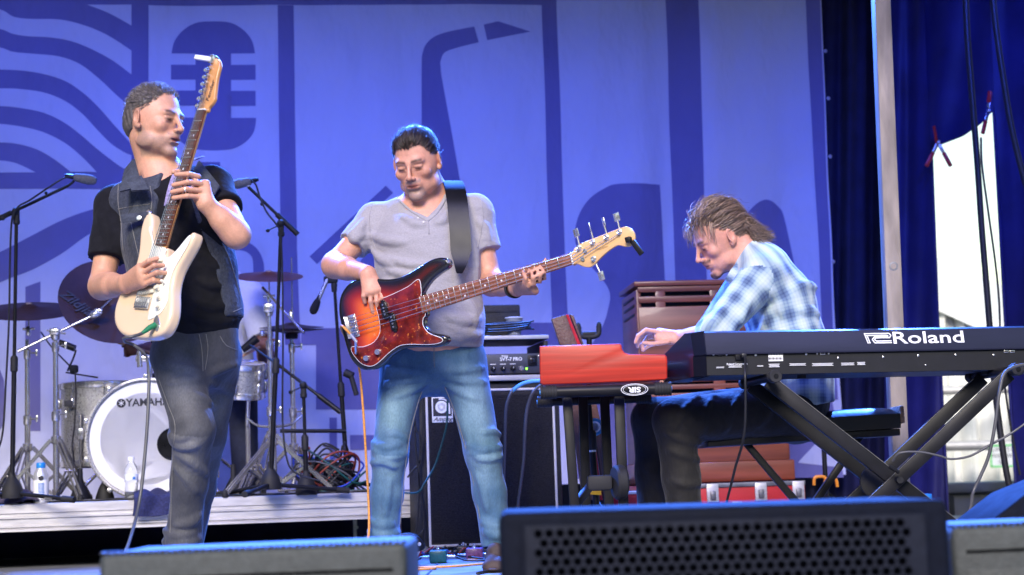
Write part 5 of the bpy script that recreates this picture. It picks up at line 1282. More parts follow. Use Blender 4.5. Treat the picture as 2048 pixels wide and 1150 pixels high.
for dy in (-.12, .12):
    a_, b_ = U(1500, 880, YB + dy), None
    pA = np.array((xa + .16, YB + dy, zs_ - .115)); pB = np.array((xb3 - .02, YB + dy, .025)); pC = np.array((xb3 - .10, YB + dy + .03, zs_ - .11)); pD = np.array((xa + .06, YB + dy + .03, .025))
    pA = U(1490, 884, YB + dy); pB = U(1672, 1064, YB + dy); pB[2] = .025; pC = U(1722, 870, YB + dy + .03); pD = U(1560, 1050, YB + dy + .03); pD[2] = .025
    Geo().bar(pA, pB, .022, .026, SZ, .003).obj('leg', m_blk, bn); Geo().bar(pC, pD, .022, .026, SZ, .003).obj('leg', m_blk, bn)
for pA in (U(1490, 884, YB), U(1722, 868, YB)): Geo().cyl(pA - V3(0, .16, 0), pA + V3(0, .16, 0), .011, n=10).obj('cross_rod', m_blk, bn)
for px in (1672, 1560): p = U(px, 1060, YB); Geo().cyl((p[0], YB - .2, .02), (p[0], YB + .2, .02), .014, n=10).obj('foot_rod', m_rub, bn)

# ---- monitor wedges at the stage front
m_box = mat('speaker_paint', (.040, .046, .051), .55, var=.2, scale=60, bump=.35, bscale=220, rvar=.1)
m_mesh = mat('perforated_steel', (.011, .012, .017), .45, .1, var=.2, scale=40, rvar=.1)
m_hole = mat('grille_hole', (.0008, .0009, .0016), .9, var=.1, spec=.0)
m_boxd = mat('speaker_paint_shaded', (.004, .0055, .014), .75, var=.2, scale=60, bump=.15, bscale=220, rvar=.1, spec=.12)  # darker bluish base carries the shade on the large speaker's front
def wedge(label, xl_, xr_, ytl, ytr, Y, dep, holes, name='stage_monitor'):
    """box speaker standing on the stage edge; top front edge runs through the two pixels"""
    a, b = U(xl_, ytl, Y), U(xr_, ytr, Y); t = thing(name, label, 'stage monitor', ((a[0] + b[0]) / 2, Y, 0), 'stage monitor speakers')
    m_mesh = MATS['perforated_steel']; m_box = m_boxd if holes == 'front' else MATS['speaker_paint']
    wx = nrm(b - a); L = np.linalg.norm(b - a); wy = nrm(np.cross(SZ, wx)); wz = np.cross(wx, wy); h_ = (a[2] + b[2]) / 2
    def P(x, y, z): return a + wx * x + wy * y + wz * z
    Geo().box(P(L / 2, dep / 2, -h_ / 2 + .0), (L, dep, h_), (wx, wy, wz), .014, 3).obj('cabinet', m_box, t, angle=50)
    if holes == 'front':
        Geo().box(P(L / 2, -.002, -h_ / 2 - .0), (L - .07, .014, h_ - .035), (wx, wy, wz), .004).obj('grille_frame', m_box, t)
        m_mesh = mat('grille_steel_dark', (.011, .013, .024), .7, var=.2, scale=40, rvar=.1, spec=.12)
        gm = Geo().box(P(L / 2, -.006, -h_ / 2), (L - .085, .012, h_ - .045), (wx, wy, wz), .003).obj('grille', m_mesh, t)
        g = Geo(); s_ = .0182; r_ = .0076
        ny = int((h_ - .10) / (s_ * .866)); nx = int((L - .13) / s_)
        for j in range(ny):
            for i in range(nx):
                c_ = P(.065 + (i + .5 * (j % 2)) * s_, -.0125, -.036 - j * s_ * .866)
                vs = [c_ + wx * r_ * math.cos(k * 1.0472) + wz * r_ * math.sin(k * 1.0472) for k in range(6)]; g.add(vs, [tuple(range(6))])
        o = g.obj('grille_hole', m_hole, gm, smooth=False); o['kind'] = 'stuff'
    if holes == 'top':
        g = Geo(); n_ = int(L / .0115)
        for i in range(n_):
            for j in range(3): g.sphere(P(.006 + i * (L - .012) / (n_ - 1), .006 + j * .011, .0005), .0042, 6, (1, 1, .8))
        o = g.obj('grille_mesh', m_mesh, t); o['kind'] = 'stuff'
        Geo().box(P(L / 2, .006, -.045), (L - .05, .02, .004), (wx, wy, wz), .001).obj('seam', m_hole, t)
        Geo().box(P(L / 2, -.0005, -h_ / 2 - .035), (L - .05, .004, h_ - .085), (wx, wy, wz), .003).obj('back_panel', m_box, t)
    return t
wedge('large speaker at the stage front with honeycomb grille facing the camera', 997, 1896, 1026, 998, 2.95, .42, 'front')
wedge('low grey stage monitor in front of the guitarist', 196, 813, 1109, 1084, 3.05, .36, 'top')
wedge('grey stage monitor beside the large speaker at the lower right corner', 1901, 2330, 1054, 1036, 3.2, .34, 'top')
# side monitor in blue light at the right edge
sm = thing('side_monitor', 'slanted dark monitor wedge in blue light at the right edge', 'stage monitor', tuple(UZ(2070, 1120, 0)), 'stage monitor speakers')
MS = mat4(U(1972, 1050, 4.6), (1, 0, 0), (0, 0, 1), (0, -1, 0))
o0 = U(1972, 1050, 4.6); pr = [U(1972, 1050, 4.6), U(2052, 988, 4.6), U(2120, 960, 4.6), U(2160, 985, 4.6), U(2160, 1080, 4.6), U(1960, 1100, 4.6)]
pr[4][2] = 0.005; pr[5][2] = .005
Geo(MS).prism([(q[0] - o0[0], q[2] - o0[2]) for q in pr], -.35, 0, .012, 3).obj('cabinet', m_boxd, sm, angle=50)
# ------------------------------------------------------------------ guitars
def poly_sd(P2, poly):
    """signed distance of 2-D points to a closed polygon (negative inside)"""
    A = np.asarray(poly, np.float32); B = np.roll(A, -1, 0); d = np.full(len(P2), 1e9, np.float32); ins = np.zeros(len(P2), bool)
    for a, b in zip(A, B):
        e = b - a; w = P2 - a; t = np.clip(w @ e / (e @ e + 1e-12), 0, 1); q = w - t[:, None] * e; d = np.minimum(d, (q * q).sum(1))
        c = ((a[1] <= P2[:, 1]) & (P2[:, 1] < b[1])) | ((b[1] <= P2[:, 1]) & (P2[:, 1] < a[1]))
        with np.errstate(divide='ignore', invalid='ignore'): xi = a[0] + (P2[:, 1] - a[1]) / (b[1] - a[1] + 1e-12) * e[0]
        ins ^= c & (P2[:, 0] < xi)
    d = np.sqrt(d); return np.where(ins, -d, d)
def slab_body(poly, th, rnd, h=.004):
    s = Sdf(); c = np.append(np.mean(poly, 0), -th / 2); rad = np.max(np.linalg.norm(np.asarray(poly) - c[:2], axis=1)) + th
    pl_ = np.asarray(poly); g0 = pl_.min(0) - .05; gs = .003; gn = np.ceil((pl_.max(0) + .05 - g0) / gs).astype(int) + 1
    GX, GY = np.meshgrid(*[g0[i] + np.arange(gn[i]) * gs for i in (0, 1)], indexing='ij'); D2 = poly_sd(np.stack([GX, GY], -1).reshape(-1, 2).astype(np.float32), poly).reshape(GX.shape)
    def look(p):
        f = np.clip((p - g0) / gs, 0, gn - 1.001); i = f.astype(int); t = f - i
        return (D2[i[:, 0], i[:, 1]] * (1 - t[:, 0]) * (1 - t[:, 1]) + D2[i[:, 0] + 1, i[:, 1]] * t[:, 0] * (1 - t[:, 1]) + D2[i[:, 0], i[:, 1] + 1] * (1 - t[:, 0]) * t[:, 1] + D2[i[:, 0] + 1, i[:, 1] + 1] * t[:, 0] * t[:, 1])
    def fn(P):
        q0 = look(P[:, :2]) + rnd; q1 = np.abs(P[:, 2] + th / 2) - th / 2 + rnd
        return np.minimum(np.maximum(q0, q1), 0) + np.sqrt(np.maximum(q0, 0) ** 2 + np.maximum(q1, 0) ** 2) - rnd
    s._a(fn, c, rad, .001, 1); return s.mesh(h)
def xf(V, M): return V @ M[:3, :3].T + M[:3, 3]
def guitar_frame(pb, pn, Yb, L, near, phi):
    """axes from bridge and nut pixels; near: +1 the nut lies farther than the bridge, -1 nearer"""
    b = U(*pb, Yb); lo, hi = 0.0, .6
    for _ in range(40):
        m_ = (lo + hi) / 2; n_ = U(*pn, Yb + near * m_)
        if np.linalg.norm(n_ - b) < L: lo = m_
        else: hi = m_
    n_ = U(*pn, Yb + near * lo); x = nrm(n_ - b); n0 = nrm(CAM - b); n0 = nrm(n0 - x * np.dot(n0, x)); y0 = np.cross(n0, x)
    z = math.cos(phi) * n0 + math.sin(phi) * y0; y = math.cos(phi) * y0 - math.sin(phi) * n0
    return b, x, y, z
def fretpos(L, n): return L - L / 2 ** (n / 12)
def build_neck(t, M, L, xb, nfr, w0, w1, ang, heel, m_wood, m_board, strs, inl, hs_out, hs_th=.014, radius=.010):
    xn = xb + L; xe = xb + L - fretpos(L, nfr) - .006
    g = Geo(M)   # neck: half-round section under the board
    secs = []
    for x_, w_, d_ in ((xe - heel, w1, .020), (xe + .06, w1 * .98, .017), (xe + .12, w1 * .97, .0165), (xn - .06, w0 * 1.05, .0155), (xn, w0, .0145), (xn + .012, w0, .0135)):
        secs.append([(x_, w_ / 2 * math.cos(a), .000 + (-d_ * math.sin(a)) ) for a in np.linspace(0, math.pi, 9)])
    vs = [p for s_ in secs for p in s_]; n = 9
    fs = [(i * n + k, i * n + k + 1, (i + 1) * n + k + 1, (i + 1) * n + k) for i in range(len(secs) - 1) for k in range(n - 1)] + [(i * n, (i + 1) * n, (i + 1) * n + n - 1, i * n + n - 1) for i in range(len(secs) - 1)] + [tuple(range(n)), tuple(range((len(secs) - 1) * n + n - 1, (len(secs) - 1) * n - 1, -1))]
    g.add(vs, fs); nk = g.obj('neck', m_wood, t, angle=50)
    g = Geo(M); g.prism([(xe, -w1 / 2), (xn, -w0 / 2), (xn, w0 / 2), (xe, w1 / 2)], .0005, .0055, .001); g.obj('fretboard', m_board, t)
    for k in range(1, nfr + 1):
        x_ = xn - fretpos(L, k); f_ = (xn - x_) / (xn - xe); w_ = w0 + (w1 - w0) * f_
        Geo(M).box((x_, 0, .0062), (.0026, w_ - .002, .0024), None, .0006).obj('fret', m_silver, t)
    for k in inl:
        x_ = xn - (fretpos(L, k) + fretpos(L, k - 1)) / 2; w_ = w0 + (w1 - w0) * (xn - x_) / (xn - xe)
        for y_ in ((-.25 * w_, .25 * w_) if k in (12,) else (0,)): Geo(M).lathe([(.0036, .0052), (.0036, .0060), (0, .0060)], (x_, y_, 0), (0, 0, 1), 10).obj('inlay_dot', m_white, t)
    Geo(M).box((xn + .003, 0, .004), (.005, w0, .009), None, .001).obj('nut', m_key, t)
    g = Geo(M); g.prism(hs_out, -hs_th - .002, -.002, .003, 2); g.obj('headstock', m_wood, t, angle=50)

# ---------------- cream six-string
m_cream = mat('cream_lacquer', (.74, .55, .36), .22, var=.04, scale=6, rvar=.05, coat=.5)
m_maple = mat('amber_maple', (.56, .27, .095), .3, var=.16, scale=7, stretch=(.4, .4, 3), coat=.4, rvar=.06)
m_rose = mat('rosewood', (.095, .030, .018), .5, var=.4, scale=30, stretch=(.4, 2, 2), bump=.1)
m_cguard = mat('mint_pickguard', (.76, .77, .68), .3, var=.02, scale=8)
m_offw = mat('aged_white_plastic', (.76, .70, .55), .35, var=.03)
m_string = mat('steel_string', (.70, .69, .67), .25, 1.0, var=.05)
Lg = .648; xb = .118
pB, gx_, gy_, gz_ = guitar_frame((289, 603), (405, 222), 5.50, Lg, 1, R(57))
O_ = pB - gx_ * xb; MG = mat4(O_, gx_, gy_, gz_)
out = catmull(np.array([(0, -10), (2, 50), (15, 98), (48, 140), (92, 158), (140, 153), (190, 131), (228, 117), (268, 118), (308, 130), (350, 146), (388, 151), (413, 140), (417, 122), (402, 104), (370, 88), (340, 68), (318, 48), (307, 30), (300, -29), (282, -35), (272, -48), (276, -66), (298, -90), (326, -112), (348, -130), (355, -145), (342, -155), (314, -153), (276, -138), (236, -122), (200, -118), (165, -125), (130, -142), (88, -158), (50, -158), (20, -140), (5, -98), (0, -55)]) / 1000., 3, True)
gt = thing('electric_guitar', 'cream solid-body electric guitar with pale pickguard held upright by guitarist', 'guitar', tuple(O_))
V, Q = slab_body(out, .044, .012, .0045); np_mesh('body', xf(V, MG), Q, m_cream, gt)
pg = catmull(np.array([(62, -66), (60, -52), (80, -45), (112, -42), (150, -36), (168, -34), (170, 36), (190, 42), (230, 46), (285, 48), (318, 56), (345, 84), (362, 97), (368, 90), (345, 70), (318, 49), (304, 30), (297, -29), (278, -36), (266, -48), (270, -68), (294, -95), (320, -116), (338, -132), (341, -142), (328, -146), (305, -142), (265, -124), (228, -108), (195, -104), (160, -112), (125, -124), (90, -112), (72, -90)]) / 1000., 3, True)
Geo(MG).prism(pg, .0005, .0028, .0008).obj('pickguard', m_cguard, gt, angle=50)
for x_ in (.150, .205, .258):
    k_ = Geo(MG).box((x_, 0 if x_ > .16 else -.004, .006), (.019, .082, .012), None if x_ > .16 else (nrm((1, .16, 0)), nrm((-.16, 1, 0)), (0, 0, 1)), .006).obj('pickup', m_offw, gt)
    for s_ in range(6): Geo(MG).lathe([(.0025, .011), (.0025, .0132), (0, .0132)], (x_, (s_ - 2.5) * .0105, 0), (0, 0, 1), 8).obj('pole_piece', m_silver, k_)
for (x_, y_) in ((.138, -.075), (.108, -.098), (.078, -.108)):
    pass
for (x_, y_) in ((.165, -.062), (.135, -.082), (.105, -.094)):
    Geo(MG).lathe([(.013, .003), (.0125, .006), (.0095, .008), (.0088, .019), (0, .020)], (x_, y_, 0), (0, 0, 1), 16).obj('knob', m_offw, gt)
g = Geo(MG); g.cyl((.178, -.082, .002), (.182, -.088, .018), .0022, n=8); g.sphere((.183, -.089, .02), .0055, 8); g.obj('pickup_switch', m_offw, gt)
br = Geo(MG).box((.112, 0, .005), (.040, .074, .009), None, .002).obj('bridge_plate', m_chr, gt)
for s_ in range(6): Geo(MG).box((.112, (s_ - 2.5) * .0112, .011), (.026, .0092, .007), None, .002).obj('saddle', m_chr, br)
Geo(MG).prism(catmull(np.array([(58, -84), (78, -92), (62, -112), (40, -124), (26, -118), (32, -100)]) / 1000., 4, True), .000, .003, .001).obj('jack_plate', m_chr, gt, angle=50)
hs = catmull(np.array([(764, -20), (784, -22), (800, -34), (812, -40), (838, -37), (868, -30), (900, -22), (925, -16), (948, -2), (953, 20), (940, 40), (922, 43), (908, 33), (880, 28), (840, 25), (800, 22), (776, 21), (764, 20)]) / 1000., 3, True)
hs = catmull(np.array([(764, -20.5), (778, -22), (790, -34), (806, -41), (824, -36), (850, -28), (880, -20), (905, -17), (928, -14), (948, 2), (953, 22), (942, 38), (925, 42), (905, 36), (870, 31), (830, 27), (790, 23), (764, 20.5)]) / 1000., 3, True)
build_neck(gt, MG, Lg, xb, 21, .042, .056, 0, .01, m_maple, m_rose, 6, (3, 5, 7, 9, 12, 15, 17, 19, 21), hs, .014)
for s_ in range(6):
    x_ = .790 + s_ * .0255; y_ = .013 + s_ * .0025
    tn = Geo(MG).lathe([(.005, -.002), (.005, .006), (.0035, .012), (0, .0125)], (x_, y_, 0), (0, 0, 1), 10).obj('tuner', m_chr, gt)
    g = Geo(MG); g.cyl((x_, y_ + .012, -.010), (x_, y_ + .036, -.010), .003, n=8); g.lathe([(0, 0), (.007, .002), (.0085, .006), (.006, .012), (0, .014)], (x_, y_ + .034, -.010), (0, 1, 0), 10); g.obj('tuner_button', m_chr, tn)
    y0_ = (s_ - 2.5) * .0105; y1_ = (s_ - 2.5) * .0070
    yy = -y1_; Geo(MG).tube([(.112, -y0_, .0155), (xb + Lg, -y1_ * 1.0, .0098), (x_ if s_ else .79, y_ if True else 0, .006)], .0006 + .00018 * (5 - s_), 5).obj('string', m_string, gt)
Geo(MG).box((.950, .070, .012), (.016, .085, .014), (nrm((1, -.15, 0)), nrm((.15, 1, 0)), (0, 0, 1)), .003).obj('clip_on_tuner', m_white, gt)
g = Geo(MG); g.box((.948, .030, -.004), (.03, .02, .03), None, .004); g.obj('tuner_clamp', m_chr, gt)
text_geo('Fender', mat4(MG[:3, 3] + gx_ * .835 + gy_ * -.008 + gz_ * -.0012, gx_, gy_, gz_), .026, .0005, .0002, shear=.3).obj('lettering', m_ink, gt)
Geo(MG).lathe([(.006, 0), (.010, .004), (.010, .007), (.005, .014), (.009, .017), (0, .018)], (.412, .13, -.012), (.7, .5, .5), 14).obj('strap_button', m_chr, gt)
# plug and lead
jk = xf(np.array([[.045, -.103, .004]]), MG)[0]; pl_ = U(296, 655, 5.40)
Geo().tube([jk, jk * .4 + U(291, 660, 5.4) * .6, U(282, 668, 5.39)], [.0095, .009, .005], 10).obj('jack_plug', mat('green_boot', (.01, .16, .06), .45), gt)
wire('guitar_lead', m_cabg, [U(284, 667, 5.39), U(265, 673, 5.37), U(249, 676, 5.38), U(250, 683, 5.44), U(268, 690, 5.5), U(292, 712, 5.46), U(298, 745, 5.42), U(297, 800, 5.40), U(294, 860, 5.38), U(288, 930, 5.36), U(281, 990, 5.34), U(272, 1035, 5.3), U(258, 1085, 5.2), U(240, 1130, 5.1)], .0052, 'grey instrument lead hanging from the cream guitar to the floor')

# ---------------- sunburst bass
Lb_ = .864; xbb = .066
m_burst = mat('sunburst_lacquer', (1, 1, 1), .2, var=.05, scale=8, attr='Col', rvar=.05, coat=.6)
m_natural = mat('natural_maple', (.66, .40, .17), .3, var=.12, scale=7, stretch=(.4, .4, 3), coat=.4, rvar=.06)
m_rose2 = mat('pau_ferro', (.24, .085, .042), .45, var=.35, scale=30, stretch=(.3, 2, 2), bump=.1)
def tort_material():
    m = mat('tortoise_pickguard', (.11, .012, .010), .18, var=.5, scale=26, rvar=.04, coat=.4, col2=(.24, .022, .012))
    nt = m.node_tree; n, l = nt.nodes, nt.links; b = n['Principled BSDF']; src = b.inputs['Base Color'].links[0].from_socket
    tc = n.new('ShaderNodeTexCoord'); vo = n.new('ShaderNodeTexNoise'); vo.inputs['Scale'].default_value = 75; vo.inputs['Detail'].default_value = 3; l.new(tc.outputs['Object'], vo.inputs['Vector'])
    rmp = n.new('ShaderNodeMapRange'); rmp.inputs['From Min'].default_value = .63; rmp.inputs['From Max'].default_value = .70; l.new(vo.outputs['Fac'], rmp.inputs['Value'])
    mx = n.new('ShaderNodeMix'); mx.data_type = 'RGBA'; l.new(rmp.outputs[0], mx.inputs['Factor']); l.new(src, mx.inputs[6]); mx.inputs[7].default_value = (.55, .15, .03, 1); l.new(mx.outputs[2], b.inputs['Base Color']); return m
m_tort = tort_material()
pBb, bx_, by_, bz_ = guitar_frame((714, 650), (1143, 518), 6.36, Lb_, -1, R(9))
OB = pBb - bx_ * xbb; MB_ = mat4(OB, bx_, by_, bz_)
out = catmull(np.array([(0, 0), (4, 70), (28, 126), (75, 158), (130, 160), (185, 142), (235, 126), (285, 122), (340, 132), (395, 146), (440, 148), (470, 136), (478, 118), (466, 102), (430, 92), (390, 76), (358, 52), (346, 33), (346, -33), (333, -46), (327, -72), (342, -100), (372, -116), (396, -128), (402, -145), (388, -158), (355, -160), (310, -150), (262, -137), (218, -131), (170, -142), (120, -166), (75, -172), (35, -156), (8, -112), (0, -55)]) / 1000., 3, True)
ba = thing('bass_guitar', 'sunburst electric bass with tortoiseshell pickguard slung on the bassist', 'bass guitar', tuple(OB))
V, Q = slab_body(out, .043, .010, .0045)
dd = -poly_sd(V[:, :2].astype(np.float32), out) + .006 * vnoise(V, 20, 3)
edge = sstep(.012, .085, dd)[:, None]; edge2 = sstep(.05, .13, dd)[:, None]
blackc = np.array((.012, .011, .012)); redc = np.array((.40, .022, .008)); orc = np.array((.80, .17, .02))
colr = blackc * (1 - edge) + (redc * (1 - edge2) + orc * edge2) * edge
colr = np.where((V[:, 2] < -.012)[:, None], blackc, colr)
np_mesh('body', xf(V, MB_), Q, m_burst, ba, {'Col': np.concatenate([colr, np.ones((len(V), 1))], 1)})
pg = catmull(np.array([(62, -150), (40, -128), (22, -88), (30, -72), (70, -84), (120, -78), (152, -48), (160, 0), (160, 44), (172, 62), (230, 68), (300, 78), (340, 92), (352, 84), (346, 40), (343, 34), (343, -34), (330, -48), (324, -74), (338, -104), (366, -124), (384, -138), (380, -148), (350, -148), (306, -138), (258, -124), (215, -118), (170, -130), (118, -154), (88, -160)]) / 1000., 3, True)
Geo(MB_).prism(pg, .0005, .0030, .0008).obj('pickguard', m_tort, ba, angle=50)
Geo(MB_).tube([(p[0], p[1], .0022) for p in list(pg) + [pg[0]]], .0013, 4, caps=False).obj('pickguard_edge', m_white, ba)
for (x_, y_) in ((.192, .022), (.214, -.030)):
    k_ = Geo(MB_).box((x_, y_, .008), (.027, .056, .014), None, .004).obj('pickup', m_blkgloss, ba)
    for s_ in range(4): Geo(MB_).lathe([(.0032, .0145), (.0032, .0172), (0, .0172)], (x_, y_ + (s_ - 1.5) * .012, 0), (0, 0, 1), 8).obj('pole_piece', m_silver, k_)
    for s_ in (-1, 1): Geo(MB_).box((x_ + .0, y_ + s_ * .031, .006), (.014, .010, .010), None, .002).obj('pickup_ear', m_blkgloss, k_)
for (x_, y_) in ((.128, -.118), (.078, -.128)): Geo(MB_).lathe([(.0105, .002), (.0105, .016), (.0095, .018), (0, .018)], (x_, y_, 0), (0, 0, 1), 18).obj('knob', m_chr, ba)
br = Geo(MB_).box((.048, 0, .003), (.044, .084, .004), None, .001).obj('bridge_plate', m_chr, ba)
Geo(MB_).box((.027, 0, .008), (.003, .084, .013), None, .001).obj('bridge_lip', m_chr, br)
for s_ in range(4): Geo(MB_).box((.056, (s_ - 1.5) * .019, .010), (.026, .0125, .010), None, .003).obj('saddle', m_chr, br)
hs = catmull(np.array([(928, -21), (944, -22), (962, -36), (985, -46), (1008, -40), (1040, -22), (1075, -8), (1105, -2), (1128, -14), (1150, -16), (1168, 0), (1172, 24), (1160, 46), (1140, 54), (1095, 52), (1040, 48), (985, 44), (952, 36), (940, 24), (928, 21)]) / 1000., 3, True)
build_neck(ba, MB_, Lb_, xbb, 20, .041, .062, 0, .01, m_natural, m_rose2, 4, (3, 5, 7, 9, 12, 15, 17, 19), hs, .014)
tp = [(.966, .030), (1.020, .034), (1.072, .037), (1.122, .040)]
for s_ in range(4):
    x_, y_ = tp[s_]
    tn = Geo(MB_).lathe([(.0100, -.002), (.0100, .000), (.0065, .001), (.0062, .014), (.005, .015), (0, .013)], (x_, y_, 0), (0, 0, 1), 16).obj('tuner', m_chr, ba)
    g = Geo(MB_); g.cyl((x_, y_ + .01, -.012), (x_, y_ + .042, -.012), .0036, n=8)
    tw = (.4, 1.3, .9, .2)[s_]; tx_ = nrm((math.cos(tw), 0, math.sin(tw))); ty_ = (0, 1, 0); tz_ = np.cross(tx_, ty_)
    g.box((x_, y_ + .055, -.012), (.024, .030, .004), (tx_, ty_, tz_), .0018); g.obj('tuner_button', m_chr, tn)
    y0_ = (1.5 - s_) * .019; y1_ = (1.5 - s_) * .0105
    Geo(MB_).tube([(.046, y0_, .018), (xbb + Lb_, y1_, .0102), (x_, y_ - .006, .006)], .0016 - .0002 * (3 - s_), 5).obj('string', m_string, ba)
g = Geo(MB_); x_, y_ = 1.008, -.030; tn = Geo(MB_).lathe([(.0100, -.002), (.0100, .000), (.0065, .001), (.0062, .014), (0, .013)], (x_ - .0, y_ + .008, 0), (0, 0, 1), 16).obj('tuner', m_chr, ba)
g.cyl((x_, y_ - .005, -.012), (x_ + .006, y_ - .042, -.012), .0036, n=8); g.box((x_ + .008, y_ - .055, -.012), (.024, .032, .004), (nrm((1, 0, .3)), (0, 1, 0), nrm((-.3, 0, 1))), .0018); g.obj('tuner_button', m_chr, tn)
for (x_, y_) in ((.970, -.012), (.985, .012)): Geo(MB_).lathe([(.0075, -.002), (.0075, .003), (.003, .004), (0, .003)], (x_, y_, 0), (0, 0, 1), 12).obj('string_tree', m_silver, ba)
text_geo('Precision', mat4(MB_[:3, 3] + bx_ * 1.045 + by_ * .006 + bz_ * -.0012, bx_, by_, bz_), .013, .0004, .0, shear=.2).obj('lettering', mat('gold_ink', (.35, .2, .08), .5), ba)
g = Geo(MB_); g.box((1.150, .004, .004), (.020, .02, .035), None, .004); g.box((1.172, -.030, .006), (.020, .058, .012), (nrm((.93, .37, 0)), nrm((-.37, .93, 0)), (0, 0, 1)), .003); g.obj('clip_on_tuner', m_blk, ba)
Geo(MB_).lathe([(.006, 0), (.009, .004), (.005, .010), (.008, .013), (0, .014)], (.470, .122, -.010), (.8, .3, .5), 12).obj('strap_button', m_chr, ba)
# jack at the pickguard edge, orange lead
jk = xf(np.array([[.040, -.098, .006]]), MB_)[0]
Geo().tube([jk, U(712, 682, 6.27), U(700, 668, 6.27)], [.006, .0062, .005], 10).obj('jack_plug', m_silver, ba)
wire('bass_lead', m_caborange, [U(701, 669, 6.27), U(688, 655, 6.27), U(683, 652, 6.32), U(684, 662, 6.42), U(700, 690, 6.48), U(717, 730, 6.5), U(724, 790, 6.5), U(729, 860, 6.5), U(733, 930, 6.52), U(737, 1000, 6.55), U(738, 1060, 6.5), U(733, 1110, 6.4), U(745, 1140, 6.2)], .0048, 'orange braided instrument lead hanging from the sunburst bass')
# ------------------------------------------------------------------ people: shared builders
class Frame:
    """head frame: x to the person's right, y forward, z up"""
    def __init__(s, o, yaw, pitch, roll=0, sc=1.0):
        f0 = V3(math.sin(yaw), -math.cos(yaw), 0); f = math.cos(pitch) * f0 - math.sin(pitch) * SZ; u = math.sin(pitch) * f0 + math.cos(pitch) * SZ
        x = np.cross(f, u); s.x = math.cos(roll) * x + math.sin(roll) * u; s.u = math.cos(roll) * u - math.sin(roll) * x; s.f = f; s.o = np.asarray(o, float); s.sc = sc
        s.ax = (s.x, s.f, s.u)
    def __call__(s, x, y, z): return s.o + s.sc * (s.x * x + s.f * y + s.u * z)
    def local(s, V): return (np.asarray(V) - s.o) @ np.stack(s.ax, 1) / s.sc
def head_sdf(s, T, jaw=1.0, nose=1.0, face_w=1.0, mouth=0.0):
    c = T.sc; E = lambda p, r, k=.015, op=1: s.el(T(*p), np.array(r) * c, T.ax, k * c, op)
    Cn = lambda a, b, ra, rb, k=.012, op=1: s.rc(T(*a), T(*b), ra * c, rb * c, k * c, op)
    E((0, -.014, .035), (.076, .096, .088)); E((0, -.02, .0), (.072, .085, .07), .03)
    E((0, .022, -.028), (.061 * face_w, .064, .088), .025)
    E((0, .034, -.077), (.052 * jaw, .050, .040), .022); E((0, .077, -.105), (.025 * jaw, .021, .020), .016); E((0, .094, -.047), (.014, .010, .009), .010)
    for m in (-1, 1):
        E((m * .044 * face_w, .060, -.022), (.020, .020, .020), .016); E((m * .053 * jaw, .010, -.075), (.013, .034, .022), .018)
        E((m * .027, .0745, .0215), (.025, .0140, .0110), .020)        # brow ridge
        E((m * .0315, .098, .0010), (.0190, .0130, .0120), .014, -1)  # eye socket
        E((m * .0315, .0745, .0010), (.0145, .0125, .0115), .003)     # eyeball under lids
        Cn((m * .019, .0845, .0050), (m * .045, .0790, .0040), .0030, .0026, .005)    # upper lid fold
        Cn((m * .019, .0840, -.0065), (m * .043, .0790, -.0058), .0026, .0022, .006)   # lower lid
    Cn((0, .0870, .017), (0, .1120 + .006 * (nose - 1), -.026), .0062 * nose, .0090 * nose, .012); E((0, .1125, -.0310), (.0102 * nose, .0100, .0085), .008)
    for m in (-1, 1): E((m * .0130 * nose, .1015, -.0345), (.0078, .0095, .0075), .004)
    E((0, .083, -.060), (.029, .0155, .019), .016)
    Cn((-.0205, .0880, -.0590), (.0205, .0880, -.0590), .0044, .0044, .004); E((0, .0955, -.0575), (.010, .0042, .0042), .005)
    Cn((-.0165, .0885, -.0705 - .004 * mouth), (.0165, .0885, -.0705 - .004 * mouth), .0058, .0058, .005)
    Cn((-.025, .0945, -.0642 - .002 * mouth), (.025, .0945, -.0642 - .002 * mouth), .0018 + .0022 * mouth, .0018 + .0022 * mouth, .0022, -1)
    E((0, .0955, -.084), (.022, .008, .0055), .008, -1)
    for m in (-1, 1):
        a = (nrm(T.x * 1.0 + T.f * m * -.45), nrm(T.f + T.x * m * .45), T.u)
        s.el(T(m * .082, -.014, -.003), np.array((.0070, .0205, .0325)) * c, a, .004 * c); s.el(T(m * .0895, -.009, .001), np.array((.0060, .0110, .0190)) * c, a, .003 * c, -1)
        s.el(T(m * .0785, -.004, -.029), np.array((.007, .010, .010)) * c, a, .005 * c)
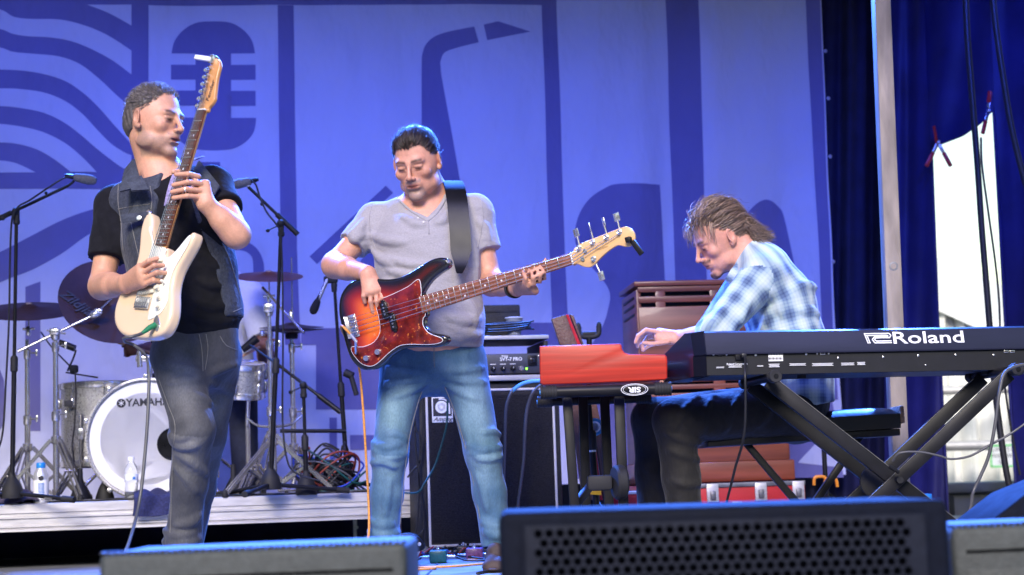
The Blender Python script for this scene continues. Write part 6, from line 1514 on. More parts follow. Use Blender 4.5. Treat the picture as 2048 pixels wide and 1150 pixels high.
def skin_col(V, T, base, brow=(.10, .07, .055), beard=None, hairmask=None, haircol=None, open_eye=0.0, bald=None):
    q = T.local(V); x, y, z = q[:, 0], q[:, 1], q[:, 2]; ax = np.abs(x)
    C = np.tile(np.array(base, float), (len(V), 1)); C *= (1 + .08 * vnoise(V, 40, 5) + .05 * vnoise(V, 110, 6))[:, None] * np.random.default_rng(5).normal(1, .035, (len(V), 1))
    def mixc(col, w): 
        nonlocal C; w = np.clip(w, 0, 1)[:, None]; C = C * (1 - w) + np.array(col) * w
    head = (np.linalg.norm(q, axis=1) < .19)
    red = np.exp(-(((ax - .042) / .022) ** 2 + ((z + .03) / .022) ** 2)) * (y > .03) + np.exp(-((x / .014) ** 2 + ((z + .03) / .016) ** 2)) * (y > .09) + .8 * np.exp(-(((ax - .082) / .012) ** 2 + (z / .035) ** 2))
    mixc((base[0] * 1.03, base[1] * .78, base[2] * .74), .28 * red * head)
    if beard is not None:
        col, dens, top = beard[:3]; gw = beard[3] if len(beard) > 3 else 0
        line = np.interp(y, [-.02, 0, .02, .05, .08, .1], [top + .035, top + .022, top - .006, top - .018, top - .014, top - .012])
        w = sstep(.007, -.010, z - line) * (y > -.016) * sstep(-.130, -.118, z) * (sstep(gw + .006, gw - .004, ax) if gw else 1.0)
        must = np.exp(-(((z + .048) / .007) ** 2)) * (ax < .03) * (y > .07)
        w = np.maximum(w * dens, must * dens) * (1 - .92 * np.exp(-((x / .020) ** 2 + ((z + .063) / .009) ** 2)) * (y > .07)); w *= np.random.default_rng(2).uniform(.65, 1.05, len(V))
        mixc(col, w * head * sstep(.080, .074, ax))
    lips = np.exp(-((x / .019) ** 4 + ((z + .0635) / .0085) ** 4)) * (y > .078); mixc((base[0] * .70, base[1] * .38, base[2] * .40), .85 * lips * head)
    mixc((.08, .03, .025), .9 * np.exp(-((x / .021) ** 4 + ((z + .0640) / .0028) ** 2)) * (y > .078) * head)
    bz = .0225 + .004 * np.sin(np.clip((ax - .012) / .04, 0, 1) * 2.6) ; mixc(brow, .97 * np.exp(-((z - bz) / .0056) ** 2) * sstep(.008, .014, ax) * sstep(.055, .046, ax) * (y > .045) * head)
    ez = -.0025 + .0015 * open_eye
    eye = np.exp(-(((ax - .031) / .0135) ** 4 + ((z - ez) / (.0046 + .0022 * open_eye)) ** 2)) * (y > .06); mixc((.02, .012, .011), .97 * eye * head)
    mixc((base[0] * .78, base[1] * .66, base[2] * .66), .18 * np.exp(-(((ax - .031) / .018) ** 2 + ((z - .006) / .007) ** 2)) * (y > .05) * head)  # darker tint paints socket shade around the eyes
    mixc((.10, .04, .035), .8 * np.exp(-(((ax - .0075) / .0032) ** 2 + ((z + .0405) / .0028) ** 2)) * (y > .09) * head)  # dark dabs painted in place of the shaded nostril hollows
    if hairmask is not None: mixc(haircol, hairmask(q) * head)
    return np.concatenate([np.clip(C, 0, 1), np.ones((len(V), 1))], 1)
def fingers(s, chains, r=.0085, k=.004):
    for ch in chains:
        P = [U(*p) if len(p) == 3 and p[0] > 20 else np.asarray(p) for p in ch]; n = len(P)
        s.chain(P, [r * (1 - .16 * i / (n - 1)) for i in range(n)], k)
def body_mesh(name, s, regions, parent, T, colf, m, coarse=.010):
    """one mesh: fine patches (head, hands, forearms) inside the coarser rest, all of one implicit body"""
    parts = []
    V, Q = s.mesh(coarse); cen = V[Q].mean(1); keep = np.ones(len(Q), bool)
    for (c, r, h) in regions:
        keep &= ~(np.abs(cen - c) < np.asarray(r) - coarse * .6).all(1)
    parts.append((V, Q[keep]))
    done = []
    for (c, r, h) in regions:
        v, q = s.mesh(h, np.asarray(c) - r, np.asarray(c) + r); ce = v[q].mean(1); kk = (np.abs(ce - c) <= np.asarray(r)).all(1)
        for (c2, r2) in done: kk &= ~(np.abs(ce - c2) < np.asarray(r2) - .002).all(1)
        done.append((c, r)); parts.append((v, q[kk]))
    V, Q = merge(parts); u, inv = np.unique(Q, return_inverse=True); V = V[u]; Q = inv.reshape(Q.shape)
    return np_mesh(name, V, Q, m, parent, {'Col': colf(V)})
def strands(roots, flow, n_seg, seg, r0, up=.0, jit=.25, seed=1, clump=0.0, curl=0.0):
    """thin tapered hair tubes; flow(p, t) gives the local direction"""
    r = np.random.default_rng(seed); n = len(roots); P = np.zeros((n, n_seg + 1, 3)); P[:, 0] = roots
    J = r.normal(size=(n, 3)) * jit; ln = r.uniform(.6, 1.15, n)[:, None]; ph = r.uniform(0, 6.28, n)
    for i in range(n_seg):
        d = flow(P[:, i], i / n_seg) + J * (.5 + .8 * i / n_seg)
        if curl: d = d + curl * np.stack([np.sin(ph + i * 1.1), np.cos(ph * 1.3 + i * 1.3), np.sin(ph * 2 + i)], 1)
        d /= np.linalg.norm(d, axis=1)[:, None] + 1e-9; P[:, i + 1] = P[:, i] + d * seg * ln
    T_ = np.gradient(P, axis=1); T_ /= np.linalg.norm(T_, axis=2)[..., None] + 1e-9
    a = np.cross(T_, np.array((.31, .52, .8))); a /= np.linalg.norm(a, axis=2)[..., None] + 1e-9; b = np.cross(T_, a)
    rad = (r0 * np.linspace(1, .25, n_seg + 1))[None, :, None]; ring = [P + rad * (math.cos(k * 2.0944) * a + math.sin(k * 2.0944) * b) for k in range(3)]
    V = np.stack(ring, 2).reshape(-1, 3); base = (np.arange(n) * (n_seg + 1) * 3)[:, None]
    Q = []
    for i in range(n_seg):
        for k in range(3): Q.append(np.concatenate([base + i * 3 + k, base + i * 3 + (k + 1) % 3, base + (i + 1) * 3 + (k + 1) % 3, base + (i + 1) * 3 + k], 1))
    return V, np.concatenate(Q)
def hair_obj(parent, strand_parts, cap, m, seed=1, amp=.55):
    """one hair mesh: every strand gets its own tone"""
    r = np.random.default_rng(seed); cols = []
    for V, Q, nseg in strand_parts:
        n = len(V) // ((nseg + 1) * 3); cols.append(np.repeat(np.clip(r.lognormal(0, amp, n), .35, 3.2), (nseg + 1) * 3))
    cols.append(np.clip(.75 + .3 * vnoise(cap[0], 200, seed), .3, 1.4)); c = np.concatenate(cols); C = np.stack([c, c, c, np.ones_like(c)], 1)
    V, Q = merge([(a, b) for a, b, _ in strand_parts] + [cap]); return np_mesh('hair', V, Q, m, parent, {'Col': C})
def scalp_points(T, mask, n, seed, infl=.004):
    r = np.random.default_rng(seed); d = r.normal(size=(n * 4, 3)); d /= np.linalg.norm(d, axis=1)[:, None]
    q = np.array((0, -.014, .035)) + d * (np.array((.076, .096, .088)) + infl)
    keep = mask(q) > r.uniform(.02, .6, len(q)); q = q[keep][:n]
    W = T.o + T.sc * (q @ np.stack(T.ax, 0)); nn = d[keep][:n] @ np.stack(T.ax, 0); return W, nn, q
def tang(T, P, d, lift=.0):
    """keep a hair direction along the scalp, lifted a little"""
    l = T.local(P) - np.array((0, -.014, .035)); n = l / np.array((.080, .100, .092)) ** 2; n /= np.linalg.norm(n, axis=1)[:, None] + 1e-9; n = n @ np.stack(T.ax, 0)
    d = np.broadcast_to(d, P.shape); return d - (d * n).sum(1)[:, None] * n + (lift if np.isscalar(lift) else lift) * n
def torso(s, sp, wd, u, inf=0.0, k=.05, e=2.3):
    for i in range(len(sp) - 1): s.ec(sp[i], sp[i + 1], (wd[i][0] + inf, wd[i][1] + inf), (wd[i + 1][0] + inf, wd[i + 1][1] + inf), u, k)
def wrinkle(amp, sc, seed, aniso=(1, 1, 1)):
    A = np.array(aniso, float)
    def f(P): 
        n = vnoise(P * A, sc, seed); m_ = vnoise(P * A, sc * .45, seed + 3); return amp * ((np.abs(n) ** .8 - .4) * .8 + m_ * .6)
    return f
def neck_cut(s, pix, Yp, Yback):
    """cut a neckline: the outline seen at depth Yp, removed from the front of the garment back to Yback"""
    W_ = np.array([U(x, y, Yp) for x, y in pix]); P2 = W_[:, [0, 2]].astype(np.float32)
    def fn(P): return np.maximum(poly_sd(P[:, [0, 2]], P2), P[:, 1] - Yback)
    s._a(fn, W_.mean(0), .35, .004, -1)
def trace_tube(s, pts, r, m, nm, parent, out=.001, n=6, sub=5):
    P = [s.surf(p[0], p[1], None, out, False) for p in catmull(np.array(pts, float), sub)]; P = [p for p in P if p is not None]; Q = P[:1]
    for p in P[1:]:
        if np.linalg.norm(p - Q[-1]) < .06: Q.append(p)
    return Geo().tube(Q, r, n).obj(nm, m, parent, angle=80) if len(Q) > 2 else None
def cloth(name, s, h, m, parent, attrs=None, colf=None, **kw):
    V, Q = s.mesh(h); at = {}
    if attrs is not None and hasattr(attrs, 'ids'):
        ids = attrs.ids(V); mixed = (ids[Q] != ids[Q][:, :1]).any(1); fid = ids[Q[mixed]].min(1); nV = V[Q[mixed]].reshape(-1, 3); base = len(V)
        force = np.concatenate([ids, np.repeat(fid, 4)]); Q = Q.copy(); Q[mixed] = base + np.arange(len(nV)).reshape(-1, 4); V = np.concatenate([V, nV])
        o_ = np_mesh(name, V, Q, m, parent, {'fuv': attrs(V, force)['fuv']}, **kw); return o_
    if colf is not None: at['Col'] = colf(V)
    if attrs is not None: at.update(attrs(V))
    return np_mesh(name, V, Q, m, parent, at, **kw)
def shoe(s, heel, toe, z0=0.0, w=.045):
    d = nrm(np.asarray(toe) - heel); d[2] = 0; d = nrm(d); x = np.cross(d, SZ)
    s.ec(heel + V3(0, 0, .03), toe + V3(0, 0, .022), (w * .85, .045), (w, .030), x, .02); s.rc(heel + d * .03 + V3(0, 0, .05), heel + d * .10 + V3(0, 0, .07), .042, .034, .02)
    s.el((np.asarray(heel) + toe) / 2 + V3(0, 0, .012), (w * 1.08, np.linalg.norm(np.asarray(toe) - heel) / 2 + .05, .014), (x, d, SZ), .008)
def arm_bounds(*pts, pad=.06):
    P = np.array(pts); lo, hi = P.min(0) - pad, P.max(0) + pad; return (lo + hi) / 2, (hi - lo) / 2
m_skin = mat('skin', (1, 1, 1), .48, var=.05, scale=90, attr='Col', bump=.12, bscale=300, sss=.12, spec=.4, rvar=.08)
def hair_mat(name, col, rough=.38):
    m = mat(name, col, rough, var=.25, scale=120, rvar=.1, spec=.6); nt = m.node_tree; b = nt.nodes['Principled BSDF']; src = b.inputs['Base Color'].links[0].from_socket
    at = nt.nodes.new('ShaderNodeAttribute'); at.attribute_name = 'Col'; vm = nt.nodes.new('ShaderNodeVectorMath'); vm.operation = 'MULTIPLY'; nt.links.new(src, vm.inputs[0]); nt.links.new(at.outputs['Color'], vm.inputs[1]); nt.links.new(vm.outputs[0], b.inputs['Base Color']); return m
m_hairA = hair_mat('hair_dark_brown', (.032, .021, .016)); m_hairG = hair_mat('hair_greying_brown', (.115, .098, .088), .5); m_hairK = hair_mat('hair_light_brown', (.20, .135, .092))
m_blacktee = mat('black_cotton', (.0075, .0075, .0105), .9, var=.2, scale=50, bump=.55, bscale=22, sheen=.03, spec=.2)
m_greytee = mat('heather_grey_cotton', (.30, .285, .295), .85, var=.11, scale=190, stretch=(1, 1, 1.6), bump=.55, bscale=22, sheen=.2)
m_denimd = mat('charcoal_denim', (1, 1, 1), .8, var=.16, scale=220, attr='Col', bump=.6, bscale=34, stretch=(1, 1, .45), sheen=.1)
m_denimb = mat('blue_denim', (1, 1, 1), .8, var=.14, scale=220, attr='Col', bump=.6, bscale=34, stretch=(1, 1, .45), sheen=.1)
m_vest = mat('washed_denim_vest', (1, 1, 1), .8, var=.2, scale=180, attr='Col', bump=.6, bscale=40, sheen=.1)
m_stitch = mat('stitching', (.16, .155, .15), .8, var=.2, scale=200)
def leg_col(V, legs, base, faded, seed, amt=1.0, zf=None):
    """worn denim: fading over the front of thighs and knees, darker seams"""
    w = np.zeros(len(V)); best = np.full(len(V), 9.0)
    for (hip, knee, ank) in legs:
        for a, b, seg in ((hip, knee, 0), (knee, ank, 1)):
            ba = b - a; t = np.clip((V - a) @ ba / (ba @ ba), 0, 1); q = V - a - t[:, None] * ba; d = np.linalg.norm(q, axis=1)
            front = np.clip(-q[:, 1] / .075 + .1, 0, 1); f = front * (np.exp(-((t - .52) / .33) ** 2) if seg == 0 else .75 * np.exp(-((t - .12) / .22) ** 2) + .18)
            side = np.clip(1 - np.abs(q[:, 0]) / .075, 0, 1) ** .6
            m_ = d < best; w[m_] = (f * side)[m_]; best = np.minimum(best, d)
    w = np.clip(w * amt + .14 * vnoise(V * np.array((1, 1, .35)), 70, seed) + .10 * vnoise(V * np.array((1, 1, 2.0)), 40, seed + 1), 0, 1)[:, None]
    C = np.array(base) * (1 - w) + np.array(faded) * w; return np.concatenate([np.clip(C, 0, 1), np.ones((len(V), 1))], 1)

# ------------------------------------------------------------------ guitarist
G = thing('person', 'guitarist in denim vest over black shirt, looking aside while playing cream guitar', 'person', tuple(V3(U(390, 700, 5.85)[0], 5.85, 0)))
TG = Frame(U(311, 243, 5.80), R(62), R(6), R(2), 1.0)
Rsh, Lsh = U(233, 412, 5.92), U(424, 374, 5.74); Rel, Lel = U(203, 572, 5.84), U(474, 470, 5.58); Rwr, Lwr = U(252, 568, 5.56), U(412, 407, 5.52)
spG = [U(328, 352, 5.84), U(340, 400, 5.83), U(352, 470, 5.82), U(366, 545, 5.83), U(384, 625, 5.85), U(392, 700, 5.86)]
wdG = [(.075, .06), (.142, .096), (.178, .118), (.168, .115), (.154, .110), (.150, .112)]
uG = nrm(Lsh - Rsh)
nY = lambda t: pB[1] + (t * Lg) * gx_[1]
def bodyG(inf=0):
    s = Sdf(); head_sdf(s, TG, jaw=1.08, nose=.96, mouth=1.0); s.rc(TG(0, -.035, -.05), U(320, 354, 5.84), .057, .064, .018); s.rc(U(322, 352, 5.83), U(330, 380, 5.83), .066, .09, .04)
    torso(s, spG, [(a - .012, b - .012) for a, b in wdG], uG); s.rc(spG[1] + uG * -.08, Rsh, .06, .055, .05); s.rc(spG[1] + uG * .08, Lsh, .06, .055, .05)
    s.rc(Rsh, Rel, .050, .041, .02); s.ec(Rel, Rwr, (.043, .040), (.030, .024), SZ, .02); s.rc(Rel + nrm(Rwr - Rel) * .02, Rel + (Rwr - Rel) * .45, .041, .039, .02)
    s.rc(Lsh, Lel, .050, .043, .02); s.rc(Lel + nrm(Lwr - Lel) * .03, Lel + (Lwr - Lel) * .45, .042, .039, .02); s.ec(Lel, Lwr, (.042, .040), (.029, .025), SZ, .02)
    # right (picking) hand
    s.ec(Rwr, U(284, 551, 5.47), (.030, .022), (.041, .020), nrm(U(262, 535, 5.5) - U(275, 580, 5.5)), .012)
    fingers(s, [[(280, 534, 5.465), (298, 522, 5.44), (314, 517, 5.455)], [(287, 545, 5.46), (309, 531, 5.43), (326, 531, 5.45)], [(290, 557, 5.46), (314, 545, 5.43), (331, 546, 5.455)], [(288, 569, 5.47), (308, 561, 5.44), (324, 562, 5.46)]], .0088)
    fingers(s, [[(268, 548, 5.50), (288, 530, 5.47), (312, 524, 5.475)]], .0095)
    # left (fretting) hand
    Yf = nY(.6) - .035
    s.ec(Lwr, U(398, 374, Yf + .02), (.029, .022), (.040, .018), nrm(U(396, 350, 5.5) - U(400, 400, 5.5)), .012)
    fingers(s, [[(397, 353, Yf), (376, 348, Yf - .02), (352, 349, Yf - .005)], [(401, 367, Yf), (375, 364, Yf - .024), (347, 370, Yf - .006)], [(400, 381, Yf), (372, 378, Yf - .024), (344, 384, Yf - .006)], [(397, 394, Yf), (374, 392, Yf - .02), (347, 396, Yf - .004)]], .0088)
    fingers(s, [[(404, 385, Yf + .05), (385, 350, Yf + .07), (360, 343, Yf + .05), (347, 344, Yf + .03)]], .0095)
    for (h_, k_, a_) in legsG: s.rc(h_, k_, .075, .055, .03); s.rc(k_, a_, .055, .04, .03)
    return s
legsG = [(U(352, 712, 5.80), U(386, 858, 5.70), U(364, 1095, 5.84)), (U(434, 712, 5.92), U(412, 872, 6.0), U(372, 1090, 6.20))]
SK_G = (.57, .295, .19)
beardG = ((.20, .15, .125), .62, -.040)
def hmaskG(q):
    x, y, z = q.T; hl = np.interp(y, [-.12, -.085, -.06, -.03, -.005, .025, .055, .085], [-.085, -.07, -.055, -.02, .022, .046, .082, .118]); return sstep(-.012, .012, z - hl + .007 * vnoise(q * np.array((1, .25, .25)), 210, 4) + .005 * vnoise(q, 60, 5))
body_mesh('body', bodyG(), [(TG(0, .0, -.03), np.array((.15, .15, .165)), .0032), arm_bounds(Rel, Rwr, U(330, 520, 5.45), U(300, 580, 5.45), pad=.05) + (.0036,), arm_bounds(Lel, Lwr, U(345, 345, 5.45), U(400, 400, 5.45), pad=.05) + (.0036,)], G, TG,
          lambda V: skin_col(V, TG, SK_G, (.07, .045, .035), beardG, lambda q: .45 * hmaskG(q), (.17, .11, .085), 1.0), m_skin)
# hair: short, receding, greying at the side
W, N_, q = scalp_points(TG, hmaskG, 5200, 11, .002)
side = (np.abs(q[:, 0]) > .06) | (q[:, 2] < .03)
V1, Q1 = strands(W, lambda P, t: tang(TG, P, -TG.f * .6 - TG.u * .35 * (q[:, 2] < .05)[:, None] + TG.x * .15, .30 + .45 * np.clip((q[:, 2] - .06) / .05, 0, 1)[:, None]), 3, .0054, .0010, jit=.16, seed=4)
sh = Sdf(); sh.el(TG(0, -.018, .036), np.array((.0795, .0990, .0915)), TG.ax, .01); sh.el(TG(0, -.05, -.01), np.array((.0765, .064, .068)), TG.ax, .02)
sh.post = lambda P: (0.0025 * vnoise(P, 170, 2) + .016 * (1 - hmaskG(TG.local(P))))
V2, Q2 = sh.mesh(.0042); qq = TG.local(V2); kk = (hmaskG(qq)[Q2].mean(1) > .55); V2q = Q2[kk]
hair_obj(G, [(V1, Q1, 3)], (V2, V2q), m_hairG, 2)
# black T-shirt
s = Sdf(); torso(s, spG[1:], wdG[1:], uG, .008); s.rc(spG[1] + uG * -.06, Rsh, .070, .064, .04); s.rc(spG[1] + uG * .06, Lsh, .070, .064, .04)
re_ = Rsh + (Rel - Rsh) * .66; le_ = Lsh + (Lel - Lsh) * .50
s.ec(Rsh, re_, (.072, .068), (.064, .062), SY, .03, flat=(False, True)); s.ec(Lsh, le_, (.070, .068), (.066, .064), SY, .03, flat=(False, True))
s.el(U(323, 338, 5.80), (.068, .075, .055), None, .01, -1); s.cut(U(470, 660, 5.8), nrm((.12, 0, -1)), .006)
for pts in ([(395, 560), (430, 572), (470, 560)], [(385, 600), (425, 615), (470, 606)], [(380, 630), (430, 642), (480, 636)], [(200, 430), (215, 460), (225, 490)], [(232, 440), (238, 470), (240, 500)], [(395, 500), (420, 520), (440, 545)], [(400, 450), (425, 470), (445, 500)], [(300, 370), (315, 385), (330, 388)]): s.fold(pts, .010)
s.flush(); s.post = wrinkle(.006, 13, 21, (1, 1, 1.4)); cloth('t_shirt', s, .0062, m_blacktee, G)
# denim vest, open at the front
s = Sdf(); torso(s, spG[1:], wdG[1:], uG, .019); s.rc(spG[1] + uG * -.06, Rsh + uG * .045, .082, .078, .04); s.rc(spG[1] + uG * .06, Lsh - uG * .045, .082, .078, .04)
fG = nrm(np.cross(uG, SZ)); fG = fG if fG[1] < 0 else -fG
s.ec(U(322, 330, 5.68), U(400, 720, 5.62), (.042, .115), (.120, .15), uG, .006, -1)
for S_, E_, o_ in ((Rsh, Rel, -1), (Lsh, Lel, 1)): s.ec(S_ + uG * .035 * o_ - (E_ - S_) * .15 + V3(0, 0, .02), S_ + (E_ - S_) * .45 + uG * o_ * .045, (.082, .12), (.082, .12), uG, .008, -1)
s.el(U(323, 332, 5.82), (.076, .085, .075), None, .01, -1); s.cut(U(495, 632, 5.8), nrm((.10, 0, -1)), .006)
s.post = wrinkle(.0028, 15, 31)
def vest_col(V):
    n = np.clip(.32 + .14 * vnoise(V * np.array((1, 1, .5)), 45, 3) + .09 * np.random.default_rng(6).normal(0, 1, len(V)) + .12 * vnoise(V, 18, 8), 0, 1)[:, None]; C = np.array((.014, .017, .030)) * (1 - n) + np.array((.070, .082, .115)) * n; return np.concatenate([C, np.ones((len(V), 1))], 1)
vest = cloth('denim_vest', s, .0055, m_vest, G, colf=vest_col)
for pts in ([(371, 425), (393, 470), (428, 512), (449, 552), (463, 590), (484, 626)], [(402, 415), (425, 455), (452, 500), (468, 545), (480, 590)], [(440, 345), (448, 380), (452, 420)], [(238, 352), (236, 400), (242, 445), (246, 500)], [(300, 372), (304, 400), (300, 430)], [(236, 418), (270, 412), (300, 408)], [(262, 445), (272, 490), (280, 520)], [(466, 624), (484, 616), (500, 606)]):
    trace_tube(s, pts, .0017, m_stitch, 'seam', vest, .0005, 5)
# collar, pocket flap, stitching, buttons
def strip_mesh(pts, w, th, m, nm, parent, side=None):
    """ribbon through points with width along `side`"""
    P = catmull(pts, 5); g = np.zeros((len(P), 4, 3)); sd = side if side is not None else None
    for i in range(len(P)):
        ww = w(i / (len(P) - 1)) if callable(w) else w; d_ = (sd(i / (len(P) - 1)) if callable(sd) else sd)
        for j in range(4): g[i, j] = P[i] + nrm(d_) * ww * (j / 3 - .5)
    return Geo().slab(g, th).obj(nm, m, parent, angle=80)
def vest_part(geo, nm, parent=vest):
    o_ = geo.obj(nm, m_vest, parent, angle=60); me = o_.data; n_ = len(me.vertices); co = np.empty(n_ * 3); me.vertices.foreach_get('co', co)
    a_ = me.attributes.new('Col', 'FLOAT_COLOR', 'POINT'); a_.data.foreach_set('color', vest_col(co.reshape(-1, 3)).astype(np.float32).ravel()); return o_
def quad_slab(px4, Y4, th=.006, n=8, puff=.006):
    P = np.zeros((n, n, 3)); c = [U(*p, y) for p, y in zip(px4, Y4)]
    for i in range(n):
        for j in range(n):
            a, b = i / (n - 1), j / (n - 1); p = c[0] * (1 - a) * (1 - b) + c[1] * a * (1 - b) + c[2] * a * b + c[3] * (1 - a) * b; P[i, j] = p + V3(0, -puff * math.sin(math.pi * a) * math.sin(math.pi * b), 0)
    return Geo().slab(P, th)
vest_part(quad_slab([(268, 318), (284, 372), (240, 384), (250, 340)], [5.72, 5.668, 5.70, 5.76], .007), 'collar')
vest_part(quad_slab([(284, 352), (298, 380), (264, 382), (252, 362)], [5.70, 5.655, 5.66, 5.71], .007), 'collar')
vest_part(quad_slab([(398, 322), (440, 372), (425, 396), (385, 345)], [5.68, 5.60, 5.59, 5.63], .007), 'collar')
vest_part(quad_slab([(242, 430), (298, 424), (300, 440), (246, 446)], [5.71, 5.665, 5.66, 5.705], .006, puff=.004), 'pocket_flap')
for (p, y) in (((278, 436), 5.668), ((414, 395), 5.585)): Geo().lathe([(.0085, 0), (.0085, .002), (.003, .003), (0, .002)], U(*p, y), (-.2, -1, .1), 14).obj('button', m_silver, vest)
# jeans
s = Sdf(); s.ec(U(390, 655, 5.85), U(392, 712, 5.86), (.154, .112), (.154, .114), uG, .04)
radG = [(.085, .067, .057, .062), (.082, .066, .058, .056)]
for (h_, k_, a_), r_ in zip(legsG, radG):
    c_ = k_ + (a_ - k_) * .45 + V3(0, .012, 0); s.rc(h_, k_, r_[0], r_[1], .045); s.rc(k_, c_, r_[1], r_[2] + .002, .03); s.ec(c_, a_ + V3(0, 0, -.02), (r_[2], r_[2]), (r_[3], r_[3]), V3(1, 0, 0), .03, flat=(False, True))
for pts, r_ in (([(340, 868), (352, 876), (372, 872)], .010), ([(342, 880), (360, 892), (392, 890)], .008), ([(350, 905), (385, 925), (415, 950)], .006), ([(345, 930), (370, 955), (395, 985)], .005), ([(425, 815), (410, 800), (385, 790)], .006), ([(328, 1060), (350, 1072), (388, 1066)], .010), ([(324, 1082), (362, 1088), (402, 1076)], .010), ([(400, 1030), (380, 1046), (350, 1050)], .007), ([(402, 748), (370, 738), (325, 728)], .007), ([(404, 756), (375, 760), (340, 764)], .006), ([(408, 752), (440, 738), (476, 728)], .006), ([(412, 765), (438, 770), (466, 786)], .005)):
    s.fold(pts, r_, sink=.35)
s.flush()
s.cut(U(390, 655, 5.8), SZ, .01); s.post = wrinkle(.0035, 17, 41, (1.5, 1.5, .7))
cloth('jeans', s, .006, m_denimd, G, colf=lambda V: leg_col(V, legsG, (.042, .043, .052), (.150, .150, .162), 7, 1.1))
for pts in ([(398, 668), (404, 700), (406, 742)], [(412, 668), (416, 700), (410, 740)], [(318, 760), (336, 810), (350, 850), (346, 900), (344, 960), (342, 1020), (340, 1065)], [(440, 672), (452, 690), (474, 700)]): trace_tube(s, pts, .0016, m_stitch, 'seam', G, .0006, 5)
for (h_, k_, a_) in legsG: s = Sdf(); shoe(s, V3(a_[0], a_[1] + .06, 0), V3(a_[0] - .03, a_[1] - .16, 0)); cloth('shoe', s, .007, mat('dark_leather', (.03, .022, .018), .5, var=.2), G)
m_strapg = mat('patterned_strap', (.24, .20, .36), .8, var=.5, scale=120, bump=.3, bscale=150)
o = strip_mesh([U(395, 318, 5.78), U(380, 322, 5.70), U(360, 340, 5.655), U(347, 372, 5.615), U(338, 408, 5.58)], lambda t: .052 * (1 - .35 * t), .004, m_strapg, 'strap', gt, lambda t: nrm((.93, 0, .35)))
Geo().lathe([(.0085, -.002), (.0105, -.002), (.0105, .002), (.0085, .002), (.0085, -.002)], U(371, 379, nY(.6) - .058), nrm((1, 0, .1)), 14).obj('finger_ring', m_chr, G)

# ------------------------------------------------------------------ bassist
B = thing('person', 'bassist in grey short-sleeved shirt and blue jeans looking down at his bass', 'person', tuple(V3(U(866, 710, 6.62)[0], 6.62, 0)))
TB_ = Frame(U(834, 325, 6.52), R(-17), R(24), R(-3), 1.04)
Rsh, Lsh = U(750, 444, 6.66), U(948, 426, 6.62); Rel, Lel = U(668, 530, 6.58), U(982, 566, 6.60); Rwr, Lwr = U(736, 548, 6.34), U(1032, 576, 6.26)
spB = [U(858, 392, 6.64), U(853, 436, 6.63), U(852, 488, 6.61), U(858, 550, 6.60), U(866, 640, 6.60), U(866, 712, 6.63)]
wdB = [(.085, .07), (.145, .104), (.186, .130), (.182, .138), (.176, .142), (.176, .128)]
uB = nrm(Lsh - Rsh)
legsB = [(U(806, 725, 6.62), U(780, 905, 6.54), U(764, 1090, 6.60)), (U(926, 725, 6.62), U(966, 905, 6.58), U(994, 1082, 6.62))]
def bodyB():
    s = Sdf(); head_sdf(s, TB_, jaw=1.10, nose=.90, face_w=1.08); s.rc(TB_(0, -.045, -.05), U(858, 404, 6.665), .060, .064, .015); s.rc(U(858, 404, 6.665), spB[1] + V3(0, .02, 0), .068, .09, .03)
    torso(s, spB, [(a - .006, b - .004) for a, b in wdB], uB); s.rc(spB[1] - uB * .08, Rsh, .06, .055, .05); s.rc(spB[1] + uB * .08, Lsh, .06, .055, .05)
    s.rc(Rsh, Rel, .052, .042, .02); s.rc(Rel + (Rwr - Rel) * .05, Rel + (Rwr - Rel) * .4, .046, .043, .03); s.ec(Rel, Rwr, (.043, .041), (.032, .026), SZ, .02)
    s.rc(Lsh, Lel, .052, .042, .02); s.rc(Lel + (Lwr - Lel) * .05, Lel + (Lwr - Lel) * .4, .045, .041, .03); s.ec(Lel, Lwr, (.042, .040), (.031, .027), SZ, .02)
    ys = 6.33
    s.ec(Rwr, U(746, 582, ys - .005), (.030, .022), (.041, .019), V3(1, 0, 0), .012)
    fingers(s, [[(729, 577, ys), (727, 592, ys - .012), (730, 605, ys + .002)], [(741, 580, ys), (741, 603, ys - .014), (746, 625, ys + .005)], [(752, 580, ys), (753, 602, ys - .014), (756, 620, ys + .005)], [(762, 576, ys), (764, 596, ys - .012), (760, 612, ys + .004)]], .0092)
    fingers(s, [[(752, 560, ys + .01), (768, 585, ys - .005), (780, 606, ys + .0)]], .0098)
    tY = lambda px: pBb[1] + bx_[1] * ((px - 714) / (1143 - 714)) * Lb_
    a_ = tY(1065)
    s.ec(Lwr, U(1062, 572, a_ + .01), (.030, .022), (.040, .020), nrm(U(1055, 555, 6.2) - U(1075, 575, 6.2)) * 1.0, .012)
    fingers(s, [[(1056, 574, a_ - .02), (1051, 556, a_ - .042), (1044, 541, a_ - .022)], [(1069, 571, a_ - .02), (1066, 554, a_ - .044), (1059, 540, a_ - .024)], [(1080, 566, a_ - .02), (1079, 549, a_ - .044), (1070, 536, a_ - .024)], [(1088, 558, a_ - .015), (1088, 544, a_ - .038), (1079, 532, a_ - .022)]], .0090)
    fingers(s, [[(1058, 570, a_ + .03), (1078, 540, a_ + .04), (1092, 519, a_ + .022)]], .0098)
    for (h_, k_, q_) in legsB: s.rc(h_, k_, .07, .055, .03); s.rc(k_, q_, .055, .04, .03)
    return s
SK_B = (.58, .285, .185)
def hmaskB(q):
    x, y, z = q.T; hl = np.interp(y, [-.12, -.085, -.06, -.03, .0, .03, .06, .085, .1], [-.085, -.07, -.05, -.015, .020, .036, .070, .080, .084]); return sstep(-.012, .012, z - hl + .007 * vnoise(q * np.array((1, .25, .25)), 210, 4) + .005 * vnoise(q, 60, 5))
beardB = ((.25, .19, .165), .85, -.058, .034)
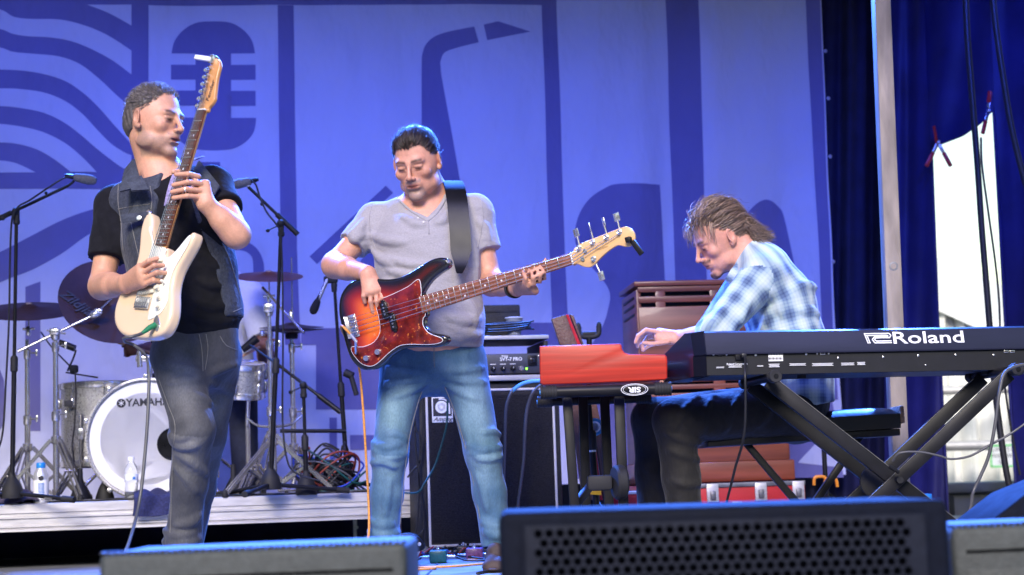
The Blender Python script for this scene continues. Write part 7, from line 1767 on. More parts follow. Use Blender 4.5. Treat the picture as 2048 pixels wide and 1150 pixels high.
body_mesh('body', bodyB(), [(TB_(0, 0, -.03), np.array((.15, .16, .165)), .0032), arm_bounds(Rel, Rwr, U(745, 625, 6.33), pad=.055) + (.0036,), arm_bounds(Lel, Lwr, U(1092, 530, 6.2), U(1060, 575, 6.2), pad=.05) + (.0036,)], B, TB_,
          lambda V: skin_col(V, TB_, SK_B, (.075, .04, .028), beardB, lambda q: .45 * hmaskB(q), (.11, .065, .05), .0), m_skin)
W, N_, q = scalp_points(TB_, hmaskB, 4200, 12, .004)
def flowB(P, t):
    l = TB_.local(P); fr = np.clip((l[:, 1] - .0) / .08, 0, 1)[:, None]
    return tang(TB_, P, -TB_.f * 1.0 + TB_.u * .25 + TB_.x * .12, .30 * (1 - t) * (.35 + fr) - .05)
V1, Q1 = strands(W, flowB, 5, .0120, .0013, jit=.10, seed=6)
sh = Sdf(); sh.el(TB_(0, -.020, .040), np.array((.0800, .0995, .0945)), TB_.ax, .01); sh.el(TB_(0, -.05, -.01), np.array((.077, .064, .068)), TB_.ax, .02)
sh.post = lambda P: (.0035 * vnoise(TB_.local(P) * np.array((3.2, .7, 1.5)), 75, 2) + .02 * (1 - hmaskB(TB_.local(P))))
V2, Q2 = sh.mesh(.0042); kk = hmaskB(TB_.local(V2))[Q2].mean(1) > .55
hair_obj(B, [(V1, Q1, 5)], (V2, Q2[kk]), m_hairA, 3)
# grey henley
s = Sdf(); torso(s, spB[1:], wdB[1:], uB, .010); s.rc(spB[1] - uB * .06, Rsh, .076, .070, .05); s.rc(spB[1] + uB * .06, Lsh, .076, .070, .05)
re_ = Rsh + (Rel - Rsh) * .56; le_ = Lsh + (Lel - Lsh) * .54
s.ec(Rsh, re_, (.074, .070), (.066, .064), SY, .03, flat=(False, True)); s.ec(Lsh, le_, (.072, .070), (.068, .066), SY, .03, flat=(False, True))
NB = [(792, 386), (804, 399), (822, 414), (842, 426), (855, 434), (866, 422), (876, 406), (884, 390), (889, 374), (870, 352), (800, 356)]
neck_cut(s, NB, 6.50, 6.62); s.el(U(850, 380, 6.62), (.086, .10, .050), None, .006, -1)
for pts in ([(742, 470), (775, 482), (812, 484)], [(770, 515), (815, 528), (868, 530)], [(775, 540), (820, 550), (870, 545)], [(768, 562), (800, 575), (845, 568)], [(745, 500), (765, 520), (790, 530)], [(900, 655), (930, 668), (962, 668)], [(890, 630), (925, 640), (960, 636)], [(700, 470), (715, 462), (730, 440)], [(690, 490), (706, 480), (725, 470)], [(955, 440), (968, 455), (975, 480)], [(800, 430), (830, 446), (850, 450)], [(870, 448), (885, 440), (895, 420)], [(940, 480), (950, 520), (952, 570)], [(930, 600), (945, 625), (950, 650)], [(860, 680), (890, 672), (925, 678)]): s.fold(pts, .012, k=.018, sink=.35)
s.flush()
s.cut(U(890, 695, 6.6), nrm((-.06, 0, -1)), .006); s.post = wrinkle(.0075, 12, 51, (1, 1, 1.5)); tee = cloth('shirt', s, .006, m_greytee, B)
trace_tube(s, [(798, 400), (806, 408), (821, 421), (840, 433), (855, 442)], .0055, m_greytee, 'collar_band', tee, -.001)
trace_tube(s, [(896, 380), (891, 396), (883, 412), (871, 429), (855, 442)], .0055, m_greytee, 'collar_band', tee, -.001)
trace_tube(s, [(855, 442), (857, 456), (858, 468)], .0030, m_greytee, 'placket', tee, .0)
trace_tube(s, [(744, 408), (738, 440), (742, 470), (752, 500)], .0018, m_greytee, 'seam', tee, .001)
trace_tube(s, [(962, 398), (966, 430), (962, 465), (955, 495)], .0018, m_greytee, 'seam', tee, .001)
for p in ((836, 436), (847, 444)): Geo().lathe([(.0045, 0), (.0045, .002), (0, .002)], s.surf(*p, None, .001), (0, -1, .2), 10).obj('button', m_alu_dark, tee)
# jeans
s = Sdf(); s.ec(U(866, 672, 6.62), U(866, 725, 6.63), (.178, .134), (.178, .130), uB, .04)
radB = [(.089, .065, .058, .060), (.089, .065, .058, .058)]
for (h_, k_, a_), r_ in zip(legsB, radB):
    c_ = k_ + (a_ - k_) * .45 + V3(0, .012, 0); s.rc(h_, k_, r_[0], r_[1], .045); s.rc(k_, c_, r_[1], r_[2], .03); s.ec(c_, a_ + V3(0, 0, -.012), (r_[2], r_[2]), (r_[3], r_[3]), V3(1, 0, 0), .03, flat=(False, True))
for pts, r_ in (([(742, 884), (768, 894), (800, 888)], .006), ([(745, 898), (772, 915), (812, 908)], .005), ([(742, 925), (765, 922), (790, 934)], .006), ([(812, 880), (795, 868), (775, 870)], .006), ([(736, 1062), (765, 1072), (798, 1064)], .010), ([(734, 1078), (766, 1088), (800, 1078)], .010), ([(742, 1040), (762, 1050), (785, 1048)], .007), ([(938, 890), (965, 900), (1002, 892)], .006), ([(942, 905), (970, 918), (1004, 912)], .005), ([(1000, 870), (985, 862), (965, 866)], .005), ([(966, 1042), (990, 1054), (1018, 1046)], .010), ([(970, 1062), (992, 1070), (1018, 1062)], .009), ([(860, 745), (825, 742), (775, 735)], .006), ([(858, 752), (820, 760), (772, 766)], .006), ([(852, 764), (820, 782), (785, 795)], .005), ([(884, 745), (920, 742), (968, 735)], .006), ([(888, 753), (925, 762), (972, 764)], .006), ([(893, 768), (922, 785), (955, 800)], .005), ([(955, 950), (968, 990), (975, 1020)], .005), ([(780, 960), (774, 1000), (770, 1030)], .005)):
    s.fold(pts, r_, sink=.35)
s.flush()
s.cut(U(866, 672, 6.6), SZ, .01); s.post = wrinkle(.0035, 17, 61, (1.5, 1.5, .7))
cloth('jeans', s, .006, m_denimb, B, colf=lambda V: leg_col(V, legsB, (.046, .110, .185), (.165, .275, .345), 9, .95))
for pts in ([(868, 690, 6.475), (868, 722, 6.485), (870, 745, 6.52)], [(858, 752, 6.53), (838, 800, 6.56), (822, 860, 6.50), (815, 900, 6.50), (806, 980, 6.53), (800, 1050, 6.56)], [(880, 752, 6.53), (908, 820, 6.55), (932, 900, 6.545), (950, 980, 6.57), (962, 1050, 6.58)]):
    Geo().tube(catmull([U(*p) for p in pts], 6), .0016, 5).obj('seam', m_stitch, B)
s = Sdf(); shoe(s, V3(legsB[0][2][0] + .0, 6.62, 0), V3(legsB[0][2][0] + .005, 6.40, 0)); cloth('shoe', s, .006, mat('brown_suede', (.05, .033, .028), .7, var=.25, scale=40), B)
s = Sdf(); shoe(s, V3(legsB[1][2][0] + .0, 6.62, 0), V3(legsB[1][2][0] - .01, 6.42, 0)); cloth('shoe', s, .006, mat('brown_suede', (.05, .033, .028), .7, var=.25, scale=40), B)
w_ = Lwr + (U(1062, 572, 6.2) - Lwr) * -.12; d_ = nrm(Lwr - Lel)
Geo().lathe([(.033, -.009), (.0365, -.008), (.0365, .008), (.033, .009), (.033, -.009)], w_, d_, 22).obj('wrist_watch', m_rub, B)
m_strapb = mat('black_leather_strap', (.0055, .0055, .0075), .42, var=.2, scale=30, bump=.02, bscale=80, spec=.3, rvar=.1)
stp_ = strip_mesh([U(905, 372, 6.74), U(902, 362, 6.66), U(908, 370, 6.56), U(914, 400, 6.485), U(919, 450, 6.45), U(922, 500, 6.43), U(921, 530, 6.41), U(919, 546, 6.385)], lambda t: .078 if t < .72 else .078 - .058 * ((t - .72) / .28) ** .8, .004, m_strapb, 'strap', ba, lambda t: nrm((1, .05, -.03)))

# ------------------------------------------------------------------ keyboardist
K = thing('person', 'long-haired keyboardist in blue plaid shirt hunched over the red organ', 'person', tuple(V3(U(1590, 800, 6.75)[0], 6.75, zs_)))
TK = Frame(U(1439, 477, 6.72), R(-77), R(29), R(4), 1.06)
nsh, fsh = U(1522, 556, 6.58), U(1505, 550, 6.92); nel, nwr = U(1430, 664, 6.50), U(1362, 676, 6.70); fel, fwr = U(1400, 690, 7.0), U(1340, 745, 6.9)
spK = [U(1490, 500, 6.75), U(1522, 545, 6.75), U(1556, 610, 6.75), U(1578, 690, 6.75), U(1590, 765, 6.75), U(1592, 812, 6.75)]
wdK = [(.08, .065), (.160, .098), (.182, .118), (.180, .120), (.176, .122), (.172, .118)]
uK = V3(0, 1, 0)
legsK = [(U(1590, 818, 6.65), U(1350, 842, 6.60), U(1376, 1090, 6.64)), (U(1590, 815, 6.87), U(1305, 838, 6.98), U(1310, 1075, 7.0))]
def bodyK():
    s = Sdf(); head_sdf(s, TK, jaw=1.0, nose=.92); s.rc(TK(0, -.025, -.05), U(1484, 505, 6.75), .060, .066, .03); s.rc(U(1484, 505, 6.75), spK[1], .066, .09, .04)
    torso(s, spK, [(a - .012, b - .012) for a, b in wdK], uK)
    s.rc(nsh, nel, .052, .043, .02); s.ec(nel, nwr, (.042, .040), (.030, .025), SZ, .02); s.rc(fsh, fel, .052, .043, .02); s.ec(fel, fwr, (.042, .040), (.030, .025), SZ, .02)
    y_ = 6.70
    s.ec(nwr, U(1318, 672, y_), (.029, .022), (.036, .020), V3(0, .6, 1), .012)
    fingers(s, [[(1318, 664, y_ - .01), (1292, 660, y_ - .02), (1276, 672, y_ - .02), (1271, 685, y_ - .02)], [(1318, 669, y_ + .015), (1292, 666, y_ + .01), (1277, 680, y_ + .005), (1275, 693, y_ + .005)], [(1320, 674, y_ + .035), (1296, 674, y_ + .035), (1284, 690, y_ + .03), (1286, 700, y_ + .03)]], .0088)
    fingers(s, [[(1335, 684, y_ - .03), (1306, 688, y_ - .045), (1287, 686, y_ - .05)]], .0095); fingers(s, [[(1325, 684, y_ + .05), (1300, 690, y_ + .055), (1287, 699, y_ + .05)]], .008)
    s.ec(fwr, U(1318, 770, 6.86), (.03, .02), (.036, .02), V3(0, 1, 0), .012)
    for (h_, k_, q_) in legsK: s.rc(h_, k_, .07, .055, .03); s.rc(k_, q_, .055, .04, .03)
    return s
SK_K = (.58, .285, .20)
beardK = ((.045, .025, .02), 1.0, -.080, .022)
body_mesh('body', bodyK(), [(TK(0, 0, -.03), np.array((.16, .16, .165)), .0034), arm_bounds(nel, nwr, U(1271, 680, 6.7), U(1300, 700, 6.75), pad=.05) + (.0038,)], K, TK, lambda V: skin_col(V, TK, SK_K, (.09, .055, .04), beardK, None, None, .1), m_skin)
def hmaskK(q):
    x, y, z = q.T; hl = np.interp(y, [-.12, -.085, -.06, -.03, -.005, .02, .05, .075], [-.11, -.105, -.095, -.06, .030, .048, .078, .090]); return sstep(-.010, .010, z - hl + .007 * vnoise(q * np.array((1, .25, .25)), 210, 4) + .005 * vnoise(q, 60, 5))
W, N_, q = scalp_points(TK, hmaskK, 5200, 13, .008)
dwn = -SZ
def flowK(P, t):
    l = TK.local(P); back = np.clip((.05 - l[:, 1]) / .1, 0, 1)[:, None]; fr = 1 - back
    d = tang(TK, P, -TK.f * (.9 * back + .55) + TK.u * (.15 - .3 * t) + dwn * .3 * fr * t, .26 * (1 - t) - .04 + .26 * np.sin(10 * t + 45 * q[:, 0] + 30 * q[:, 2])[:, None]) + TK.u * .22 * np.sin(9 * t + 50 * q[:, 0] + 20 * q[:, 2])[:, None]
    nape = np.clip((-.085 - l[:, 1]) / .04, 0, 1)[:, None] * np.clip((.06 - l[:, 2]) / .08, 0, 1)[:, None]; d = d + nape * (V3(.55, 0, -.35) + V3(.5, 0, .8) * t); off = np.clip((-.085 - l[:, 1]) / .03, 0, 1)[:, None]; d = d * (1 - .55 * off) + off * V3(.22, 0, -.95 + .45 * t)
    return d
V1, Q1 = strands(W, flowK, 9, .0140, .0017, jit=.08, seed=8, curl=.15)
# face-framing locks and flyaways
fr = (q[:, 1] > .02) & (np.abs(q[:, 0]) < .085); Wf = W[fr][:130]; Nf = N_[fr][:130]
V3_, Q3_ = strands(Wf, lambda P, t: tang(TK, P, TK.f * (.1 - .3 * t) + dwn * (.5 + .5 * t) - V3(0, .35, 0), .25 - .2 * t), 8, .0115, .0014, jit=.10, seed=18, curl=.10)
r_ = np.random.default_rng(3); ix = r_.integers(0, len(W), 45); Na = N_[ix]
V4, Q4 = strands(W[ix], lambda P, t: tang(TK, P, -TK.f * .8 + dwn * .3 * t, .35 - .2 * t), 8, .012, .0009, jit=.18, seed=28, curl=.3)
nb = 620; rb_ = r_.uniform(0, 1, (nb, 3)); Wn = np.array([TK(-.075 + .15 * a, -.080 - .022 * c, -.080 + .105 * b) for a, b, c in rb_])
V5, Q5 = strands(Wn, lambda P, t: V3(.62, 0, -.80 + 1.15 * t), 7, .0125, .0014, jit=.30, seed=38, curl=.35)
sh = Sdf(); sh.el(TK(0, -.024, .038), np.array((.0815, .101, .0935)), TK.ax, .01); sh.el(TK(0, -.068, -.02), np.array((.066, .048, .060)), TK.ax, .03);
sh.post = lambda P: (.005 * vnoise(TK.local(P) * np.array((2.2, .8, 1.6)), 70, 2) + .03 * (1 - hmaskK(TK.local(P))) * (TK.local(P)[:, 1] > -.06))
V2, Q2 = sh.mesh(.0044); ql = TK.local(V2); kk = np.maximum(hmaskK(ql), ql[:, 1] < -.055)[Q2].mean(1) > .3
hair_obj(K, [(V1, Q1, 9), (V3_, Q3_, 8), (V4, Q4, 8), (V5, Q5, 7)], (V2, Q2[kk]), m_hairK, 4)
# plaid shirt
def plaid_material():
    m = mat('blue_plaid_cotton', (.5, .6, .65), .85, var=.05, scale=200, bump=.55, bscale=24, sheen=.15)
    nt = m.node_tree; n, l = nt.nodes, nt.links; b = n['Principled BSDF']
    at = n.new('ShaderNodeAttribute'); at.attribute_name = 'fuv'; sp = n.new('ShaderNodeSeparateXYZ'); l.new(at.outputs['Vector'], sp.inputs[0])
    def bands(sock, per, lo, hi, ph=0.0):
        a = n.new('ShaderNodeMath'); a.operation = 'MULTIPLY_ADD'; l.new(sock, a.inputs[0]); a.inputs[1].default_value = 6.2832 / per; a.inputs[2].default_value = ph
        s_ = n.new('ShaderNodeMath'); s_.operation = 'SINE'; l.new(a.outputs[0], s_.inputs[0])
        r_ = n.new('ShaderNodeMapRange'); r_.inputs['From Min'].default_value = lo; r_.inputs['From Max'].default_value = hi; l.new(s_.outputs[0], r_.inputs['Value']); return r_.outputs[0]
    def addm(a, b_, wa, wb):
        x = n.new('ShaderNodeMath'); x.operation = 'MULTIPLY'; l.new(a, x.inputs[0]); x.inputs[1].default_value = wa
        y = n.new('ShaderNodeMath'); y.operation = 'MULTIPLY_ADD'; l.new(b_, y.inputs[0]); y.inputs[1].default_value = wb; l.new(x.outputs[0], y.inputs[2]); return y.outputs[0]
    u, v = sp.outputs[0], sp.outputs[1]
    wide = addm(bands(u, .088, -.9, 1.0), bands(v, .080, -.9, 1.0), .62, .36); fine = addm(bands(u, .0146, -.2, .9), bands(v, .0133, -.2, .9), .5, .5); tot = addm(wide, fine, .86, .15)
    cr = n.new('ShaderNodeValToRGB'); l.new(tot, cr.inputs[0]); e = cr.color_ramp.elements; e[0].position = 0.02; e[0].color = (.50, .58, .56, 1); e[1].position = .95; e[1].color = (.045, .075, .17, 1)
    x = e.new(.45); x.color = (.30, .40, .44, 1); x = e.new(.7); x.color = (.13, .20, .31, 1)
    l.new(cr.outputs[0], b.inputs['Base Color']); return m
m_plaid = plaid_material()
def fuv_of(chains, u0):
    def both(V, force=None):
        best = np.full(len(V), 9.0); out_ = np.zeros((len(V), 3)); idv = np.zeros(len(V), int)
        for ci, (ch, rad, ref) in enumerate(chains):
            acc = 0
            for i in range(len(ch) - 1):
                a, b = ch[i], ch[i + 1]; ba = b - a; L_ = np.linalg.norm(ba); w = ba / L_; t = np.clip((V - a) @ w / L_, 0, 1); qv = V - a - (t * L_)[:, None] * w; d = np.linalg.norm(qv, axis=1) / rad
                if force is not None: d = np.where(force == ci, d, 8.0)
                x = nrm(np.asarray(ref) - w * np.dot(ref, w)); y = np.cross(w, x); ang = np.arctan2(qv @ y, qv @ x); m_ = d < best
                out_[m_, 0] = (ang * rad * 1.05)[m_]; out_[m_, 1] = (acc + t * L_)[m_] + .3 * rad; idv[m_] = ci; best = np.minimum(best, d); acc += L_
        return out_, idv
    def f(V, force=None): return {'fuv': both(V, force)[0]}
    f.ids = lambda V: both(V)[1]
    return f
s = Sdf(); torso(s, spK[1:], wdK[1:], uK, .014); s.rc(spK[1] + V3(-.02, -.09, 0), nsh, .080, .074, .05); s.rc(spK[1] + V3(-.02, .09, 0), fsh, .080, .074, .05); s.rc(U(1490, 505, 6.75), spK[1], .078, .10, .04)
ne_ = nel + (nwr - nel) * .28; fe_ = fel + (fwr - fel) * .3
s.rc(nsh, nel, .080, .064, .03); s.ec(nel, ne_, (.062, .060), (.056, .054), SZ, .03, flat=(False, True)); s.rc(fsh, fel, .076, .060, .03); s.ec(fel, fe_, (.06, .058), (.054, .052), SZ, .03, flat=(False, True))
s.ec(U(1592, 790, 6.75), U(1600, 822, 6.75), (.185, .126), (.190, .128), uK, .03)
for pts in ([(1560, 600), (1535, 640), (1510, 690)], [(1585, 580), (1610, 570), (1630, 575)], [(1475, 640), (1460, 670), (1450, 700)], [(1450, 615), (1435, 635), (1425, 655)], [(1585, 660), (1615, 672), (1640, 680)], [(1575, 720), (1605, 732), (1635, 735)], [(1535, 575), (1555, 600), (1565, 630)], [(1500, 600), (1485, 630), (1480, 650)], [(1550, 640), (1545, 670), (1530, 700)], [(1595, 620), (1620, 622), (1635, 630)], [(1420, 640), (1410, 655), (1405, 668)]): s.fold(pts, .012)
s.flush()
s.el(TK(0, 0, -.02), (.10, .10, .10), None, .01, -1); s.cut(U(1655, 806, 6.75), nrm((.2, 0, -1)), .01); s.post = wrinkle(.006, 12, 71)
shk = cloth('plaid_shirt', s, .006, m_plaid, K, attrs=fuv_of([(spK[1:], .20, (-1, 0, .2)), ([nsh, nel, ne_], .07, (0, -1, .2)), ([fsh, fel, fe_], .07, (0, -1, .2))], None))
Pc = [U(1450, 560, 6.66), U(1462, 540, 6.64), U(1482, 515, 6.66), U(1500, 495, 6.70), U(1512, 486, 6.75)]
gcol = np.zeros((len(catmull(Pc, 4)), 4, 3)); cP = catmull(Pc, 4)
for i in range(len(cP)):
    for j in range(4): gcol[i, j] = cP[i] + V3(.012, -.012, -.014) * (j / 3 * 2.2)
V_ = gcol.reshape(-1, 3); oc = Geo().slab(gcol, .005).obj('collar', m_plaid, shk, angle=80)
n_v = len(oc.data.vertices); at_ = oc.data.attributes.new('fuv', 'FLOAT_VECTOR', 'POINT'); co = np.empty(n_v * 3); oc.data.vertices.foreach_get('co', co); co = co.reshape(-1, 3); at_.data.foreach_set('vector', np.stack([co[:, 0] * 1.2 + co[:, 2], co[:, 2] * 1.3, co[:, 1]], 1).astype(np.float32).ravel())
# black jeans
s = Sdf(); s.ec(U(1594, 790, 6.75), U(1592, 826, 6.75), (.178, .125), (.185, .120), uK, .04)
for (h_, k_, a_) in legsK: s.rc(h_, k_, .104, .082, .04); s.rc(k_, k_ + (a_ - k_) * .45, .080, .070, .03); s.ec(k_ + (a_ - k_) * .45, a_, (.069, .069), (.066, .066), V3(1, 0, 0), .03, flat=(False, True))
for pts in ([(1400, 790), (1370, 820), (1345, 865)], [(1430, 785), (1410, 830), (1400, 870)], [(1330, 865), (1365, 880), (1405, 885)], [(1335, 900), (1365, 910), (1400, 920)], [(1490, 780), (1465, 820), (1450, 860)], [(1555, 790), (1535, 825), (1515, 850)], [(1340, 960), (1370, 970), (1400, 965)]): s.fold(pts, .007)
s.flush()
s.post = wrinkle(.003, 15, 81, (1.4, 1.4, .8))
cloth('black_jeans', s, .007, m_denimd, K, colf=lambda V: leg_col(V, legsK, (.006, .0056, .0075), (.022, .020, .022), 11, .6))
for (h_, k_, a_) in legsK: s = Sdf(); shoe(s, V3(a_[0] + .05, a_[1], 0), V3(a_[0] - .17, a_[1], 0)); cloth('shoe', s, .008, MATS['dark_leather'], K)

# ------------------------------------------------------------------ drummer, mostly hidden behind the guitarist
D = thing('person', 'drummer in white shirt mostly hidden behind the guitarist, holding drumsticks', 'person', tuple(V3(U(425, 800, 9.2)[0], 9.25, RZ)))
TD = Frame(U(425, 470, 9.2), R(0), R(12))
spD = [U(425, 530, 9.25), U(425, 570, 9.25), U(428, 640, 9.25), U(430, 720, 9.28), U(430, 770, 9.3)]
wdD = [(.07, .06), (.16, .10), (.185, .13), (.18, .14), (.18, .14)]
aR = [U(352, 590, 9.2), U(330, 690, 9.1), U(278, 700, 8.9)]; aL = [U(500, 590, 9.2), U(532, 712, 9.08), U(522, 690, 8.86)]
def bodyD():
    s = Sdf(); head_sdf(s, TD); s.rc(TD(0, -.02, -.05), spD[1], .06, .08, .03); torso(s, spD, [(a - .01, b - .01) for a, b in wdD], V3(1, 0, 0))
    for a_ in (aR, aL): s.rc(spD[1], a_[0], .06, .055, .05); s.rc(a_[0], a_[1], .052, .043, .02); s.rc(a_[1], a_[2], .043, .028, .02)
    for w_, dx in ((aR[2], -1), (aL[2], 1)):
        s.el(w_ + V3(dx * .03, -.03, 0), (.04, .04, .03), None, .015)
        for k in range(4): s.chain([w_ + V3(dx * .045, -.05 + .005 * k, .024 - .016 * k), w_ + V3(dx * .062, -.035, .020 - .016 * k), w_ + V3(dx * .05, -.012, .018 - .016 * k)], [.009, .0085, .008], .004)
        s.chain([w_ + V3(dx * .02, -.05, .02), w_ + V3(dx * .05, -.065, .022), w_ + V3(dx * .07, -.055, .015)], [.011, .010, .008], .005)
    for sx_ in (-1, 1): s.rc(spD[4] + V3(sx_ * .08, 0, 0), spD[4] + V3(sx_ * .2, -.36, -.02), .08, .06, .03); s.rc(spD[4] + V3(sx_ * .2, -.36, -.02), V3(spD[4][0] + sx_ * .2, 9.0, RZ + .08), .058, .04, .03)
    return s
V, Q = bodyD().mesh(.0065); np_mesh('body', V, Q, m_skin, D, {'Col': skin_col(V, TD, (.20, .085, .06), (.03, .02, .02), None, lambda q: .9 * hmaskB(q), (.02, .015, .012))})
s = Sdf(); torso(s, spD[1:], wdD[1:], V3(1, 0, 0), .012)
for a_ in (aR, aL): s.rc(spD[1], a_[0], .075, .075, .05); s.ec(a_[0], a_[0] + (a_[1] - a_[0]) * .72, (.075, .07), (.068, .066), V3(1, 0, 0), .03, flat=(False, True))
s.el(spD[0], (.08, .08, .05), None, .01, -1); s.post = wrinkle(.006, 12, 91); cloth('t_shirt', s, .008, mat('white_cotton', (.72, .72, .74), .85, var=.04, scale=60, bump=.1), D)
s = Sdf(); s.rc(spD[3] + V3(0, 0, -.04), spD[4], .17, .17, .05)
for sx_ in (-1, 1): s.rc(spD[4] + V3(sx_ * .08, 0, 0), spD[4] + V3(sx_ * .2, -.36, -.02), .10, .08, .03); s.rc(spD[4] + V3(sx_ * .2, -.36, -.02), V3(spD[4][0] + sx_ * .2, 9.0, RZ + .06), .078, .065, .03)
cloth('trousers', s, .010, mat('navy_trousers', (.02, .025, .05), .85, var=.2, scale=40), D)
st_ = thing('drum_throne', 'round black drum stool under the drummer', 'stool', tuple(V3(spD[4][0], 9.3, RZ)))
zt_ = spD[4][2] - .12; Geo().lathe([(0, 0), (.16, 0), (.17, -.03), (.16, -.06), (0, -.06)], (spD[4][0], 9.3, zt_ - .02), SZ, 24).obj('seat', m_vinyl, st_)
Geo().cyl((spD[4][0], 9.3, zt_ - .08), (spD[4][0], 9.3, RZ + .1), .016, n=12).obj('column', m_chr, st_)
for k in range(3): Geo().cyl((spD[4][0], 9.3, RZ + .22), (spD[4][0] + .25 * math.cos(k * 2.09), 9.3 + .25 * math.sin(k * 2.09), RZ + .012), .009, n=8).obj('leg', m_chr, st_)
m_stick = mat('hickory', (.50, .28, .17), .5, var=.15, scale=20, stretch=(1, 1, 4))
for a_, b_, lb_ in ((U(275, 697, 8.87), U(189, 670, 8.75), 'drumstick pointing left from the drummer hand beside cream guitar'), (U(527, 690, 8.83), U(470, 720, 8.7), 'drumstick in the drummer hand near the rack tom')):
    g = Geo(); d_ = nrm(b_ - a_); g.lathe([(0, -.08), (.0062, -.075), (.0072, 0), (.0070, .18), (.0042, .28), (.005, .30), (.003, .315), (0, .317)], a_, d_, 12); o = g.obj('drumstick', m_stick); o['label'] = lb_; o['category'] = 'drumstick'
# ------------------------------------------------------------------ small things: clamps, hanging cables, pedals, leads
m_redgrip = mat('red_vinyl_grip', (.50, .025, .02), .4, var=.12, scale=30)
def spring_clamp(label, jaw, h1, h2, Y, mark=None):
    """spring clamp: jaw pixel, two handle-end pixels"""
    t = thing('spring_clamp', label, 'clamp', tuple(U(*jaw, Y)), 'red-handled spring clamps on the curtain')
    J = U(*jaw, Y)
    for i, h in enumerate((h1, h2)):
        H = U(*h, Y - .01); mid = J + (H - J) * .42
        Geo().bar(J, mid, .012, .020, (0, 0, 1), .003).obj('jaw', m_silver, t); Geo().bar(mid, H, .016, .024, (0, 0, 1), .006).obj('grip', m_redgrip, t)
    Geo().cyl(J + V3(0, -.02, 0), J + V3(0, .02, 0), .010, n=10).obj('pivot', m_silver, t)
spring_clamp('lower red-handled spring clamp hooked at the corner of the curtain gap', (1876, 285), (1852, 333), (1902, 333), 10.0)
g = Geo(); J = U(1874, 287, 10.0); g.bar(J, U(1868, 252, 9.98), .014, .018, (0, 0, 1), .004); g.obj('raised_grip', m_redgrip, bpy.data.objects['spring_clamp'])
spring_clamp('upper red-handled spring clamp at the top of the curtain gap', (1976, 222), (1965, 268), (1980, 182), 9.85)
for (x, y) in ((1864, 272), (1984, 178)):
    o = None
# thick cables hanging in front of the gap
wire('hanging_cable', m_cab, [U(1930, -60, 9.0), U(1934, 60, 9.0), U(1943, 180, 9.0), U(1955, 330, 9.0), U(1963, 450, 9.0), U(1972, 560, 9.0), U(1980, 660, 9.0), U(1988, 760, 9.0), U(2000, 860, 9.0), U(2014, 950, 9.0), U(2030, 1010, 9.0), U(2050, 1060, 9.0)], .017, 'thick black cable hanging straight across the bright curtain gap', group='hanging stage cables', n=10)
wire('hanging_cable', m_cab, [U(1982, -60, 8.8), U(1990, 40, 8.8), U(2004, 140, 8.8), U(2022, 250, 8.8), U(2046, 350, 8.8), U(2075, 450, 8.8), U(2090, 600, 8.8)], .016, 'thick black cable slanting over the navy curtain at upper right', group='hanging stage cables', n=10)
wire('hanging_cable', m_cab, [U(1962, 275, 9.1), U(1964, 330, 9.1), U(1976, 420, 9.1), U(1990, 520, 9.1), U(1998, 600, 9.1), U(2002, 700, 9.1), U(2012, 790, 9.1), U(2026, 880, 9.1), U(2040, 950, 9.1)], .006, 'thin black cable hanging inside the bright curtain gap', group='hanging stage cables')
# cables over the piano stand at the right
wire('signal_cable', m_cabg, [U(2060, 727, 6.0), U(2030, 733, 5.98), U(2008, 748, 5.96), U(1998, 790, 5.95), U(1990, 850, 5.95), U(1978, 910, 5.95), U(1962, 950, 5.95), U(1946, 985, 5.95), U(1942, 1010, 5.9), U(1934, 1040, 5.85), U(1920, 1080, 5.8)], .0058, 'grey cable hanging from the right end of the stage piano', group='leads at the piano stand')
wire('signal_cable', m_cabg, [U(1785, 922, 6.02), U(1800, 906, 6.0), U(1840, 904, 6.0), U(1880, 912, 6.0), U(1902, 918, 6.0), U(1940, 912, 6.0), U(1980, 890, 6.0), U(2020, 868, 6.0), U(2060, 840, 6.0)], .0042, 'thin grey cable looping sideways across the curtain gap', group='leads at the piano stand')
wire('signal_cable', m_cab, [U(1930, 1060, 5.9), U(1945, 1035, 5.9), U(1960, 1018, 5.9), U(1985, 1012, 5.9), U(2005, 1016, 5.9), U(2030, 1040, 5.9)], .0062, 'black cable arching over the floor near the slanted monitor', group='leads at the piano stand')
# lead with blue sleeve at the rack, two grey leads down the cabinet front
wire('speaker_lead', m_cabg, [U(1026, 778, 7.75), U(1018, 795, 7.74), U(1012, 820, 7.74), U(1010, 880, 7.76), U(1008, 960, 7.78), U(1006, 1030, 7.8), U(1004, 1085, 7.8)], .0062, 'grey lead with blue sleeve hanging left on the cabinet front', group='leads down the cabinet front')
Geo().tube(catmull([U(1080, 762, 7.75), U(1062, 763, 7.75), U(1042, 769, 7.75), U(1023, 783, 7.75)], 4), .0078, 8).obj('blue_sleeve', mat('light_blue_sleeve', (.10, .36, .62), .5, var=.1), bpy.data.objects['speaker_lead'])
wire('speaker_lead', m_cabg, [U(1082, 770, 7.72), U(1072, 778, 7.72), U(1062, 792, 7.72), U(1054, 820, 7.73), U(1050, 860, 7.74), U(1047, 920, 7.76), U(1041, 970, 7.78), U(1036, 1010, 7.8), U(1034, 1060, 7.8)], .0068, 'grey lead hanging down the cabinet front near the organ', group='leads down the cabinet front')
g = Geo(); 
wire('signal_cable', m_cabgreen, [U(895, 800, 7.85), U(893, 850, 7.85), U(880, 900, 7.85), U(868, 935, 7.85), U(850, 965, 7.8), U(835, 985, 7.8), U(800, 985, 7.9)], .0045, 'dark green cable curving across the cabinet behind the bassist knees', group='cables behind the bassist')
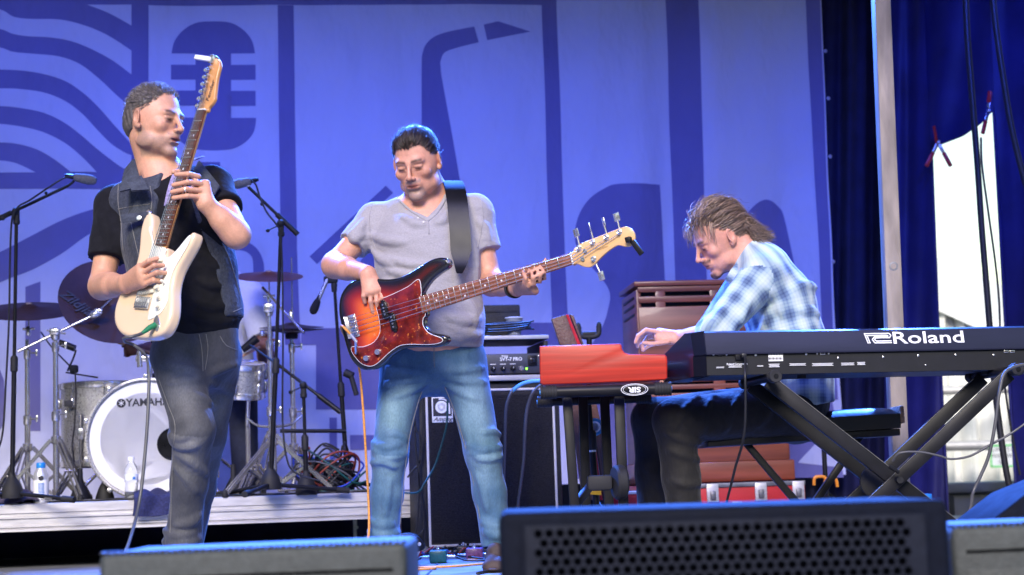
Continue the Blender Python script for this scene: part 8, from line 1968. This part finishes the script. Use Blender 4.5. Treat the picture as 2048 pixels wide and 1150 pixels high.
for k, (pts, lb) in enumerate((([(838, 770), (830, 830), (832, 900), (838, 960), (836, 1030), (830, 1075)], 'black cable dangling beside the cabinet left edge'), ([(842, 775), (846, 850), (840, 920), (826, 940), (815, 955)], 'black cable looping from cabinet towards the riser'), ([(835, 790), (826, 830), (833, 860), (840, 880), (838, 960), (846, 1020), (850, 1075)], 'thin black cable twisted beside the cabinet'))):
    wire('signal_cable', m_cab, [U(*p, 7.92) for p in pts], .0042, lb, group='cables behind the bassist')
# pedals and leads on the floor by the bassist
def fl(px, py): return UZ(px, py, 0.0)
def pedal(label, px, py, col, w=.07, d=.12, h=.05):
    p = fl(px, py); t = thing('effects_pedal', label, 'pedal', tuple(p), 'effects pedals at the bassist feet')
    m_ = mat('pedal_' + label.split()[0], col, .35, var=.25, scale=90, rvar=.1)
    Geo().box(p + V3(0, d / 2, h / 2 + .002), (w, d, h), None, .006).obj('housing', m_, t)
    Geo().lathe([(.008, 0), (.008, .006), (.005, .008), (.005, .016), (0, .017)], p + V3(0, .03, h + .002), SZ, 12).obj('foot_switch', m_chr, t)
    for s_ in (-1, 1): Geo().lathe([(.006, 0), (.006, .008), (.004, .009)], p + V3(s_ * .018, .085, h + .002), SZ, 10).obj('knob', m_blk, t)
    for s_ in (-1, 1): Geo().cyl(p + V3(s_ * w / 2, .05, .025), p + V3(s_ * (w / 2 + .035), .045, .024), .006, n=10).obj('plug', m_silver, t)
    return p
p1 = pedal('teal effects pedal on the floor before the cabinet', 876, 1127, (.01, .11, .12))
p2 = pedal('purple sparkly effects pedal beside the bassist left shoe', 949, 1122, (.16, .05, .16))
p3 = pedal('black effects pedal partly behind the purple pedal', 927, 1114, (.012, .012, .014), .06, .1, .045)
wire('patch_lead', m_cab, [p1 + V3(.07, .045, .024), p1 + V3(.12, .02, .008), p1 + V3(.2, .03, .008), p2 + V3(-.07, .045, .024)], .0042, 'short black patch lead joining the teal and purple pedals')
wire('patch_lead', m_cab, [p1 + V3(-.07, .045, .024), p1 + V3(-.11, .02, .012), p1 + V3(-.2, .02, .008), p1 + V3(-.34, .1, .008)], .0052, 'black lead running left from the teal pedal')
wire('floor_lead', m_caborange, [fl(700, 1152) + V3(0, 0, .006), fl(790, 1143) + V3(0, 0, .006), fl(840, 1138) + V3(0, 0, .006), fl(900, 1136) + V3(0, 0, .006), fl(960, 1131) + V3(0, 0, .006), fl(1010, 1126) + V3(0, 0, .006), fl(1060, 1128) + V3(0, 0, .006)], .0052, 'long orange lead stretched across the stage floor', group='orange leads on the floor')
wire('floor_lead', m_caborange, [fl(720, 1146) + V3(0, 0, .006), fl(800, 1139) + V3(0, 0, .006), fl(860, 1138) + V3(0, 0, .006), fl(868, 1140) + V3(0, 0, .006), fl(820, 1143) + V3(0, 0, .006), fl(760, 1146) + V3(0, 0, .006)], .0052, 'doubled-back orange lead beside the grey monitor', group='orange leads on the floor')
wire('floor_lead', m_caborange, [fl(935, 1123) + V3(0, 0, .006), fl(990, 1122) + V3(0, 0, .006), fl(1040, 1124) + V3(0, 0, .006)], .0052, 'short orange lead behind the bassist shoe', group='orange leads on the floor')
wire('floor_lead', m_cab, [fl(955, 1150) + V3(0, 0, .006), fl(975, 1146) + V3(0, 0, .006), fl(1010, 1144) + V3(0, 0, .006), fl(1060, 1146) + V3(0, 0, .006)], .006, 'black lead curving on the floor at the large speaker')
# black clip lamp-like microphone clamp with wheel at the riser leg
tv = thing('tilted_monitor', 'dark tilted equipment with red-rimmed wheel near the riser leg', 'equipment', tuple(fl(835, 1130)))
c0 = U(824, 1092, 7.2); M_ = mat4(c0, (1, 0, 0), (0, 0, 1), (0, -1, 0)); k_ = 7.2 / F_PX
sh_ = catmull(np.array([(-45, 8), (-30, 22), (-5, 26), (15, 18), (25, 2), (22, -8), (0, -14), (-40, -28)]) * k_, 3, True)
Geo(M_).prism(sh_, -.05, .05, .006).obj('shell', m_blk, tv)
Geo(M_).prism(np.array([(10, 18), (24, 34), (26, 30), (24, 4), (12, 6)]) * k_, -.012, .012, .003).obj('wing', m_blk, tv)
Geo().lathe([(0, 0), (.008, 0), (.006, .004), (0, .005)], c0 + V3(16 * k_, -.052, 4 * k_), (0, -1, 0), 14).obj('bolt', m_white, tv)
Geo().lathe([(.050, -.012), (.058, -.01), (.058, .01), (.050, .012), (.050, -.012)], fl(815, 1128) + V3(0, .1, .06), (.5, -1, 0), 28).obj('wheel_rim', m_redplush, tv)
Geo().lathe([(.036, -.010), (.049, -.010), (.049, .010), (.036, .010), (.036, -.010)], fl(815, 1128) + V3(0, .1, .06), (.5, -1, 0), 28).obj('wheel_band', m_white, tv)
for k in range(5):
    p0 = fl(830 + 9 * k, 1118) ; wire('signal_cable', [m_cab, m_cabred, m_cabblue, m_cab, m_cabred][k], squiggle(p0, p0 + V3(.16, .12, .0), 7, .035, .05, 70 + k), .0045, ['black', 'red', 'blue', 'thin black', 'dark red'][k] + ' cable in the clutter at the cabinet foot', group='cables at the cabinet foot')
# bottle and orange hooks in the dark behind the stand
pb = U(1855, 1010, 7.6); bo = thing('white_bottle', 'small white bottle with blue cap behind the piano stand', 'bottle', (pb[0], pb[1], 0))
zt = U(1855, 990, 7.6)[2]; Geo().lathe([(.03, 0), (.034, .01), (.034, zt - .06), (.020, zt - .025), (.018, zt - .018)], (pb[0], pb[1], 0), SZ, 20).obj('body', m_white, bo)
Geo().lathe([(.021, zt - .02), (.021, zt + .004), (0, zt + .006)], (pb[0], pb[1], 0), SZ, 18).obj('cap', m_cyan, bo)
pb2 = U(1840, 1008, 7.75); bo = thing('clear_bottle', 'second blue-capped bottle half hidden behind the piano stand', 'bottle', (pb2[0], pb2[1], 0))
zt = U(1840, 990, 7.75)[2]; Geo().lathe([(.03, 0), (.034, .01), (.034, zt - .06), (.020, zt - .025), (.018, zt - .018)], (pb2[0], pb2[1], 0), SZ, 20).obj('body', m_pet, bo)
Geo().lathe([(.021, zt - .02), (.021, zt + .004), (0, zt + .006)], (pb2[0], pb2[1], 0), SZ, 18).obj('cap', m_cyan, bo)
m_or = mat('orange_plastic', (.70, .24, .02), .4, var=.1)
oc_ = thing('orange_clip_stand', 'black stand base with orange clips behind the bench', 'stand', tuple(UZ(1655, 1040, 0)))
for (x, y) in ((1640, 962), (1662, 966)): g = Geo(); p = U(x, y, 8.6); g.tube(catmull([p + V3(-.03, 0, -.02), p + V3(-.025, 0, .015), p + V3(0, 0, .022), p + V3(.025, 0, .015), p + V3(.03, 0, -.02)], 4), .008, 8); g.obj('clip', m_or, oc_)
p = U(1651, 960, 8.62); Geo().cyl((p[0], p[1], .02), p + V3(0, 0, .45), .012, n=10).obj('pole', m_blk, oc_)
for k in range(3): a_ = .5 + k * 2.09; Geo().cyl((p[0], p[1], .22), (p[0] + .25 * math.cos(a_), p[1] + .25 * math.sin(a_), .015), .010, n=8).obj('leg', m_blk, oc_)
